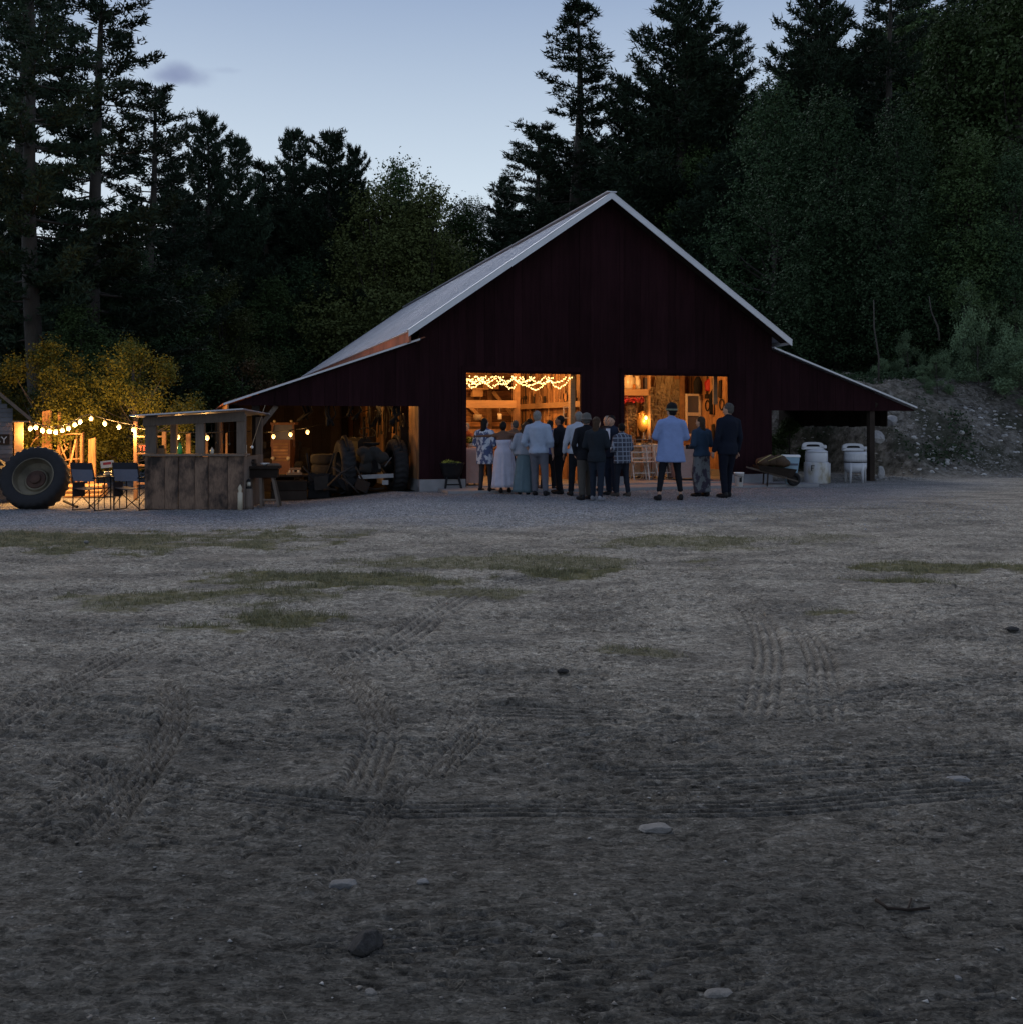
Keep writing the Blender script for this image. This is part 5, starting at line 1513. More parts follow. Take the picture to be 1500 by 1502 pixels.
def clutter():
    rc = random.Random(4)
    # a dark spring harrow, a stack of tyres, a plough and hanging harness between the posts
    c = B(-6.55, .8); o = thing('plough', 'dark iron plough with curved handles left of the old tractor', 'plough', (c.x, c.y, ground_z(c.x, c.y)), TH)
    for s in (-1, 1): MB().tube([(s * .05, .4, .3), (s * .2, -.1, .55), (s * .3, -.5, 1.0)], .024, 7).build('handle', M['black_metal'], o, True)
    MB().bar((0, -.3, .35), (0, .9, .45), .08, .08).build('beam', M['black_metal'], o); MB().loft([[Vector((-.02, -.2, 0)), Vector((.25, -.1, .02)), Vector((.3, 0, .35)), Vector((0, -.1, .4))], [Vector((0, .4, .02)), Vector((.06, .4, .02)), Vector((.05, .42, .3)), Vector((0, .4, .3))]]).build('mouldboard', M['black_metal'], o)
    for k in range(4):
        c = B(-6.1, 2.3); o = thing('spare_tyre', f'{("lowest", "second", "third", "topmost")[k]} tyre of the dark stack of tyres behind the old tractor', 'tyre', (c.x + rc.uniform(-.05, .05), c.y, ground_z(c.x, c.y) + .12 + .23 * k), 0)
        t = tyre_mb(.42, .22, .24, n=56, lug=.01); t.v = [(q[0], q[2], q[1]) for q in t.v]; t.build('tyre', M['rubber'], o, True)
    c = B(-5.35, .15); o = thing('sacking', 'dark heap of sacks and straps draped over the rear of the old tractor', 'sacks', (c.x, c.y, ground_z(c.x, c.y) + .55), TH)
    m = MB()
    for k in range(7): m.ell((rc.uniform(-.3, .2), rc.uniform(.0, .3), rc.uniform(.0, .38)), (rc.uniform(.10, .17), .13, rc.uniform(.08, .16)), n=12, k=8)
    m.jitter(.05, 5, 2); skq = m.build('sack', black_sack, o, True); md = skq.modifiers.new('remesh', 'REMESH'); md.mode = 'VOXEL'; md.voxel_size = .025
    for i, (u, v, z0, L, w) in enumerate(((-4.9, .5, 1.95, .5, .16), (-5.75, .9, 1.95, .35, .2), (-6.3, .6, 1.95, .55, .12), (-5.2, 1.5, 2.0, .6, .2), (-4.75, 2.0, 2.0, .7, .2), (-6.8, 1.5, 1.95, .4, .2))):
        c = B(u, v, z0); o = thing('hanging_harness', f'{("narrow strap bundle nearest the lit planks", "wide coil left of the lit planks", "thin strap bundle left of the wide coil", "long coil behind the tractor seat", "long bundle against the lit wall boards", "coil farthest left")[i]}, hanging dark from the left lean-to roof', 'harness', tuple(c), TH)
        m = MB()
        for k in range(5): m.tube([(rc.uniform(-w, w), 0, .35), (rc.uniform(-w, w), rc.uniform(-.05, .05), -L * .5), (rc.uniform(-w, w) * .7, 0, -L * rc.uniform(.8, 1.1))], rc.uniform(.018, .04), 6)
        q = m.build('straps', M['black_metal'], o, True)
    c = B(-6.0, .35); o = thing('scrap_heap', 'tangled heap of dark bars and plates on the ground left of the old tractor', 'scrap heap', (c.x, c.y, ground_z(c.x, c.y)), TH)
    for i in range(26):
        p0 = Vector((rc.uniform(-.6, .6), rc.uniform(-.3, .5), rc.uniform(.0, .25))); an = rc.uniform(0, 6.28); L = rc.uniform(.3, 1.0)
        p1 = p0 + Vector((math.cos(an) * L * .6, math.sin(an) * L * .3, rc.uniform(.0, .75) * L)); mm_ = M[rc.choice(('black_metal', 'old_iron', 'wood_dark'))]
        if i % 5 == 0: MB().box((p0 + p1) / 2, (rc.uniform(.2, .4), .02, rc.uniform(.15, .3)), rz=rc.uniform(-.6, .6), ry=rc.uniform(-.8, .8)).build('plate', mm_, o)
        else: MB().tube([p0, (p0 + p1) / 2 + Vector((0, 0, rc.uniform(-.05, .08))), p1], rc.uniform(.012, .03), 6).build('bar', mm_, o, True)
black_sack = mat('black_sacking', (.016, .015, .014), .95, 10, .3, .2, rnd=0)
clutter()
# hanging clutter on the wall boards above the tractor
for i in range(14):
    v = .7 + i * .42; c = B(-HW - .22, v, 1.75 + .12 * math.sin(i * 2.3))
    o = thing('hanging_tool', 'one of the dark tools hanging on the lit side wall above the old tractor', 'tool', tuple(c), TH, 'dark tools hung on the lean-to wall')
    k = i % 3
    if k == 0:
        MB().tube([(0, .13 * math.cos(a), -.2 + .15 * math.sin(a)) for a in np.linspace(0, 6.28, 14)], .014, 6).build('hoop', M['old_iron'], o, True)
    elif k == 1:
        MB().tube([(0, 0, .1), (0, .02, -.45)], .016, 6).build('shaft', M['wood_dark'], o); MB().bb((-.02, -.1, -.5), (.02, .1, -.42)).build('head', M['old_iron'], o)
    else:
        MB().tube([(0, -.05, .1), (0, 0, -.15), (0, .05, -.5)], .02, 6).build('chain', M['old_iron'], o); MB().tube([(0, .05, -.5), (0, .12, -.58), (0, .15, -.48)], .016, 6).build('hook', M['old_iron'], o)
# ------------------------------------------------------------------ people
PENDING = []      # objects whose remesh is baked at the end
def cloth(name, c, rough=.9, sc=10, var=.12, bump=.25):
    return mat(name, c, rough, sc, var, bump * 2, rnd=0, bscale=11, dist=.03, spec=.12)
def pattern(name, a, b, kind, sc):
    t = NT(name)
    if kind == 'plaid':
        sep = t.n.new('ShaderNodeSeparateXYZ'); t.l.new(t.tc.outputs['Object'], sep.inputs[0])
        def stripes(o, s, w):
            f = t.math('FRACT', t.math('MULTIPLY', o, s)); return t.math('LESS_THAN', f, w)
        s1 = t.math('MAXIMUM', stripes(sep.outputs[0], sc, .22), stripes(sep.outputs[2], sc, .22))
        s2 = t.math('MAXIMUM', stripes(sep.outputs[0], sc * .5, .5), stripes(sep.outputs[2], sc * .5, .5))
        c = t.mix(t.math('MULTIPLY', s2, .35), a, (.09, .10, .14))
        c = t.mix(s1, c, b)
    else:
        v = t.noise(sc, 3, t.mapping((1, 1, .7)), .6)
        c = t.ramp(v.outputs[0], [(.46, a), (.52, b)])
    t.base(c); t.b.inputs['Roughness'].default_value = .9
    return t.m
SK = {'light': cloth('light_skin', (.42, .26, .19), .6, 4, .06, 0), 'brown': cloth('brown_skin', (.20, .11, .075), .6, 4, .06, 0), 'dark': cloth('dark_skin', (.12, .065, .045), .6, 4, .06, 0)}
HR = {'black': cloth('black_hair', (.010, .009, .009), .6, 30, .3, .6), 'brown': cloth('brown_hair', (.045, .028, .018), .6, 30, .3, .6), 'grey': cloth('grey_hair', (.20, .19, .18), .7, 30, .3, .6), 'darkgrey': cloth('dark_grey_hair', (.07, .066, .062), .7, 30, .3, .6)}
M['eye'] = mat('dark_eye', (.01, .01, .01), .2, 3, 0, 0, rnd=0)

def skin_obj(m, name, mtl, parent, voxel, smooth_it=4):
    o = m.build(name, mtl, parent, True)
    md = o.modifiers.new('remesh', 'REMESH'); md.mode = 'VOXEL'; md.voxel_size = voxel; md.use_smooth_shade = True
    if smooth_it:
        sm = o.modifiers.new('smooth', 'SMOOTH'); sm.iterations = smooth_it; sm.factor = .5
    PENDING.append(o)
    return o

def person(px, Y, h, yaw, label, skin='light', hair=('short', 'brown'), top=None, bottom=None, arms='down', width=1.0, legs=.07, turn=0, tilt=0, shoes='black_metal', hat=None, z=None, extra=None, stance=0, name='person', x=None):
    x = gx(px, Y) if x is None else x
    zg = ground_z(x, Y) if z is None else z
    o = thing(name, label, 'person', (x, Y, zg - .005), R(yaw))
    _rl = random.Random(int(px * 11 + Y)); o.rotation_euler = (R(_rl.uniform(-2.5, 1.5)), R(_rl.uniform(-2, 2)), R(yaw + _rl.uniform(-8, 8)))
    stance = stance or _rl.choice((-.9, -.5, .5, .9))
    H = h
    if turn == 0: turn = random.Random(int(px * 3)).uniform(-28, 28)
    if tilt == 0: tilt = random.Random(int(px * 5)).uniform(-4, 9)
    def V(a, b, c): return Vector((a * H * (width if abs(a) < .2 else 1), b * H, c * H))
    # joints
    hip = {s: V(s * .052, 0, .52) for s in (-1, 1)}
    foot = {s: V(s * legs, stance * s * .05, .045) for s in (-1, 1)}
    knee = {s: (hip[s] + foot[s]) / 2 + V(0, .018, .01) for s in (-1, 1)}
    sho = {s: V(s * .108, -.005, .800) for s in (-1, 1)}
    P = {'down': ((.150, -.015, .635), (.158, .03, .49)), 'front': ((.150, -.01, .65), (.06, .13, .62)), 'fold': ((.15, .02, .65), (.03, .12, .66)),
         'out': ((.25, .02, .80), (.38, .05, .80)), 'hip': ((.19, -.02, .66), (.10, .03, .58)), 'pocket': ((.17, -.02, .64), (.12, .04, .53)), 'phone': ((.15, .02, .66), (.10, .17, .72)), 'wide': ((.17, .01, .66), (.21, .06, .53))}
    A = arms if isinstance(arms, tuple) else (arms, arms)
    elb, wri = {}, {}
    for i, s in enumerate((-1, 1)):
        e, w = P[A[i]] if isinstance(A[i], str) else A[i]
        elb[s] = Vector((s * e[0] * H, e[1] * H, e[2] * H)); wri[s] = Vector((s * w[0] * H, w[1] * H, w[2] * H))
    hc = V(0, .012, .928); hr = Vector((.043 * H + .004, .054 * H, .066 * H))
    mh = Matrix.Rotation(R(turn), 3, 'Z') @ Matrix.Rotation(R(-tilt), 3, 'X')
    k = H * width
    m = MB()
    m.ell(V(0, 0, .735), (.098 * k, .062 * H, .105 * H)); m.ell(V(0, 0, .63), (.080 * k, .056 * H, .10 * H)); m.ell(V(0, -.004, .535), (.092 * k, .062 * H, .075 * H))
    m.cap(sho[-1], sho[1], .036 * H, .036 * H); m.cap(V(0, -.003, .80), V(0, .006, .885), .036 * H, .031 * H)
    for s in (-1, 1): m.cap(V(0, -.006, .838), sho[s], .030 * H, .032 * H)
    m.ell(hc, hr, mh, 16, 12); m.ell(hc + mh @ Vector((0, .020 * H, -.030 * H)), (.031 * H, .034 * H, .034 * H), mh)
    m.ell(hc + mh @ Vector((0, .056 * H, -.008 * H)), (.009 * H, .014 * H, .016 * H), mh)       # nose
    for s in (-1, 1):
        m.ell(hc + mh @ Vector((s * .045 * H, -.004 * H, -.004 * H)), (.007 * H, .012 * H, .018 * H), mh)
        m.cap(hip[s], knee[s], .050 * H * min(width, 1.15), .030 * H); m.cap(knee[s], foot[s] + V(0, -.006, .01), .029 * H, .020 * H)
        m.cap(sho[s], elb[s], .030 * H, .024 * H); m.cap(elb[s], wri[s], .024 * H, .016 * H)
        d = (wri[s] - elb[s]).normalized()
        m.ell(wri[s] + d * .028 * H, (.014 * H, .024 * H, .030 * H), Matrix.Rotation(math.atan2(d.y, -d.z) if abs(d.x) < .7 else 0, 3, 'X'))
    body = skin_obj(m, 'body', SK[skin], o, .013 * H)
    # hands: five separate, unequal, slightly curled fingers
    for s in (-1, 1):
        d = (wri[s] - elb[s]).normalized(); side = d.cross(Vector((s, 0, 0)))
        if side.length < .3: side = Vector((0, 1, 0))
        side.normalize(); inw = d.cross(side).normalized() * (-s)
        if inw.x * s > 0: inw = -inw
        palm = wri[s] + d * .030 * H
        fm = MB()
        for i, L in enumerate((.040, .046, .043, .034)):
            b = palm + side * (.016 - .0105 * i) * H + d * .012 * H
            c1 = b + d * L * .5 * H + inw * .004 * H; c2 = b + d * L * .85 * H + inw * .014 * H
            fm.tube([b, c1, c2], [.0050 * H, .0046 * H, .0036 * H], 6)
        b = palm - d * .012 * H + side * .018 * H
        fm.tube([b, b + side * .016 * H + d * .012 * H, b + side * .020 * H + d * .030 * H], [.0062 * H, .0055 * H, .0042 * H], 6)
        f = fm.build('fingers', SK[skin], o, True)
    # shoes
    for s in (-1, 1):
        m = MB(); fp = foot[s]
        m.ell(Vector((fp.x + s * .004 * H, fp.y + .038 * H, .022 * H)), (.030 * H, .085 * H, .026 * H), Matrix.Rotation(R(-8 * s), 3, 'Z')); m.ell(Vector((fp.x, fp.y - .012 * H, .035 * H)), (.027 * H, .036 * H, .036 * H))
        m.build('shoe', shoes if not isinstance(shoes, str) else M[shoes], o, True)
    # eyes
    for s in (-1, 1):
        MB().ell(hc + mh @ Vector((s * .019 * H, .0485 * H, .004 * H)), (.006 * H, .005 * H, .004 * H), mh, 8, 6).build('eye', M['eye'], o, True)
    r_ = random.Random(int(px * 7 + Y))
    ph = r_.uniform(0, 6)
    # lower clothes
    if bottom:
        kind, bm = bottom[0], bottom[1]
        if kind == 'trousers':
            wd = bottom[2] if len(bottom) > 2 else 1.0; hem = bottom[3] if len(bottom) > 3 else .05
            m = MB(); m.ell(V(0, -.004, .53), (.102 * k, .072 * H, .080 * H)); m.ell(V(0, -.018, .505), (.088 * k, .062 * H, .055 * H))
            for s in (-1, 1):
                m.cap(hip[s], knee[s], .060 * H * min(width, 1.15), .044 * H * wd)
                f2 = foot[s] + Vector((0, 0, (hem - .045) * H)); d = (f2 - knee[s])
                m.tube([knee[s] + Vector((0, 0, .02 * H)), knee[s] + d * .33, knee[s] + d * .66, f2], [max(.036, .044 * wd) * H, max(.036, .041 * wd) * H, max(.031, .036 * wd) * H, max(.029, .035 * wd) * H], 12)
            skin_obj(m, 'trousers', bm, o, .013 * H, 3)
        else:                                                # skirt / dress: folded cloth down to a hem
            hem = bottom[2]; fl = bottom[3]; ztop = bottom[4] if len(bottom) > 4 else .60
            rings = []; n = 56
            zs = np.linspace(ztop, hem, 14)
            for i, zz in enumerate(zs):
                t = (ztop - zz) / (ztop - hem)
                wr = .084 + .02 * min(1, t * 5) + (fl - .104) * t ** 1.1
                if zz > .60: wr = .083 + .018 * ss(.62, .74, zz)
                ring = []
                for j in range(n):
                    a = 6.2832 * j / n
                    fo = 1 + .085 * t * (math.sin(a * 9 + ph + .6 * math.sin(zz * 9)) + .6 * math.sin(a * 15 + ph * 2))
                    ring.append(Vector((wr * k * fo * math.cos(a), wr * .74 * H * fo * math.sin(a) - .006 * H, zz * H)))
                rings.append(ring)
            MB().loft(rings, cap=True).build('skirt' if ztop < .65 else 'dress', bm, o, True)
    # upper clothes
    if top:
        kind, tm, hem, sl = top[:4]; loose = top[4] if len(top) > 4 else 1.0
        m = MB(); rings = []; n = 28
        zs = list(np.linspace(hem, .80, 9)) + [.825, .845]
        for zz in zs:
            base = .106 if (zz < .56 or loose > 1.2) else .092 + .018 * float(ss(.60, .76, zz))
            if zz > .81: base = .100 if zz < .83 else .060
            if zz < .80: base = base * (1 + (loose - 1) * (.80 - zz) / (.80 - hem))
            ring = []
            for j in range(n):
                a = 6.2832 * j / n
                f = 1 + (.030 * math.sin(a * 5 + ph + zz * 12) + .02 * math.sin(a * 9 - zz * 20)) * (1 if zz < .78 else .2) * (1.4 if loose > 1.1 else .8)
                ring.append(Vector((base * k * f * math.cos(a), (base * .70 if zz < .81 else base * .62) * H * f * math.sin(a), zz * H)))
            rings.append(ring)
        m.loft(rings)
        for s in (-1, 1): m.cap(V(s * .01, -.006, .834), sho[s], .037 * H, .042 * H); m.cap(V(s * .03, 0, .78), sho[s] * 1.0, .050 * H, .042 * H)
        m.cap(V(0, -.002, .80), V(0, .002, .862), .044 * H, .038 * H)
        for s in (-1, 1):
            sr = .040 if loose <= 1.1 else .046
            m.cap(sho[s], elb[s] if sl > .45 else sho[s].lerp(elb[s], sl * 2), sr * H, .034 * H * (1 if loose <= 1.1 else 1.25))
            if sl > .5: m.cap(elb[s], elb[s].lerp(wri[s], (sl - .5) * 2), .034 * H, .026 * H * (1 if loose <= 1.1 else 1.3))
        nm = {'jacket': 'jacket', 'shirt': 'shirt', 'tunic': 'tunic', 'blouse': 'blouse'}[kind]
        skin_obj(m, nm, tm, o, .012 * H, 3)
        if kind == 'shirt' or kind == 'tunic':
            MB().tube([hc + V(.040 * math.cos(a), .034 * math.sin(a) - .004, -.072 - .006 * math.sin(a)) for a in np.linspace(0, 6.283, 18)], .010 * H, 6, cap=False).build('collar', tm, o, True)
        if kind == 'jacket' and len(top) > 5:                 # white shirt front in the opening
            m = MB(); m.prism([V(-.028, .078, .835), V(.028, .078, .835), V(.034, .094, .70), V(.0, .096, .60), V(-.034, .094, .70)], (0, 0, 0), (0, .006, 0)); m.build('shirt_front', top[5], o)
    # hair
    hk, hcol = hair
    hm = HR[hcol]
    if hk != 'bald':
        m = MB()
        m.ell(hc + mh @ Vector((0, -.012 * H, .018 * H)), (hr.x * 1.08, hr.y * 1.0, hr.z * .86), mh, 18, 12)
        if hk == 'short':
            m.ell(hc + mh @ Vector((0, -.022 * H, -.006 * H)), (hr.x * 1.02, hr.y * .74, hr.z * .68), mh)
        if hk == 'long':
            for t in np.linspace(0, 1, 6):
                m.ell(hc + Vector((0, (-.034 - .020 * t) * H, (-.01 - .17 * t) * H)), ((.044 - .006 * t) * H, (.034 - .006 * t) * H, .05 * H), n=12, k=8)
        if hk == 'verylong':
            for t in np.linspace(0, 1, 9):
                m.ell(hc + Vector((-.01 * H * t, (-.036 - .032 * t) * H, (-.01 - .30 * t) * H)), ((.046 - .010 * t) * H, (.034 - .008 * t) * H, .05 * H), n=12, k=8)
        if hk == 'curly':
            for i in range(34):
                q = Vector((r_.gauss(0, 1), r_.gauss(-.4, 1), r_.gauss(-.2, 1))).normalized()
                m.ell(hc + Vector((q.x * .058 * H, q.y * .055 * H - .012 * H, q.z * .075 * H - .028 * H)), (.026 * H,) * 3, n=8, k=6)
        if hk == 'bun':
            m.ell(hc + Vector((0, -.05 * H, .050 * H)), (.030 * H, .028 * H, .026 * H))
        if hk == 'updo':
            m.ell(hc + Vector((0, -.030 * H, .0)), (.050 * H, .05 * H, .062 * H))
        m.jitter(.006 * H, 22, px)
        skin_obj(m, 'hair', hm, o, .009 * H, 1)
    if hat:
        m = MB(); m.lathe([(.052 * H, -.004 * H), (.058 * H, .0), (.058 * H, .022 * H), (.055 * H, .03 * H), (.052 * H, .055 * H), (.036 * H, .078 * H), (.012 * H, .088 * H), (.001, .089 * H)], 20, c=hc + V(0, -.006, .004), sy=1.1)
        hb = m.build('beanie', hat[0], o, True)
        MB().lathe([(.0595 * H, .002 * H), (.061 * H, .012 * H), (.0595 * H, .022 * H)], 20, c=hc + V(0, -.006, .004), sy=1.1).build('hat_band', hat[1], o, True)
    if extra: extra(o, H, wri, elb, hc, V)
    return o

C = cloth
def holding(mat_, size, side=1, nm='phone', up=.03):
    def f(o, H, wri, elb, hc, V):
        d = (wri[side] - elb[side]).normalized(); q = wri[side] + d * .06 * H
        MB().box(q + Vector((0, 0, up)), size).build(nm, mat_, o)
    return f
def cup(side, m):
    def f(o, H, wri, elb, hc, V):
        d = (wri[side] - elb[side]).normalized(); q = wri[side] + d * .05 * H
        MB().lathe([(.028, 0), (.038, .11), (.036, .11), (.026, .01)], 12, c=q + Vector((0, 0, -.02))).build('cup', m, o, True)
    return f
black = C('black_cloth', (.012, .013, .017)); navy = C('navy_suit_cloth', (.016, .022, .040)); navy2 = C('dark_navy_suit', (.009, .012, .022))
person(712, 22.2, 1.60, -35, 'woman with long black hair in a blue and white patterned tunic and dark leggings', 'light', ('verylong', 'black'),
       ('tunic', pattern('blue_white_pattern', (.40, .44, .52), (.05, .07, .15), 'noise', 9), .38, .75, 1.25), ('trousers', C('dark_leggings', (.03, .03, .035)), .75), 'front', 1.0, .06, turn=-10)
person(741, 22.0, 1.54, 0, 'bare-shouldered person in a long white dress with both arms round the neighbours', 'dark', ('updo', 'black'),
       None, ('dress', C('white_dress_cloth', (.42, .43, .53)), .075, .17, .735), 'out', 1.1, .05, shoes='black_metal')
person(768, 21.4, 1.52, 5, 'woman with dark curly hair, loose grey blouse and long teal skirt', 'light', ('curly', 'brown'),
       ('blouse', C('grey_blouse', (.24, .27, .33)), .545, .9, 1.3), ('skirt', C('teal_skirt', (.10, .15, .18)), .035, .145), 'pocket', 1.05, .05)
person(778, 22.9, 1.60, -15, 'dark-haired person half hidden behind the woman with curly hair', 'brown', ('long', 'black'), ('jacket', black, .5, .95), ('trousers', black), 'front')
person(752, 23.3, 1.56, 10, 'grey-haired person mostly hidden behind the outstretched arms', 'light', ('short', 'darkgrey'), ('shirt', C('brown_shirt', (.12, .08, .06)), .5, .9), ('trousers', black), 'down')
person(792, 21.0, 1.75, -8, 'grey-haired man in a light blue shirt with rolled sleeves and grey trousers', 'light', ('short', 'grey'),
       ('shirt', C('light_blue_shirt', (.29, .35, .46)), .50, .66, 1.12), ('trousers', C('grey_trousers', (.105, .11, .135)), 1.05), ('pocket', 'down'), 1.05, .065, shoes='black_metal', turn=-15)
person(803, 22.8, 1.56, -20, 'dark-haired person in a blue top, hidden between two standing men', 'brown', ('long', 'black'), ('blouse', C('blue_top', (.06, .08, .17)), .5, .9), ('trousers', black), 'front')
person(820, 21.6, 1.66, 55, 'balding man in an open dark suit turned to the left', 'brown', ('short', 'black'),
       ('jacket', black, .47, .95, 1.08, C('pale_shirt', (.40, .42, .48))), ('trousers', black, 1.05), ('front', 'pocket'), 1.08, .06, tilt=-6)
person(845, 20.9, 1.73, 15, 'tall person in a white shirt, mostly hidden behind a man in black', 'brown', ('short', 'grey'),
       ('shirt', C('white_shirt_cloth', (.36, .39, .46)), .50, .9, 1.1), ('trousers', black, 1.0), 'down', 1.0, .06)
person(858, 19.9, 1.67, 25, 'man in a black jacket and olive trousers with a grey knitted cap', 'light', ('short', 'darkgrey'),
       ('jacket', black, .46, .98, 1.1), ('trousers', C('olive_trousers', (.060, .055, .050)), 1.15), ('pocket', 'front'), 1.08, .06, hat=(C('grey_knit', (.10, .095, .09), sc=40), C('grey_knit_band', (.13, .12, .115), sc=40)))
person(874, 19.6, 1.62, -25, 'woman with long brown hair, dark cardigan and dark jeans holding a drink', 'light', ('long', 'brown'),
       ('jacket', C('dark_cardigan', (.016, .021, .028)), .46, .95, 1.08), ('trousers', C('dark_jeans', (.016, .022, .035)), .95), 'front', 1.0, .06, shoes=C('grey_shoes', (.2, .2, .22)))
person(897, 21.2, 1.66, 145, 'man in a dark suit and white shirt facing the others', 'light', ('short', 'black'),
       ('jacket', navy, .47, .98, 1.08, C('white_shirt_front', (.55, .6, .72))), ('trousers', navy, 1.05), ('pocket', 'front'), 1.05, .06, turn=15)
person(886, 22.6, 1.66, 170, 'bald man half hidden behind the couple in front of the barn pillar', 'light', ('short', 'grey'), ('jacket', black, .46, .95), ('trousers', black), 'down')
person(912, 20.8, 1.50, 35, 'short person in a plaid shirt and dark trousers', 'light', ('short', 'black'),
       ('shirt', pattern('plaid_cloth', (.035, .04, .06), (.24, .27, .33), 'plaid', 11), .45, .95, 1.22), ('trousers', C('dark_trousers_blue', (.02, .024, .036)), .95), 'front', 1.05, .06, shoes=C('brown_boots', (.07, .06, .055)),
       extra=cup(-1, M['white_plastic']))
person(981, 19.75, 1.86, 2, 'tall figure in a loose light blue shirt, black leggings and beanie, legs apart', 'light', ('short', 'black'),
       ('tunic', C('sky_blue_tunic', (.19, .26, .47)), .40, .50, 1.42), ('trousers', black, .78, .09), ((( .160, .02, .66), (.115, .15, .66)), ((.165, .02, .66), (.12, .15, .66))), 1.03, .118, shoes='black_metal',
       hat=(C('black_knit', (.012, .014, .016), sc=40), C('pale_knit_band', (.16, .17, .12), sc=40)))
person(1029, 20.8, 1.63, 40, 'woman with long dark hair, teal jacket and wide patterned trousers', 'light', ('long', 'brown'),
       ('jacket', C('teal_jacket', (.028, .050, .085)), .50, .95, 1.15), ('trousers', pattern('leaf_pattern', (.035, .03, .05), (.13, .14, .15), 'noise', 8), 1.65), ('front', 'front'), 1.05, .045, shoes='black_metal',
       extra=holding(M['black_metal'], (.05, .16, .09), -1, 'camera', .02))
person(1064, 20.5, 1.90, 28, 'tall man in a dark blue suit standing at the right edge of the group', 'light', ('short', 'darkgrey'),
       ('jacket', navy2, .455, .98, 1.08), ('trousers', C('navy_trousers', (.008, .010, .018)), 1.0), 'down', 1.05, .055, shoes='black_metal', turn=25)
c_ = B(-3.10, .9)
person(0, c_.y, 1.44, 120, 'pale-haired person in the lamplight just inside the left doorway', 'light', ('short', 'grey'),
       ('shirt', C('rust_shirt', (.30, .09, .04)), .5, .9, 1.1), ('trousers', C('brown_trousers', (.10, .06, .04)), 1.0), 'front', 1.0, .06, z=.06, x=c_.x)
# ------------------------------------------------------------------ inside the two bays
def BP(px, py, v):             # the spot on the barn's plane v seen at (px, py) in the photograph, in barn coordinates
    k = (px - 750) / 1500
    Y = (v + BY * TC - BX * TS) / (TC - k * TS)
    return Vector((uv(k * Y, Y)[0], v, EYE + (620 - py) / 1500 * Y))
def inbarn(name, label, cat, u, v, z, group=None, rz=0):
    return thing(name, label, cat, tuple(B(u, v, z)), TH + rz, group)
def rel(a, b): return Vector(a) - Vector(b)

# left bay: tools crowding the partition wall
ri = random.Random(12)
kinds = ['saw', 'chain', 'hook', 'shaft', 'hoop', 'fork', 'board']
for i in range(42):
    v = .70 + (i % 14) * .40; z = (2.85, 2.3, 1.75)[i // 14] + ri.uniform(-.12, .1)
    k = ri.choice(kinds)
    o = inbarn('wall_tool', 'one of the old tools crowding the lit partition wall of the left bay', 'tool', -.30, v, z, 'old tools on the partition wall')
    m = MB(); mt = M['old_iron'] if ri.random() < .5 else M['wood_beam']
    if k == 'saw': m.prism([(0, 0, 0), (0, .12, -.02), (0, .16, -.5), (0, .04, -.55)], (0, 0, 0), (-.02, 0, 0))
    elif k == 'chain': m.tube([(0, -.06, 0), (0, -.03, -.3), (0, .03, -.3), (0, .06, 0)], .018, 6)
    elif k == 'hook': m.tube([(0, 0, 0), (0, 0, -.35), (0, .06, -.42), (0, .12, -.36)], .016, 6)
    elif k == 'shaft': m.tube([(-.02, 0, .05), (-.02, .03, -.75)], .016, 6); m.bb((-.05, -.06, -.8), (.0, .12, -.7))
    elif k == 'hoop': m.tube([(0, .14 * math.cos(a), -.16 + .14 * math.sin(a)) for a in np.linspace(0, 6.28, 16)], .014, 6)
    elif k == 'fork':
        m.tube([(-.02, 0, .0), (-.02, 0, -.5)], .014, 6)
        for q in (-.05, 0, .05): m.tube([(-.02, 0, -.48), (-.02, q, -.54), (-.02, q, -.75)], .007, 5)
    else: m.bb((-.03, -.04, -.6), (0, .05, .02))
    m.build(k if k in ('saw', 'chain', 'hook', 'hoop', 'fork') else 'handle_and_head', mt, o)
    if i // 14 == 2 and ri.random() < .5:
        MB().tube([(-.06, .1, -1.8), (-.03, .16, -.6)], .02, 6).build('leaning_pole', M['wood_beam'], o)
def frame(px0, px1, y0, y1, v, label, m='paper', t=.03, inner=None, cat='frame'):
    a, b = BP(px0, y1, v), BP(px1, y0, v)
    o = inbarn('small_frame', label, cat, a.x, v, a.z)
    w, h = b.x - a.x, b.z - a.z
    MB().bb((0, -.02, 0), (t, 0, h)).build('stile', M[m], o); MB().bb((w - t, -.02, 0), (w, 0, h)).build('stile', M[m], o)
    MB().bb((t + .001, -.02, 0), (w - t - .001, 0, t)).build('rail', M[m], o); MB().bb((t + .001, -.02, h - t), (w - t - .001, 0, h)).build('rail', M[m], o)
    if inner: MB().bb((t + .001, -.008, t + .001), (w - t - .001, -.002, h - t - .001)).build('pane', M[inner], o)
    return o
frame(825, 836, 597, 614, 1.3, 'small pale empty picture frame on the right side of the left doorway')
# left bay: shelves and crates against the back wall
for i, (px, y, w, h) in enumerate(((694, 582, .30, .20), (712, 571, .22, .35), (722, 571, .2, .35), (790, 628, .5, .25), (765, 630, .4, .3), (740, 632, .45, .2), (760, 575, .5, .12))):
    a = BP(px, y, VB - .45)
    o = inbarn('box', ('pale box on the high shelf, far left inside the left doorway', 'dark narrow box hanging second from left on the back wall of the left bay', 'dark narrow box hanging third from left on the back wall of the left bay',
                       'low crate behind the heads of the two men in the left doorway', 'low crate behind the woman with curly hair, against the back wall', 'low crate behind the person in the long white dress', 'thin plank box high on the back wall of the left bay')[i], 'box', a.x, VB - .45, a.z)
    MB().bb((0, 0, 0), (w, .25, h)).build('box_body', M['wood_beam' if i != 1 and i != 2 else 'wood_warm'], o)
    MB().bb((-.01, -.01, h), (w + .01, .26, h + .015)).build('lid', M['wood_beam'], o)
a = BP(684, 590, VB - .5)
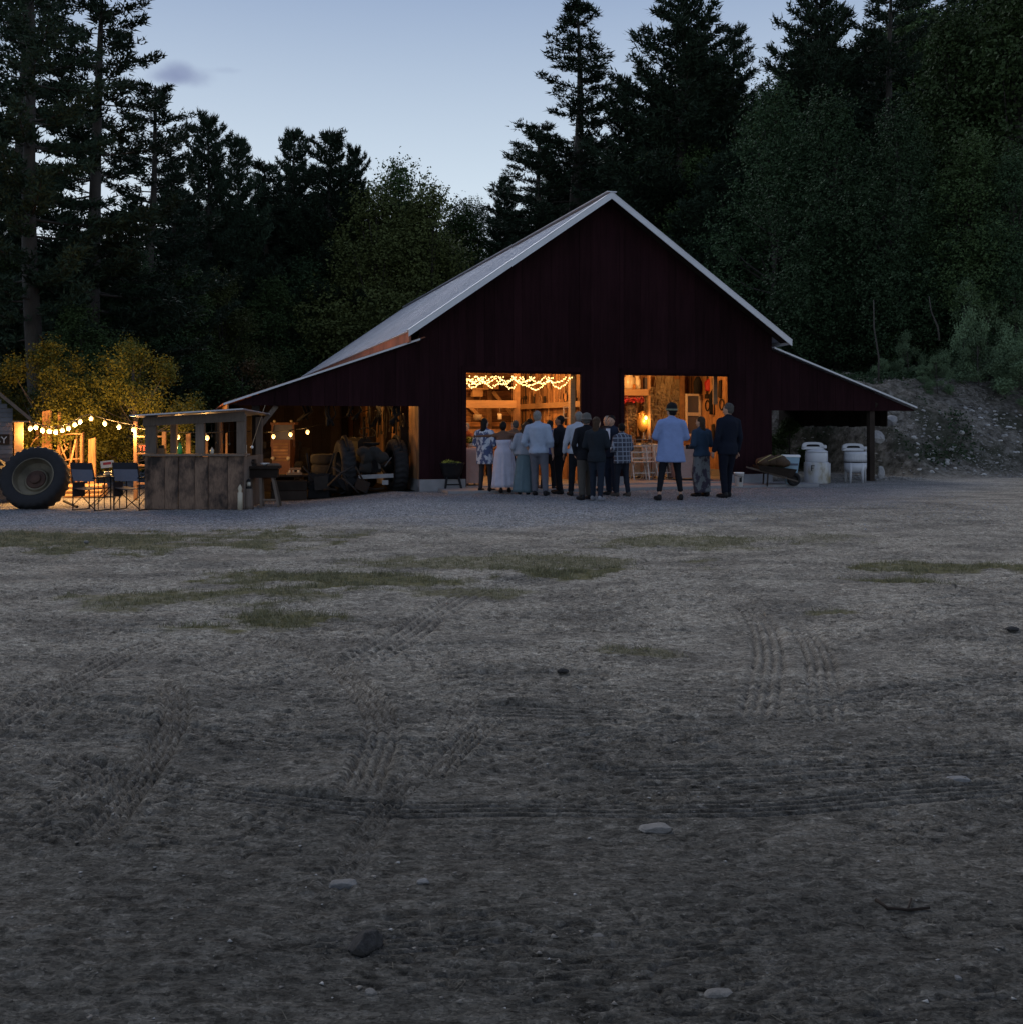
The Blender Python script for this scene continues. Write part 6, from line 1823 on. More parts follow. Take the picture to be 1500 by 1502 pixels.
sh2 = inbarn('wall_shelf', 'long lit plank shelf across the back wall of the left bay', 'shelf', -4.3, VB - .5, 2.45)
MB().bb((0, 0, 0), (3.2, .28, .04)).build('shelf_board', M['wood_beam'], sh2)
for u in (.1, 1.5, 3.0): MB().bar((u, .25, -.3), (u, .02, -.01), .04, .03).build('bracket', M['wood_beam'], sh2)
def jar_on(parent_label, u, v, z, r, h, m, name='jar', cat='jar'):
    o = inbarn(name, parent_label, cat, u, v, z)
    MB().lathe([(r * .8, 0), (r, h * .1), (r, h * .7), (r * .6, h * .85), (r * .65, h)], 12).build('body', M[m], o, True)
    return o
for i in range(5):
    jar_on(f'{("first", "second", "third", "fourth", "fifth")[i]} jar from the left on the long plank shelf in the left bay', -4.1 + i * .45, VB - .38, 2.49, .07, .18, ('ceramic', 'glass_amber', 'wood_warm', 'ceramic', 'glass_clear')[i])
def round_cloth_table(label, u, v, r, h, m, name='serving_table', cat='table'):
    o = inbarn(name, label, cat, u, v, .06)
    MB().lathe([(r, h - .02), (r, h), (.001, h)], 28).build('table_top', M['wood_warm'], o)
    rings = []
    for i, z in enumerate(np.linspace(h + .006, .03, 8)):
        t = i / 7; rings.append([Vector(((r + .01 + .05 * t) * (1 + .05 * t * math.sin(a * 11)) * math.cos(a), (r + .01 + .05 * t) * (1 + .05 * t * math.sin(a * 11)) * math.sin(a), z)) for a in np.linspace(0, 2 * math.pi, 66, endpoint=False)])
    MB().loft([[Vector((.001 * math.cos(a), .001 * math.sin(a), h + .007)) for a in np.linspace(0, 2 * math.pi, 66, endpoint=False)]] + rings, cap=False).build('tablecloth', m, o, True)
    return o
def box_cloth_table(label, u, v, w, d, h, m, rz=0):
    o = inbarn('serving_table', label, 'table', u, v, .06, None, rz)
    MB().bb((-w / 2, -d / 2, h - .03), (w / 2, d / 2, h)).build('table_top', M['wood_warm'], o)
    for s in (-1, 1):
        for t in (-1, 1): MB().bb((s * (w / 2 - .06) - .02, t * (d / 2 - .06) - .02, 0), (s * (w / 2 - .06) + .02, t * (d / 2 - .06) + .02, h - .03)).build('leg', M['wood_warm'], o)
    per = []
    N = 26
    def P(t):
        t = t % 4
        if t < 1: return (-w / 2 + w * t, -d / 2)
        if t < 2: return (w / 2, -d / 2 + d * (t - 1))
        if t < 3: return (w / 2 - w * (t - 2), d / 2)
        return (-w / 2, d / 2 - d * (t - 3))
    rings = []
    for i, z in enumerate(np.linspace(h + .006, .05, 7)):
        t = i / 6; ring = []
        for j in range(4 * N):
            x, y = P(j / N); k = 1 + .03 * t + .018 * t * math.sin(j * .9)
            ring.append(Vector((x * k + math.copysign(.006, x), y * k + math.copysign(.006, y), z)))
        rings.append(ring)
    MB().loft([[Vector((p.x * .01, p.y * .01, h + .007)) for p in rings[0]]] + rings, cap=False).build('tablecloth', m, o, True)
    return o
pink_lit = C('pink_lit_cloth', (.42, .30, .27))  # pale cloth with pink lamplight put into its colour
cream = C('cream_cloth', (.50, .42, .30))
box_cloth_table('small cloth-covered table at the left edge of the left doorway', -3.10, .55, .42, .5, .86, pink_lit)
o = inbarn('flower_arrangement', 'pot of yellow and cream flowers on the small table in the left doorway', 'flowers', -3.12, .55, .93)
MB().lathe([(.06, 0), (.09, .08), (.08, .10)], 12).build('pot', M['ceramic'], o, True)
M['petal_y'] = mat('yellow_petals', (.42, .40, .06), .7, 20, .3, 0, rnd=0)
M['petal_r'] = mat('red_petals', (.42, .03, .05), .7, 20, .4, 0, rnd=.3)
def flowerball(parent, c, R_, n, m, size=.02, name='blossoms', sz=.6, seed=1):
    r = np.random.default_rng(seed); d = unit(r.normal(0, 1, (n, 3))); P_ = np.array(c) + d * R_ * np.array([1, 1, sz]) * r.uniform(.5, 1, (n, 1))
    V_ = leaves(P_, d, size * 2.4, r); me = np_mesh(name, V_, np.arange(len(V_)).reshape(-1, 4), m)
    q = link(name, me, parent); q['kind'] = 'stuff'; return q
flowerball(o, (0, 0, .17), .13, 220, M['petal_y'], seed=3)
flowerball(o, (0, 0, .14), .14, 160, M['leaf_lit'], name='foliage', seed=4)

# things hung from the tie beam and standing below it
for i, (u, dz, k) in enumerate(((-4.0, .0, 0), (-3.4, .0, 1), (-2.75, 0, 2), (-2.2, 0, 0), (-1.6, 0, 1))):
    o = inbarn('hanging_basket', f'{("far left wicker basket", "slim tin can", "dark loop of rope", "right wicker basket", "right tin can")[i]} hanging from the tie beam in the left bay', 'basket' if k == 0 else ('can' if k == 1 else 'rope'), u, 3.28, 1.86)
    MB().tube([(0, 0, .05), (0, 0, -.12)], .005, 5).build('cord', M['rope'], o)
    if k == 0: MB().lathe([(.06, -.30), (.10, -.28), (.12, -.15), (.115, -.15), (.09, -.27), (.001, -.28)], 14).build('wicker', M['rope'], o, True)
    elif k == 1: MB().lathe([(.05, -.28), (.055, -.27), (.055, -.13), (.001, -.125)], 12).build('tin', M['ceramic'], o, True)
    else: MB().tube([(.09 * math.cos(a_), .02 * math.sin(a_ * 3), -.22 + .12 * math.sin(a_)) for a_ in np.linspace(0, 12.5, 34)], .014, 6).build('coil', M['wood_dark'], o, True)
for i, (u, w, h, m) in enumerate(((-4.1, .5, .7, 'wood_beam'), (-3.5, .4, .5, 'wood_warm'), (-2.9, .6, .85, 'wood_beam'), (-2.2, .5, .6, 'wood_warm'), (-1.55, .5, .95, 'wood_beam'))):
    o = inbarn('crate', f'{("first", "second", "third", "fourth", "fifth")[i]} crate from the left standing under the tie beam of the left bay', 'crate', u, 4.4, .06)
    for q in range(4): MB().bb((0, 0, h * q / 4 + .006), (w, .03, h * (q + 1) / 4 - .006)).build('slat', M[m], o)
    for q in (0, w - .04): MB().bb((q, -.02, 0), (q + .04, -.001, h)).build('corner_post', M[m], o)
    MB().bb((0, .031, 0), (w, .4, h - .02)).build('box_core', M['wood_dark'], o)
# right bay
WV = 3.95
a = BP(914, 580, 3.2)
o = inbarn('loft_shelf', 'thick lit plank shelf in the upper left of the right doorway', 'shelf', .0, 3.2, a.z)
b = BP(953, 580, 3.2)
MB().bb((.0, 0, 0), (b.x, .6, .17)).build('shelf_plank', M['wood_beam'], o)
MB().bb((b.x - .06, .0, -1.6), (b.x, .08, 1.0)).build('upright', M['wood_beam'], o)
zs_ = a.z + .17
jar_on('big golden jug on the loft shelf, at its left end', BP(922, 570, 3.4).x, 3.4, zs_, .15, .42, 'ceramic')
jar_on('pale tall crock on the loft shelf, right of the golden jug', BP(933, 570, 3.4).x, 3.4, zs_, .10, .36, 'ceramic')
jar_on('small amber jar on the loft shelf in front of the pale crock', BP(928, 570, 3.3).x, 3.25, zs_, .045, .14, 'glass_amber')
frame(940, 951, 553, 572, 3.55, 'small framed pane standing at the right end of the loft shelf', 'wood_beam', .03, 'glass_dull')
a = BP(927, 587, 3.1)
o = inbarn('red_flower_string', 'string of red flowers hanging under the loft shelf', 'flowers', a.x, 3.1, a.z)
for i in range(5): flowerball(o, (-.24 + i * .12, 0, .02 * (i % 2)), .09, 60, M['petal_r'], name='blossoms', sz=1, seed=20 + i)
MB().tube([(-.3, 0, .08), (0, 0, .05), (.3, 0, .08)], .006, 5).build('twine', M['rope'], o)
# dried stalks, in bundles
for i, (px, y0, y1, w) in enumerate(((950, 575, 660, .34), (966, 552, 640, .40), (980, 552, 630, .38), (993, 556, 650, .30), (924, 592, 640, .28), (1004, 600, 640, .18))):
    a = BP(px, y0, 3.75); b = BP(px, y1, 3.75); L = a.z - b.z
    o = inbarn('dried_stalks', f'{("bundle of dried stalks with its head low, right of the golden oval lamp", "widest bundle of dried stalks, left above the beanie", "bundle of dried stalks with a pinkish husk, above the beanie", "narrow bundle of dried stalks left of the cabinet", "thin bundle of dried stalks below the red flower string", "short bundle of dried stalks beside the cabinet")[i]}', 'dried plants', a.x, 3.75, a.z)
    m = MB(); m2 = MB()
    for j in range(34):
        x0 = ri.uniform(-w, w) * .35; x1 = ri.uniform(-w, w); l = L * ri.uniform(.5, 1)
        m.tube([(x0, ri.uniform(-.05, .05), 0), ((x0 + x1) / 2 + ri.uniform(-.06, .06), ri.uniform(-.08, .03), -l * .5), (x1, ri.uniform(-.12, .02), -l)], [.009, .007, .003], 4)
        for q in range(3):
            t = ri.uniform(.2, .95); c = Vector((x0 + (x1 - x0) * t, ri.uniform(-.1, 0), -l * t)); d = Vector((ri.uniform(-.2, .2), ri.uniform(-.08, .05), ri.uniform(-.2, .1)))
            s = Vector((.018, 0, .012)); m2.add([c - s, c + s, c + d * .6 + s, c + d], [(0, 1, 2, 3)])
    q = m.build('stalks', M['straw'] if 'straw' in M else M['rope'], o); q['kind'] = 'stuff'
    q = m2.build('husks', M['rope'], o); q['kind'] = 'stuff'
# golden oval shade with a lit bulb
a = BP(942, 618, 3.3)
o = inbarn('oval_lamp', 'lit bulb before an oval golden tin reflector in the right doorway', 'lamp', a.x, 3.3, a.z)
M['brass'] = mat('golden_tin', (.55, .33, .10), .35, 8, .2, .1, metal=.6, rnd=0)
MB().lathe([(.001, .10), (.11, .07), (.17, .0), (.18, -.01), (.165, -.01), (.10, .05), (.001, .08)], 24, m=Matrix.Rotation(R(90), 3, 'X') @ Matrix.Scale(1.25, 3, (0, 1, 0)), sy=1.3).build('reflector', M['brass'], o, True)
link('bulb', BM, o, (.03, -.12, .10)); lamp(o, (.03, -.22, .0), 14)
# cabinet of white frames
a = BP(1004, 640, 3.5); b = BP(1026, 578, 3.5)
o = inbarn('glazed_cabinet', 'pale two-light window frame cabinet in the right doorway', 'cabinet', a.x, 3.5, a.z)
w, h = b.x - a.x, b.z - a.z
for (x0, x1, z0, z1) in ((0, .05, 0, h), (w - .06, w, -.05, h - .05), (.052, w - .062, h - .06, h), (.052, w - .062, h * .48, h * .56), (.052, w - .062, 0, .07)):
    MB().bb((x0, -.05, z0), (x1, 0, z1)).build('frame_rail', M['paper'], o)
MB().bb((.052, -.02, .072), (w - .062, -.01, h * .48 - .002)).build('pane', M['glass_dull'], o)
MB().bb((.052, -.02, h * .56 + .002), (w - .062, -.01, h - .062)).build('pane', M['glass_dull'], o)
MB().bb((-.12, .0, -.9), (-.02, .12, h + .9)).build('upright_post', M['wood_warm'], o)
MB().bb((.0, .02, -.9), (w + .25, .3, -.02)).build('cupboard_base', M['wood_warm'], o)
MB().bb((-.05, -.1, -.03), (w + .3, .3, .0)).build('counter', M['wood_beam'], o)
# hanging coat, red bags, dark shapes on the right
def coat(px, y0, y1, v, wd, m, label, name='hanging_coat', cat='coat'):
    a = BP(px, y0, v); L = a.z - BP(px, y1, v).z
    o = inbarn(name, label, cat, a.x, v, a.z)
    rings = []
    for i, t in enumerate(np.linspace(0, 1, 8)):
        ww = wd * (.25 + .75 * min(1, t * 3.2)) * (1 - .12 * t)
        rings.append([Vector((ww * (1 + .1 * math.sin(a_ * 5 + t * 4)) * math.cos(a_), .09 * math.sin(a_) - .1, -L * t)) for a_ in np.linspace(0, 6.283, 24, endpoint=False)])
    MB().loft(rings).build('cloth', m, o, True)
    MB().tube([(0, -.1, 0), (0, -.1, .08), (0, -.02, .10)], .008, 5).build('hook', M['old_iron'], o)
    return o
coat(1046, 568, 608, 2.9, .21, black, 'long black coat hanging at the upper right of the right doorway')
coat(1036, 556, 574, 3.2, .13, M['red'], 'red cloth bag hanging left of the long black coat', 'hanging_bag', 'bag')
coat(1020, 553, 578, 3.2, .13, black, 'dark bag hanging left of the red cloth bag', 'hanging_bag', 'bag')
coat(1060, 560, 640, 3.3, .08, C('brown_leather', (.10, .05, .03)), 'narrow brown leather harness hanging at the far right of the right doorway', 'harness', 'harness')
for i, (px, y0, y1) in enumerate(((1034, 578, 598), (1040, 612, 660), (1047, 612, 655), (1053, 608, 668), (1058, 612, 660), (1030, 615, 640), (918, 600, 640), (932, 600, 640))):
    a = BP(px, y0, 3.7); L = a.z - BP(px, y1, 3.7).z
    o = inbarn('garden_tool', 'one of the long-handled tools leaning on the right bay wall', 'tool', a.x, 3.7, a.z, 'long-handled tools in the right bay')
    MB().tube([(0, 0, .02), (.03, -.06, -L)], .016, 6).build('shaft', M['wood_beam'], o)
    MB().bb((-.03, -.12, -L - .18), (.09, -.05, -L)).build('blade', M['old_iron'], o)
for i in range(24):
    v = .7 + (i % 8) * .40; z = (2.7, 2.1, 1.5)[i // 8] + ri.uniform(-.15, .12)
    o = inbarn('wall_tool', 'one of the old tools hung on the lit right side wall of the right bay', 'tool', HW - .13, v, z, 'old tools on the right side wall')
    k = ri.choice(('hoop', 'handle', 'saw')); m = MB()
    if k == 'hoop': m.tube([(0, .12 * math.cos(a_), -.15 + .14 * math.sin(a_)) for a_ in np.linspace(0, 6.28, 14)], .018, 6)
    elif k == 'handle': m.tube([(0, 0, .05), (0, .03, -.55)], .02, 6); m.bb((-.03, -.08, -.62), (.02, .1, -.5))
    else: m.prism([(0, 0, 0), (0, .13, -.02), (0, .17, -.45), (0, .03, -.5)], (0, 0, 0), (-.02, 0, 0))
    m.build(k, M[ri.choice(('old_iron', 'wood_dark', 'wood_warm'))], o)
a = BP(1029, 600, 3.6)
o = inbarn('goods_shelf', 'three-tier shelf crowded with tins at the right side of the right doorway', 'shelf', a.x, 3.55, .06)
for x0 in (0, .62): MB().bb((x0, 0, 0), (x0 + .05, .3, 2.5)).build('upright', M['wood_warm'], o)
for q, zz in enumerate((.9, 1.35, 1.8, 2.25)): MB().bb((.051, .0, zz), (.619, .3, zz + .03)).build('shelf_board', M['wood_beam'], o)
for q in range(12):
    zz = (.93, 1.38, 1.83)[q // 4]; t = inbarn('tin', f'{("left", "inner left", "inner right", "right")[q % 4]} tin on the {("lowest", "middle", "upper")[q // 4]} board of the crowded shelf', 'tin', a.x + .13 + .14 * (q % 4), 3.68, .06 + zz)
    hh = ri.uniform(.12, .3); rr = ri.uniform(.035, .06)
    MB().lathe([(rr, 0), (rr, hh), (rr * .8, hh + .01), (.001, hh + .01)], 10).build('body', M[ri.choice(('ceramic', 'red', 'glass_amber', 'old_iron', 'paper', 'wood_warm'))], t, True)
# tables, chairs and goods
box_cloth_table('long table under a cream cloth behind the white folding chairs', 1.15, 2.4, 1.5, .6, .80, cream)
box_cloth_table('table under a pale cloth between the teal jacket and the dark suit', 2.75, 1.2, .8, .6, .84, pink_lit)
box_cloth_table('small table under a white cloth right of the tall figure in light blue', 2.05, 2.2, .40, .5, .88, M['cloth_white'])
goods = [(.55, .9, 'wood_beam'), (.75, .9, 'ceramic'), (.95, .9, 'glass_amber'), (1.35, .9, 'ceramic'), (1.6, .9, 'glass_green'), (1.75, .9, 'wood_warm')]
for i, (u, z, m) in enumerate(goods):
    jar_on(f'{("brown", "cream", "amber", "second cream", "green", "dark brown")[i]} jar on the long table under the cream cloth', u, 2.35, .885, .06, .22 + .05 * (i % 2), m)
o = inbarn('basket', 'flat wicker basket of bread on the long table in the right doorway', 'basket', 1.1, 2.25, .885)
MB().lathe([(.12, 0), (.18, .08), (.17, .08), (.11, .02)], 16).build('wicker', M['rope'], o, True); MB().ell((0, 0, .08), (.13, .1, .05)).build('bread', M['wood_beam'], o, True)
o = inbarn('bottle_rack', 'box of bottles on the small white table', 'bottle box', 2.05, 2.2, .955)
MB().bb((-.12, -.12, 0), (.12, .12, .02)).build('tray', M['wood_warm'], o)
for q in range(3): MB().lathe([(.03, .02), (.03, .18), (.012, .22), (.012, .28)], 10, c=(-.08 + .08 * q, 0, 0)).build('bottle', M[('glass_clear', 'glass_amber', 'glass_clear')[q]], o, True)
def folding_chair(u, v, rz, label):
    o = inbarn('folding_chair', label, 'chair', u, v, .06, 'white folding chairs inside the right doorway', rz)
    w, d = .20, .20; m = M['chair_white']
    for s in (-1, 1):
        MB().bar((s * w, -d - .03, 0), (s * w, .06, .88), .022, .035, (1, 0, 0)).build('back_leg', m, o)
        MB().bar((s * (w - .03), d, 0), (s * (w - .03), -d + .02, .45), .022, .03, (1, 0, 0)).build('front_leg', m, o)
    for z, y in ((.86, .05), (.70, .0), (.55, -.04)): MB().bb((-w + .013, y - .01, z - .03), (w - .013, y + .008, z + .01)).build('back_rail', m, o)
    MB().bb((-w - .012, -.20, .44), (w + .012, .19, .462)).build('seat', m, o)
    MB().bb((-w + .013, -d + .0, .16), (w - .013, -d + .02, .185)).build('stretcher', m, o)
    return o
M['chair_white'] = mat('painted_chair_wood', (.55, .50, .44), .5, 8, .12, .1, rnd=.05)
for i, (px, lab) in enumerate(((936, 'white folding chair nearest the plaid shirt, first from the left in the right doorway'), (952, 'white folding chair second from the left in the right doorway'), (968, 'white folding chair just left of the tall figure in the right doorway'), (985, 'white folding chair seen between the black legs of the tall figure'))):
    a = BP(px, 700, 1.5 + .1 * (i % 2)); folding_chair(a.x, 1.5 + .1 * (i % 2), R(6 * (i % 3) - 6), lab)
# glass display case on the long table
a = BP(925, 658, 1.9); b = BP(953, 658, 1.9)
o = inbarn('glass_case', 'shallow glass-topped case on thin legs behind the white folding chairs', 'case', a.x, 1.8, .06)
w = b.x - a.x
for x0 in (0, w - .02): 
    for y0 in (0, .3): MB().bb((x0, y0, 0), (x0 + .02, y0 + .02, .9)).build('leg', M['wood_beam'], o)
MB().bb((0, 0, .9), (w, .32, .92)).build('bottom', M['wood_beam'], o); MB().bb((0, 0, 1.0), (w, .32, 1.012)).build('top', M['glass_dull'], o)
for x0 in (0, w - .012): MB().bb((x0, 0, .921), (x0 + .012, .32, .999)).build('end', M['paper'], o)
o = inbarn('wheel_hoop', 'thin dark iron hoop leaning by the pale cloth table', 'hoop', 2.25, 1.3, .36)
MB().tube([(.26 * math.cos(a_), .06 * math.sin(a_), .26 * math.sin(a_)) for a_ in np.linspace(0, 6.28, 24)], .014, 6).build('hoop', M['old_iron'], o, True)
MB().tube([(-.0, 0, -.28), (0, .1, .3)], .012, 6).build('stay', M['old_iron'], o)

# ------------------------------------------------------------------ in front of the barn
def tub():
    Y = 22.9; x = gx(663, Y); zg = ground_z(x, Y)
    o = thing('planter_tub', 'black tapered tub on legs heaped with yellow flowers, left of the left doorway', 'planter', (x, Y, zg), TH)
    n = 20
    def ring(z, a, b): return [Vector((a * math.copysign(abs(math.cos(t)) ** .6, math.cos(t)), b * math.copysign(abs(math.sin(t)) ** .6, math.sin(t)), z)) for t in np.linspace(0, 2 * math.pi, n, endpoint=False)]
    MB().loft([ring(.26, .17, .12), ring(.36, .21, .15), ring(.56, .265, .18), ring(.58, .28, .195), ring(.60, .28, .195), ring(.60, .25, .17), ring(.52, .24, .16)]).build('tub', M['black_metal'], o, True)
    for s in (-1, 1):
        for t in (-1, 1): MB().bar((s * .13, t * .09, .30), (s * .19, t * .15, 0), .045, .03, (0, 1, 0)).build('leg', M['black_metal'], o)
    MB().bar((-.17, -.13, .12), (.17, -.13, .12), .03, .03).build('stretcher', M['black_metal'], o)
    flowerball(o, (-.08, 0, .60), .15, 500, M['petal_y'], .012, seed=7, sz=.55); flowerball(o, (.13, 0, .59), .10, 260, M['petal_y'], .012, seed=8, sz=.4)
    flowerball(o, (0, 0, .58), .22, 400, M['leaf_y'], .018, name='foliage', seed=9, sz=.3)
tub()
Y = 23.4; x = gx(1082.5, Y)
o = thing('bucket', 'white plastic bucket with a small dark label beside the right doorway', 'bucket', (x, Y, .037))
MB().lathe([(.085, 0), (.112, .30), (.118, .30), (.118, .325), (.108, .325), (.104, .29), (.08, .02), (.001, .02)], 24).build('pail', M['white_plastic'], o, True)
MB().tube([(.116 * math.cos(a), .116 * math.sin(a), .27 - .05 * abs(math.sin(a * .5 + 1.5))) for a in np.linspace(math.pi, 2 * math.pi, 14)], .004, 5).build('handle', M['old_iron'], o, True)
MB().box((.015, -.104, .165), (.055, .006, .11), rx=R(-5)).build('dark_label', M['black_metal'], o)

def washer(px, Y, kind, label):
    x = gx(px, Y); zg = ground_z(x, Y)
    o = thing('washing_machine', label, 'washing machine', (x, Y, zg), R(-8))
    E = M['enamel']
    if kind == 0:
        MB().lathe([(.295, .0), (.30, .03), (.30, .50), (.285, .525), (.27, .53)], 32).build('skirt', M['enamel_stained'], o, True)
        MB().lathe([(.268, .53), (.272, .55), (.272, .74), (.262, .77)], 32).build('tub', E, o, True)
        MB().lathe([(.274, .772), (.274, .79), (.20, .83), (.06, .845), (.001, .846)], 32).build('lid', E, o, True)
        MB().bb((-.17, -.312, .32), (-.15, -.298, .46)).build('maker_badge', M['old_iron'], o)
        MB().bb((-.148, -.31, .44), (-.09, -.298, .455)).build('maker_badge', M['old_iron'], o)
        MB().bb((-.148, -.31, .38), (-.11, -.298, .392)).build('maker_badge', M['old_iron'], o)
        MB().bb((.235, -.06, .02), (.33, .06, .50)).build('motor_cover', M['enamel_stained'], o)
        z = .84; bx = -.09; MB().tube([(-.2, .1, .55), (-.2, .1, z + .03)], .03, 8).build('wringer_post', E, o)
    else:
        MB().lathe([(.06, .24), (.18, .25), (.245, .29), (.27, .36), (.275, .50)], 32).build('tub_base', E, o, True)
        MB().lathe([(.277, .503), (.283, .51), (.277, .522)], 32).build('tub_band', M['black_metal'], o, True)
        rings = []
        for z in (.525, .60, .70, .775):
            rings.append([Vector(((.272 - .02 * (z - .52)) * (1 + .012 * math.cos(a_ * 28)) * math.cos(a_), (.272 - .02 * (z - .52)) * (1 + .012 * math.cos(a_ * 28)) * math.sin(a_), z)) for a_ in np.linspace(0, 2 * math.pi, 112, endpoint=False)])
        MB().loft(rings).build('tub', E, o, True)
        for a_ in (R(235), R(300), R(20), R(140)):
            ca, sa = math.cos(a_), math.sin(a_)
            MB().tube([(.235 * ca, .235 * sa, .50), (.25 * ca, .25 * sa, .34), (.275 * ca, .275 * sa, .0)], [.05, .042, .022], 10).build('leg', E, o, True)
        MB().tube([(.25, .05, .5), (.27, .05, .90)], .016, 8).build('agitator_lever', E, o); z = .80; bx = -.06
    # wringer head: an arched white housing with a dark slot for the rollers
    hw = .26
    def arc(s, y): return [Vector((bx + hw * (s * math.copysign(abs(math.cos(t)) ** .55, math.cos(t))), y, z + .01 + .17 * s * max(0, math.sin(t)) ** .55 + (1 - s) * .02)) for t in np.linspace(0, math.pi, 14)]
    for yy, nm in ((-.075, 'wringer_front'), (.05, 'wringer_back')):
        out = arc(1, yy); inn = [Vector((bx + (p.x - bx) * .62, yy, z + .065 + (p.z - z) * .32)) for p in out]
        m = MB(); n = len(out)
        vs = out + inn + [v_ + Vector((0, .03, 0)) for v_ in out + inn]
        fs = []
        for i in range(n - 1):
            fs += [(i, i + 1, n + i + 1, n + i), (2 * n + i, 3 * n + i, 3 * n + i + 1, 2 * n + i + 1), (i, 2 * n + i, 2 * n + i + 1, i + 1), (n + i, n + i + 1, 3 * n + i + 1, 3 * n + i)]
        fs += [(0, n, 3 * n, 2 * n), (n - 1, 3 * n - 1, 4 * n - 1 if False else 3 * n - 1 + 0, 2 * n - 1)][:1]
        m.add(vs, fs); m.build(nm, E, o)
        MB().bb((bx - hw, yy, z + .0), (bx + hw, yy + .03, z + .066)).build('wringer_base', E, o)
    for zz in (z + .085, z + .125): MB().tube([(bx - hw * .7, -.01, zz), (bx + hw * .7, -.01, zz)], .022, 10).build('roller', M['rubber'], o, True)
    MB().bb((bx + hw, -.03, z + .03), (bx + hw + .07, .04, z + .10)).build('gear_case', E, o)
M['enamel_stained'] = NT('stained_enamel').m
_t = NT('stained_enamel'); _n = _t.noise(5, 5, _t.mapping((1, 1, .5)))
_t.base(_t.ramp(_n.outputs[0], [(.40, (.43, .44, .47)), (.55, (.38, .37, .34)), (.68, (.20, .165, .10))])); _t.b.inputs['Roughness'].default_value = .4
M['enamel_stained'] = _t.m
washer(1196, 25.3, 0, 'white enamel wringer washing machine with a stained full skirt, left of the pair')
washer(1253, 25.6, 1, 'white enamel wringer washing machine standing on splayed legs, right of the pair')

def barrow():
    Y = 24.2; x = gx(1135, Y); zg = ground_z(x, Y)
    o = thing('wheelbarrow', 'old wheelbarrow resting beside the barn corner, handles towards the doorway', 'wheelbarrow', (x, Y, zg), 0)
    MB().loft([[Vector((-.40, -.20, .38)), Vector((.35, -.20, .20)), Vector((.35, .28, .20)), Vector((-.40, .28, .38))], [Vector((-.46, -.26, .50)), Vector((.46, -.26, .40)), Vector((.46, .34, .40)), Vector((-.46, .34, .50))]]).build('tray', M['wood_dark'], o)
    for y in (-.16, .24): MB().bar((-.62, y, .44), (.50, y, .12), .03, .035).build('handle', M['wood_grey'], o)
    for y in (-.16, .24): MB().bar((-.2, y, .32), (-.22, y, 0), .03, .03).build('leg', M['wood_dark'], o)
    wheel(o, (.46, .04, .16), .16, .07, .10, 'old_iron', rz=0, lug=.004)
    t = thing('sack', 'lumpy brown sack with pale yellow straps lying in the wheelbarrow', 'sack', (x, Y, zg))
    m = MB()
    for (cx_, cz_, rx_, rz_) in ((-.28, .56, .16, .12), (-.1, .60, .18, .14), (.1, .60, .18, .15), (.24, .54, .14, .10)): m.ell((cx_, .04, cz_), (rx_, .2, rz_), n=14, k=10)
    m.jitter(.035, 7, 3); q = m.build('sacking', M['log_brown'], t, True); md = q.modifiers.new('remesh', 'REMESH'); md.mode = 'VOXEL'; md.voxel_size = .02
    for (pts) in (((-.44, -.16, .56), (-.3, -.2, .66), (-.12, -.12, .74)), ((-.2, -.18, .60), (-.02, -.2, .68), (.14, -.14, .73))): MB().tube(pts, .012, 6).build('strap', M['straw_pale'], t, True)
M['straw_pale'] = mat('pale_yellow_strap', (.34, .28, .12), .8, 10, .2, 0, rnd=0)
M['log_brown'] = mat('brown_sacking', (.085, .048, .024), .8, 6, .5, .4, rnd=.3)
barrow()
Y = 24.5; x = gx(1158, Y)
o = thing('feed_bin', 'tapered pale blue plastic bin with a lid beside the wheelbarrow', 'bin', (x, Y, ground_z(x, Y)), R(-10))
def sq(z, a, b): return [Vector((-a, -b, z)), Vector((a, -b, z)), Vector((a, b, z)), Vector((-a, b, z))]
MB().loft([sq(.0, .11, .11), sq(.68, .20, .17)]).jitter(.0).build('body', M['blue_plastic'], o)
MB().loft([sq(.681, .215, .185), sq(.72, .215, .185), sq(.73, .20, .17)]).build('lid', M['white_plastic'], o)
MB().loft([[Vector((-.155, -.160, .48)), Vector((.155, -.160, .48)), Vector((.155, -.155, .48)), Vector((-.155, -.155, .48))], [Vector((-.165, -.170, .53)), Vector((.165, -.170, .53)), Vector((.165, -.160, .53)), Vector((-.165, -.160, .53))]]).build('dark_band', M['canvas'], o)
# pallet and pale slats in the gloom at the back of the right lean-to
o = thing('pallet', 'dim wooden pallet leaning in the dark of the right lean-to', 'pallet', tuple(B(5.6, 5.2, -.02)), TH)
for k in range(6): MB().box((.10 + k * .2, .0, .75), (.12, .02, .9), rx=R(-6)).build('slat', M['wood_grey'], o)
for z in (.4, 1.1): MB().bb((0, .03, z), (1.25, .08, z + .08)).build('rail', M['wood_grey'], o)
o = thing('plank_bundle', 'few pale planks standing against the barn wall inside the right lean-to', 'planks', tuple(B(4.6, 1.6, ground_z(B(4.6, 1.6).x, B(4.6, 1.6).y))), TH)
for k in range(3): MB().box((.05 + .09 * k, .3 * k, .6), (.10, .03, 1.2 + .1 * k), ry=R(4)).build('plank', M['wood_grey'], o)

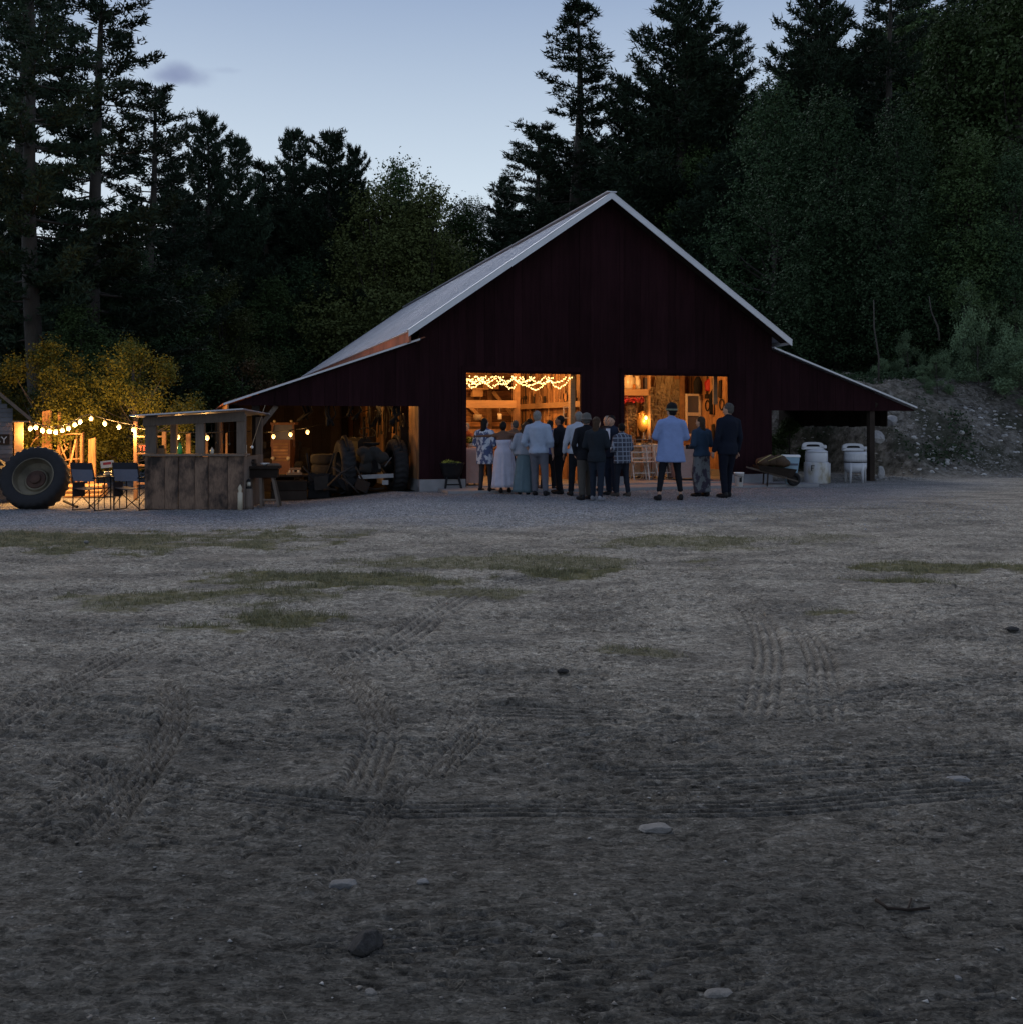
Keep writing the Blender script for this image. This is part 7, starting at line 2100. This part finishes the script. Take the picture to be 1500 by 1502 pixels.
# ------------------------------------------------------------------ boulders, stones
M['bank_stone'] = mat('bank_stone', (.33, .325, .315), .9, 6, .35, .5, rnd=.4)
M['dull_stone'] = mat('dull_stone', (.13, .12, .108), .9, 6, .35, .5, rnd=.2)
def rock_mesh(seed, n=3, flat=.6):
    bm = bmesh.new(); bmesh.ops.create_icosphere(bm, subdivisions=n, radius=1)
    for v in bm.verts:
        q = v.co.copy()
        # chop with a few planes for a broken look
        r = random.Random(seed)
        for k in range(7):
            nn = Vector((r.gauss(0, 1), r.gauss(0, 1), r.gauss(0, 1))).normalized(); dd = r.uniform(.55, .85)
            e = v.co.dot(nn)
            if e > dd: v.co -= nn * (e - dd) * .9
        v.co *= 1 + .10 * mnoise.noise(q * 2.2 + Vector((seed, 0, 0))) + .04 * mnoise.noise(q * 7)
        v.co.z *= flat
    me = bpy.data.meshes.new('stone'); bm.to_mesh(me); bm.free(); me.materials.append(M['stone'])
    return me
ROCKS = [rock_mesh(i, 3 if i < 4 else 2, (.65, .5, .8, .35, .5, .6, .4, .7)[i]) for i in range(8)]
def rock(px, py, Y, w, h, label, m='stone', k=0, name='stone', sink=.3, rz=0, cat='stone', on=True, group=None):
    p = at(px, py, Y); me = ROCKS[k]
    if m != 'stone': me = me.copy(); me.materials[0] = M[m]
    o = bpy.data.objects.new(name, me); COL.objects.link(o)
    fl = (.65, .5, .8, .35, .5, .6, .4, .7)[k]
    o.scale = (w / 2, w / 2 * .8, h / 2 / fl); zz = surf(p.x, Y) + h * (.5 - sink) if on else p.z
    o.location = (p.x, Y, zz); o.rotation_euler = (0, 0, rz); tag(o, label, cat, group)
    return o
def surf(x, y):
    a, b = np.array([float(x)]), np.array([float(y)])
    return float((macro(a, b) + micro(a, b))[0])
rock(1283, 642, 28.5, .56, .40, 'squarish pale boulder just left of the right lean-to post', 'boulder', 0, 'boulder', on=False, cat='boulder')
rock(1306, 619, 29.0, .42, .38, 'round pale boulder just right of the top of the lean-to post', 'boulder', 2, 'boulder', on=False, cat='boulder')
rock(1290, 680, 27.6, .28, .50, 'pointed pale stone low behind the right lean-to post', 'boulder', 7, 'boulder', sink=.3, cat='boulder', rz=1)
rock(1205, 655, 28.5, .30, .2, 'small pale stone between the two washing machines', 'boulder', 5, 'boulder', on=False, cat='boulder')
def fr(px, py, wpx, hpx, label, m='stone', k=3, rz=0, sink=.3):
    Y = EYE * 1500 / (py - 620); rock(px, py, Y, wpx / 1500 * Y, hpx / 1500 * Y * 1.1, label, m, k, sink=sink, rz=rz)
fr(505, 1296, 46, 12, 'flat pale stone, the larger one left of centre in the foreground', k=3, sink=.5)
fr(622, 1295, 22, 9, 'small pale stone right of the flat pale stone in the foreground', k=6, sink=.5)
fr(538, 1388, 56, 34, 'dark angular rock in the foreground near the bottom of the photo', 'dark_stone', 0, .4)
fr(545, 1452, 24, 14, 'small grey stone below the dark angular rock', 'dull_stone', k=5, sink=.5)
fr(825, 988, 18, 8, 'dark clod-like stone in the middle of the yard', 'dark_stone', 4)
fr(960, 1212, 50, 10, 'wide flat stone sunk in the sand right of centre', 'dull_stone', k=3, rz=.2, sink=.55)
fr(877, 1368, 30, 11, 'flat grey stone in the lower right foreground', 'dull_stone', k=6, sink=.5)
fr(1052, 1452, 46, 15, 'long grey stone near the bottom edge, right of centre', 'dull_stone', 1, .3, sink=.5)
fr(1404, 1143, 36, 8, 'flat pale stone beside the tyre track at the right', k=3, sink=.5)
fr(1182, 999, 20, 5, 'flat pale chip of stone in the right middle of the yard', k=6, sink=.5)
fr(1483, 926, 22, 8, 'dark stone at the right edge of the yard', 'dark_stone', 4)
fr(1404, 1438, 14, 8, 'small pinkish pebble in the lower right corner', k=5, sink=.5)
fr(128, 799, 9, 5, 'tiny pale stone on the grass patch at the left', k=5)
# stones on the bank: the largest one by one
rb = random.Random(9); cnt = 0
BROCK = []
for q_ in ROCKS[4:]:
    q_ = q_.copy(); q_.materials[0] = M['bank_stone']; BROCK.append(q_)
for i in range(400):
    px = rb.uniform(1335, 1510); py = rb.uniform(600, 700)
    Y = None
    for yy in np.arange(25, 36, .12):
        x = gx(px, yy); z = ground_z(x, yy)
        if EYE + (620 - py) / 1500 * yy < z: Y = yy; break
    if Y is None: continue
    x = gx(px, Y); w = rb.uniform(.035, .085) * (1.5 if rb.random() < .15 else 1)
    o = bpy.data.objects.new('bank_stone', BROCK[i % 4]); COL.objects.link(o)
    o.scale = (w, w * .8, w * rb.uniform(.8, 1.3)); o.location = (x, Y, surf(x, Y) + w * .1); o.rotation_euler = (rb.uniform(-.3, .3), rb.uniform(-.3, .3), rb.uniform(0, 6))
    tag(o, 'one of the loose pale stones scattered on the rubble bank at the right', 'stone', 'loose stones on the rubble bank')
    cnt += 1
    if cnt >= 110: break

# small loose stuff on the ground
def scatter_chips(name, n, xr, yr, s0, s1, m, dens=None, seed=1, bury=.3):
    r = np.random.default_rng(seed)
    x = r.uniform(*xr, n); y = yr[0] + (yr[1] - yr[0]) * r.uniform(0, 1, n) ** 1.3
    if dens is not None:
        k = dens(x, y) > r.uniform(0, 1, n); x, y = x[k], y[k]
    n = len(x); z = macro(x, y) + micro(x, y); s = s0 * (s1 / s0) ** (r.uniform(0, 1, n) ** 2.2)
    base = np.array([(1, 0, 0), (-.5, .87, 0), (-.5, -.87, 0), (.2, .1, .42), (-.2, -.1, -.5)])
    F0 = np.array([(0, 1, 3), (1, 2, 3), (2, 0, 3), (1, 0, 4), (2, 1, 4), (0, 2, 4)])
    a = r.uniform(0, 6.28, n); jit = r.uniform(.6, 1.3, (n, 5, 3))
    V = base[None] * jit * s[:, None, None]
    V = np.stack([V[..., 0] * np.cos(a)[:, None] - V[..., 1] * np.sin(a)[:, None], V[..., 0] * np.sin(a)[:, None] + V[..., 1] * np.cos(a)[:, None], V[..., 2]], -1)
    V += np.stack([x, y, z + s * bury * .6], 1)[:, None, :]
    F = (F0[None] + (np.arange(n) * 5)[:, None, None]).reshape(-1, 3)
    o = link(name, np_mesh(name, V.reshape(-1, 3), F, m)); o['kind'] = 'stuff'
    return o
M['chip'] = mat('stone_chips', (.26, .25, .235), .9, 3, .6, .2, rnd=0)
M['clod'] = mat('earth_clods', (.14, .125, .108), .95, 3, .5, .2, rnd=0)
M['gravel_chip'] = mat('gravel_chips', (.32, .315, .315), .9, 2.5, .6, .2, rnd=0)
scatter_chips('pebbles', 5200, (-6, 6), (2.2, 12), .0016, .011, M['chip'], lambda x, y: (np.abs(x) < .6 * y + .3) * 1.0, 2)
scatter_chips('earth_clods', 9000, (-6, 6), (2.2, 11), .003, .015, M['clod'], lambda x, y: (np.abs(x) < .6 * y + .3) * (.25 + .75 * ss(-.1, .4, fbm(x * 1.2, y * 1.6, 2, 23))), 3)
scatter_chips('gravel', 30000, (-10, 9), (14, 23.5), .010, .028, M['gravel_chip'], lambda x, y: ss(14.2, 18.5, y + 1.2 * fbm(x * 1.4, y * 1.4, 3, 73)) * (uv(x, y)[1] < -.3) * (1 - .7 * ss(3, 9, x)), 4)
scatter_chips('bank_rubble', 9000, (8.5, 17.5), (26, 33), .02, .07, M['chip'], lambda x, y: ss(.0, .6, uv(x, y)[1]) * ss(-.2, .3, vnoise(x * .7, y * .7, 8)), 5)
# litter: pine needles, straw, leaves lying about
def litter(name, n, m, L, w, seed, yr=(2.2, 9)):
    r = np.random.default_rng(seed); y = yr[0] + (yr[1] - yr[0]) * r.uniform(0, 1, n) ** 1.5; x = r.uniform(-1, 1, n) * (.56 * y + .2)
    k = ss(-.3, .5, fbm(x * 1.1, y * 1.1, 3, 60)) > r.uniform(0, 1, n) * .9; x, y = x[k], y[k]; n = len(x)
    z = macro(x, y) + micro(x, y) + .004; a = r.uniform(0, 6.28, n); l = L * r.uniform(.4, 1.3, n)
    d = np.stack([np.cos(a), np.sin(a), r.normal(.05, .12, n)], 1) * l[:, None]; s = np.stack([-np.sin(a), np.cos(a), r.normal(0, .3, n)], 1) * w
    P = np.stack([x, y, z], 1); V = np.stack([P - d / 2 - s / 2, P - d / 2 + s / 2, P + d / 2 + s * .3, P + d / 2 - s * .3], 1).reshape(-1, 3)
    o = link(name, np_mesh(name, V, np.arange(len(V)).reshape(-1, 4), m)); o['kind'] = 'stuff'
M['straw'] = mat('dry_straw', (.11, .095, .07), .9, 3, .5, 0, rnd=0)
M['litter'] = mat('brown_litter', (.06, .05, .038), .9, 3, .5, 0, rnd=0)
litter('straw_litter', 900, M['straw'], .05, .0016, 5)
litter('leaf_litter', 1500, M['litter'], .012, .005, 6)
def twig(label, pts, r, m):
    P = [Vector((*G(*p), 0)) for p in pts]
    for q in P: q.z = surf(q.x, q.y) + r * .8
    o = thing('twig', label, 'twig', tuple(P[0])); MB().tube([q - P[0] for q in P], [r * (1 - .5 * i / len(P)) for i in range(len(P))], 7).build('stem', m, o, True)
    a = P[len(P) // 2] - P[0]; MB().tube([a, a + Vector((.03, .05, .012))], r * .5, 5).build('side_twig', m, o, True)
twig('curved dark twig lying in the lower right of the yard', ((1283, 1324), (1300, 1333), (1330, 1336), (1362, 1334)), .006, M['wood_dark'])
# short grass on the worn patches
def grass():
    r = np.random.default_rng(12); Ps = []
    for (c, rx, ry, dn, g) in GRASS:
        if dn <= 0 or rx < .01: continue
        n = int(15000 * rx * ry * dn); x = c[0] + r.uniform(-1.2, 1.2, n) * rx; y = c[1] + r.uniform(-1.2, 1.2, n) * ry
        m_ = grass_mask(x, y); k = (m_ * ss(-.45, .1, fbm(x * 6, y * 6, 2, 4)) > r.uniform(0, 1, n)); Ps.append(np.stack([x[k], y[k], np.full(k.sum(), g)], 1))
    P = np.concatenate(Ps); n = len(P); z = macro(P[:, 0], P[:, 1]) + micro(P[:, 0], P[:, 1])
    h = r.uniform(.012, .05, n) ** 1.0 * (1 + .5 * P[:, 2]); b = np.stack([P[:, 0], P[:, 1], z - .002], 1); a = r.uniform(0, 6.28, n)
    s = np.stack([np.cos(a), np.sin(a), 0 * a], 1) * .0035; t = np.stack([r.normal(0, .5, n), r.normal(0, .5, n), np.ones(n)], 1) * h[:, None]
    V = np.stack([b - s, b + s, b + t], 1).reshape(-1, 3)
    o = link('grass', np_mesh('grass', V, np.arange(len(V)).reshape(-1, 3), M['grass'])); o['kind'] = 'stuff'
M['grass'] = mat('worn_grass', (.155, .145, .075), .8, 22, .6, 0, rnd=0)
grass()
# weeds and brush covering the rubble bank
def brush():
    r = np.random.default_rng(22); n = 42000; x = r.uniform(6, 19, n); y = r.uniform(26.5, 36, n)
    u, v = uv(x, y); k = (ss(.1, 1.2, v - (6.5 - 6.1 * ss(8.0, 9.8, u))) * ss(5, 5.8, u) * ss(.12, .42, fbm(x * .55 + 3, y * .55, 3, 41)) > r.uniform(0, 1, n)); x, y = x[k], y[k]; n = len(x)
    z = macro(x, y) + micro(x, y); P = np.stack([x, y, z + r.uniform(0, .22, n)], 1)
    V = leaves(P, np.tile([0, -.3, 1.0], (n, 1)), .085, r)
    o = link('bank_weeds', np_mesh('bank_weeds', V, np.arange(len(V)).reshape(-1, 4), M['leaf_b'])); o['kind'] = 'stuff'
brush()
# ------------------------------------------------------------------ bake the remeshed bodies and clothes
dg = bpy.context.evaluated_depsgraph_get(); dg.update()
baked = [(o, bpy.data.meshes.new_from_object(o.evaluated_get(dg))) for o in PENDING]
for o, me in baked:
    nm = o.name.split('.')[0]
    o.modifiers.clear(); me.name = nm; o.data = me
    me.shade_smooth()

for o in [o for o in bpy.data.objects if o.type == 'FONT']:      # lettering becomes plain mesh
    me = bpy.data.meshes.new_from_object(o.evaluated_get(dg)); me.name = 'lettering'
    q = bpy.data.objects.new('lettering', me); COL.objects.link(q); q.parent = o.parent
    q.location = o.location; q.rotation_euler = o.rotation_euler
    if not me.materials: me.materials.append(o.data.materials[0])
    bpy.data.objects.remove(o)
for o in bpy.data.objects:
    if o.get('label') and len(o['label'].replace('-', ' ').split()) > 16: print('LONG', o.name, o['label'])
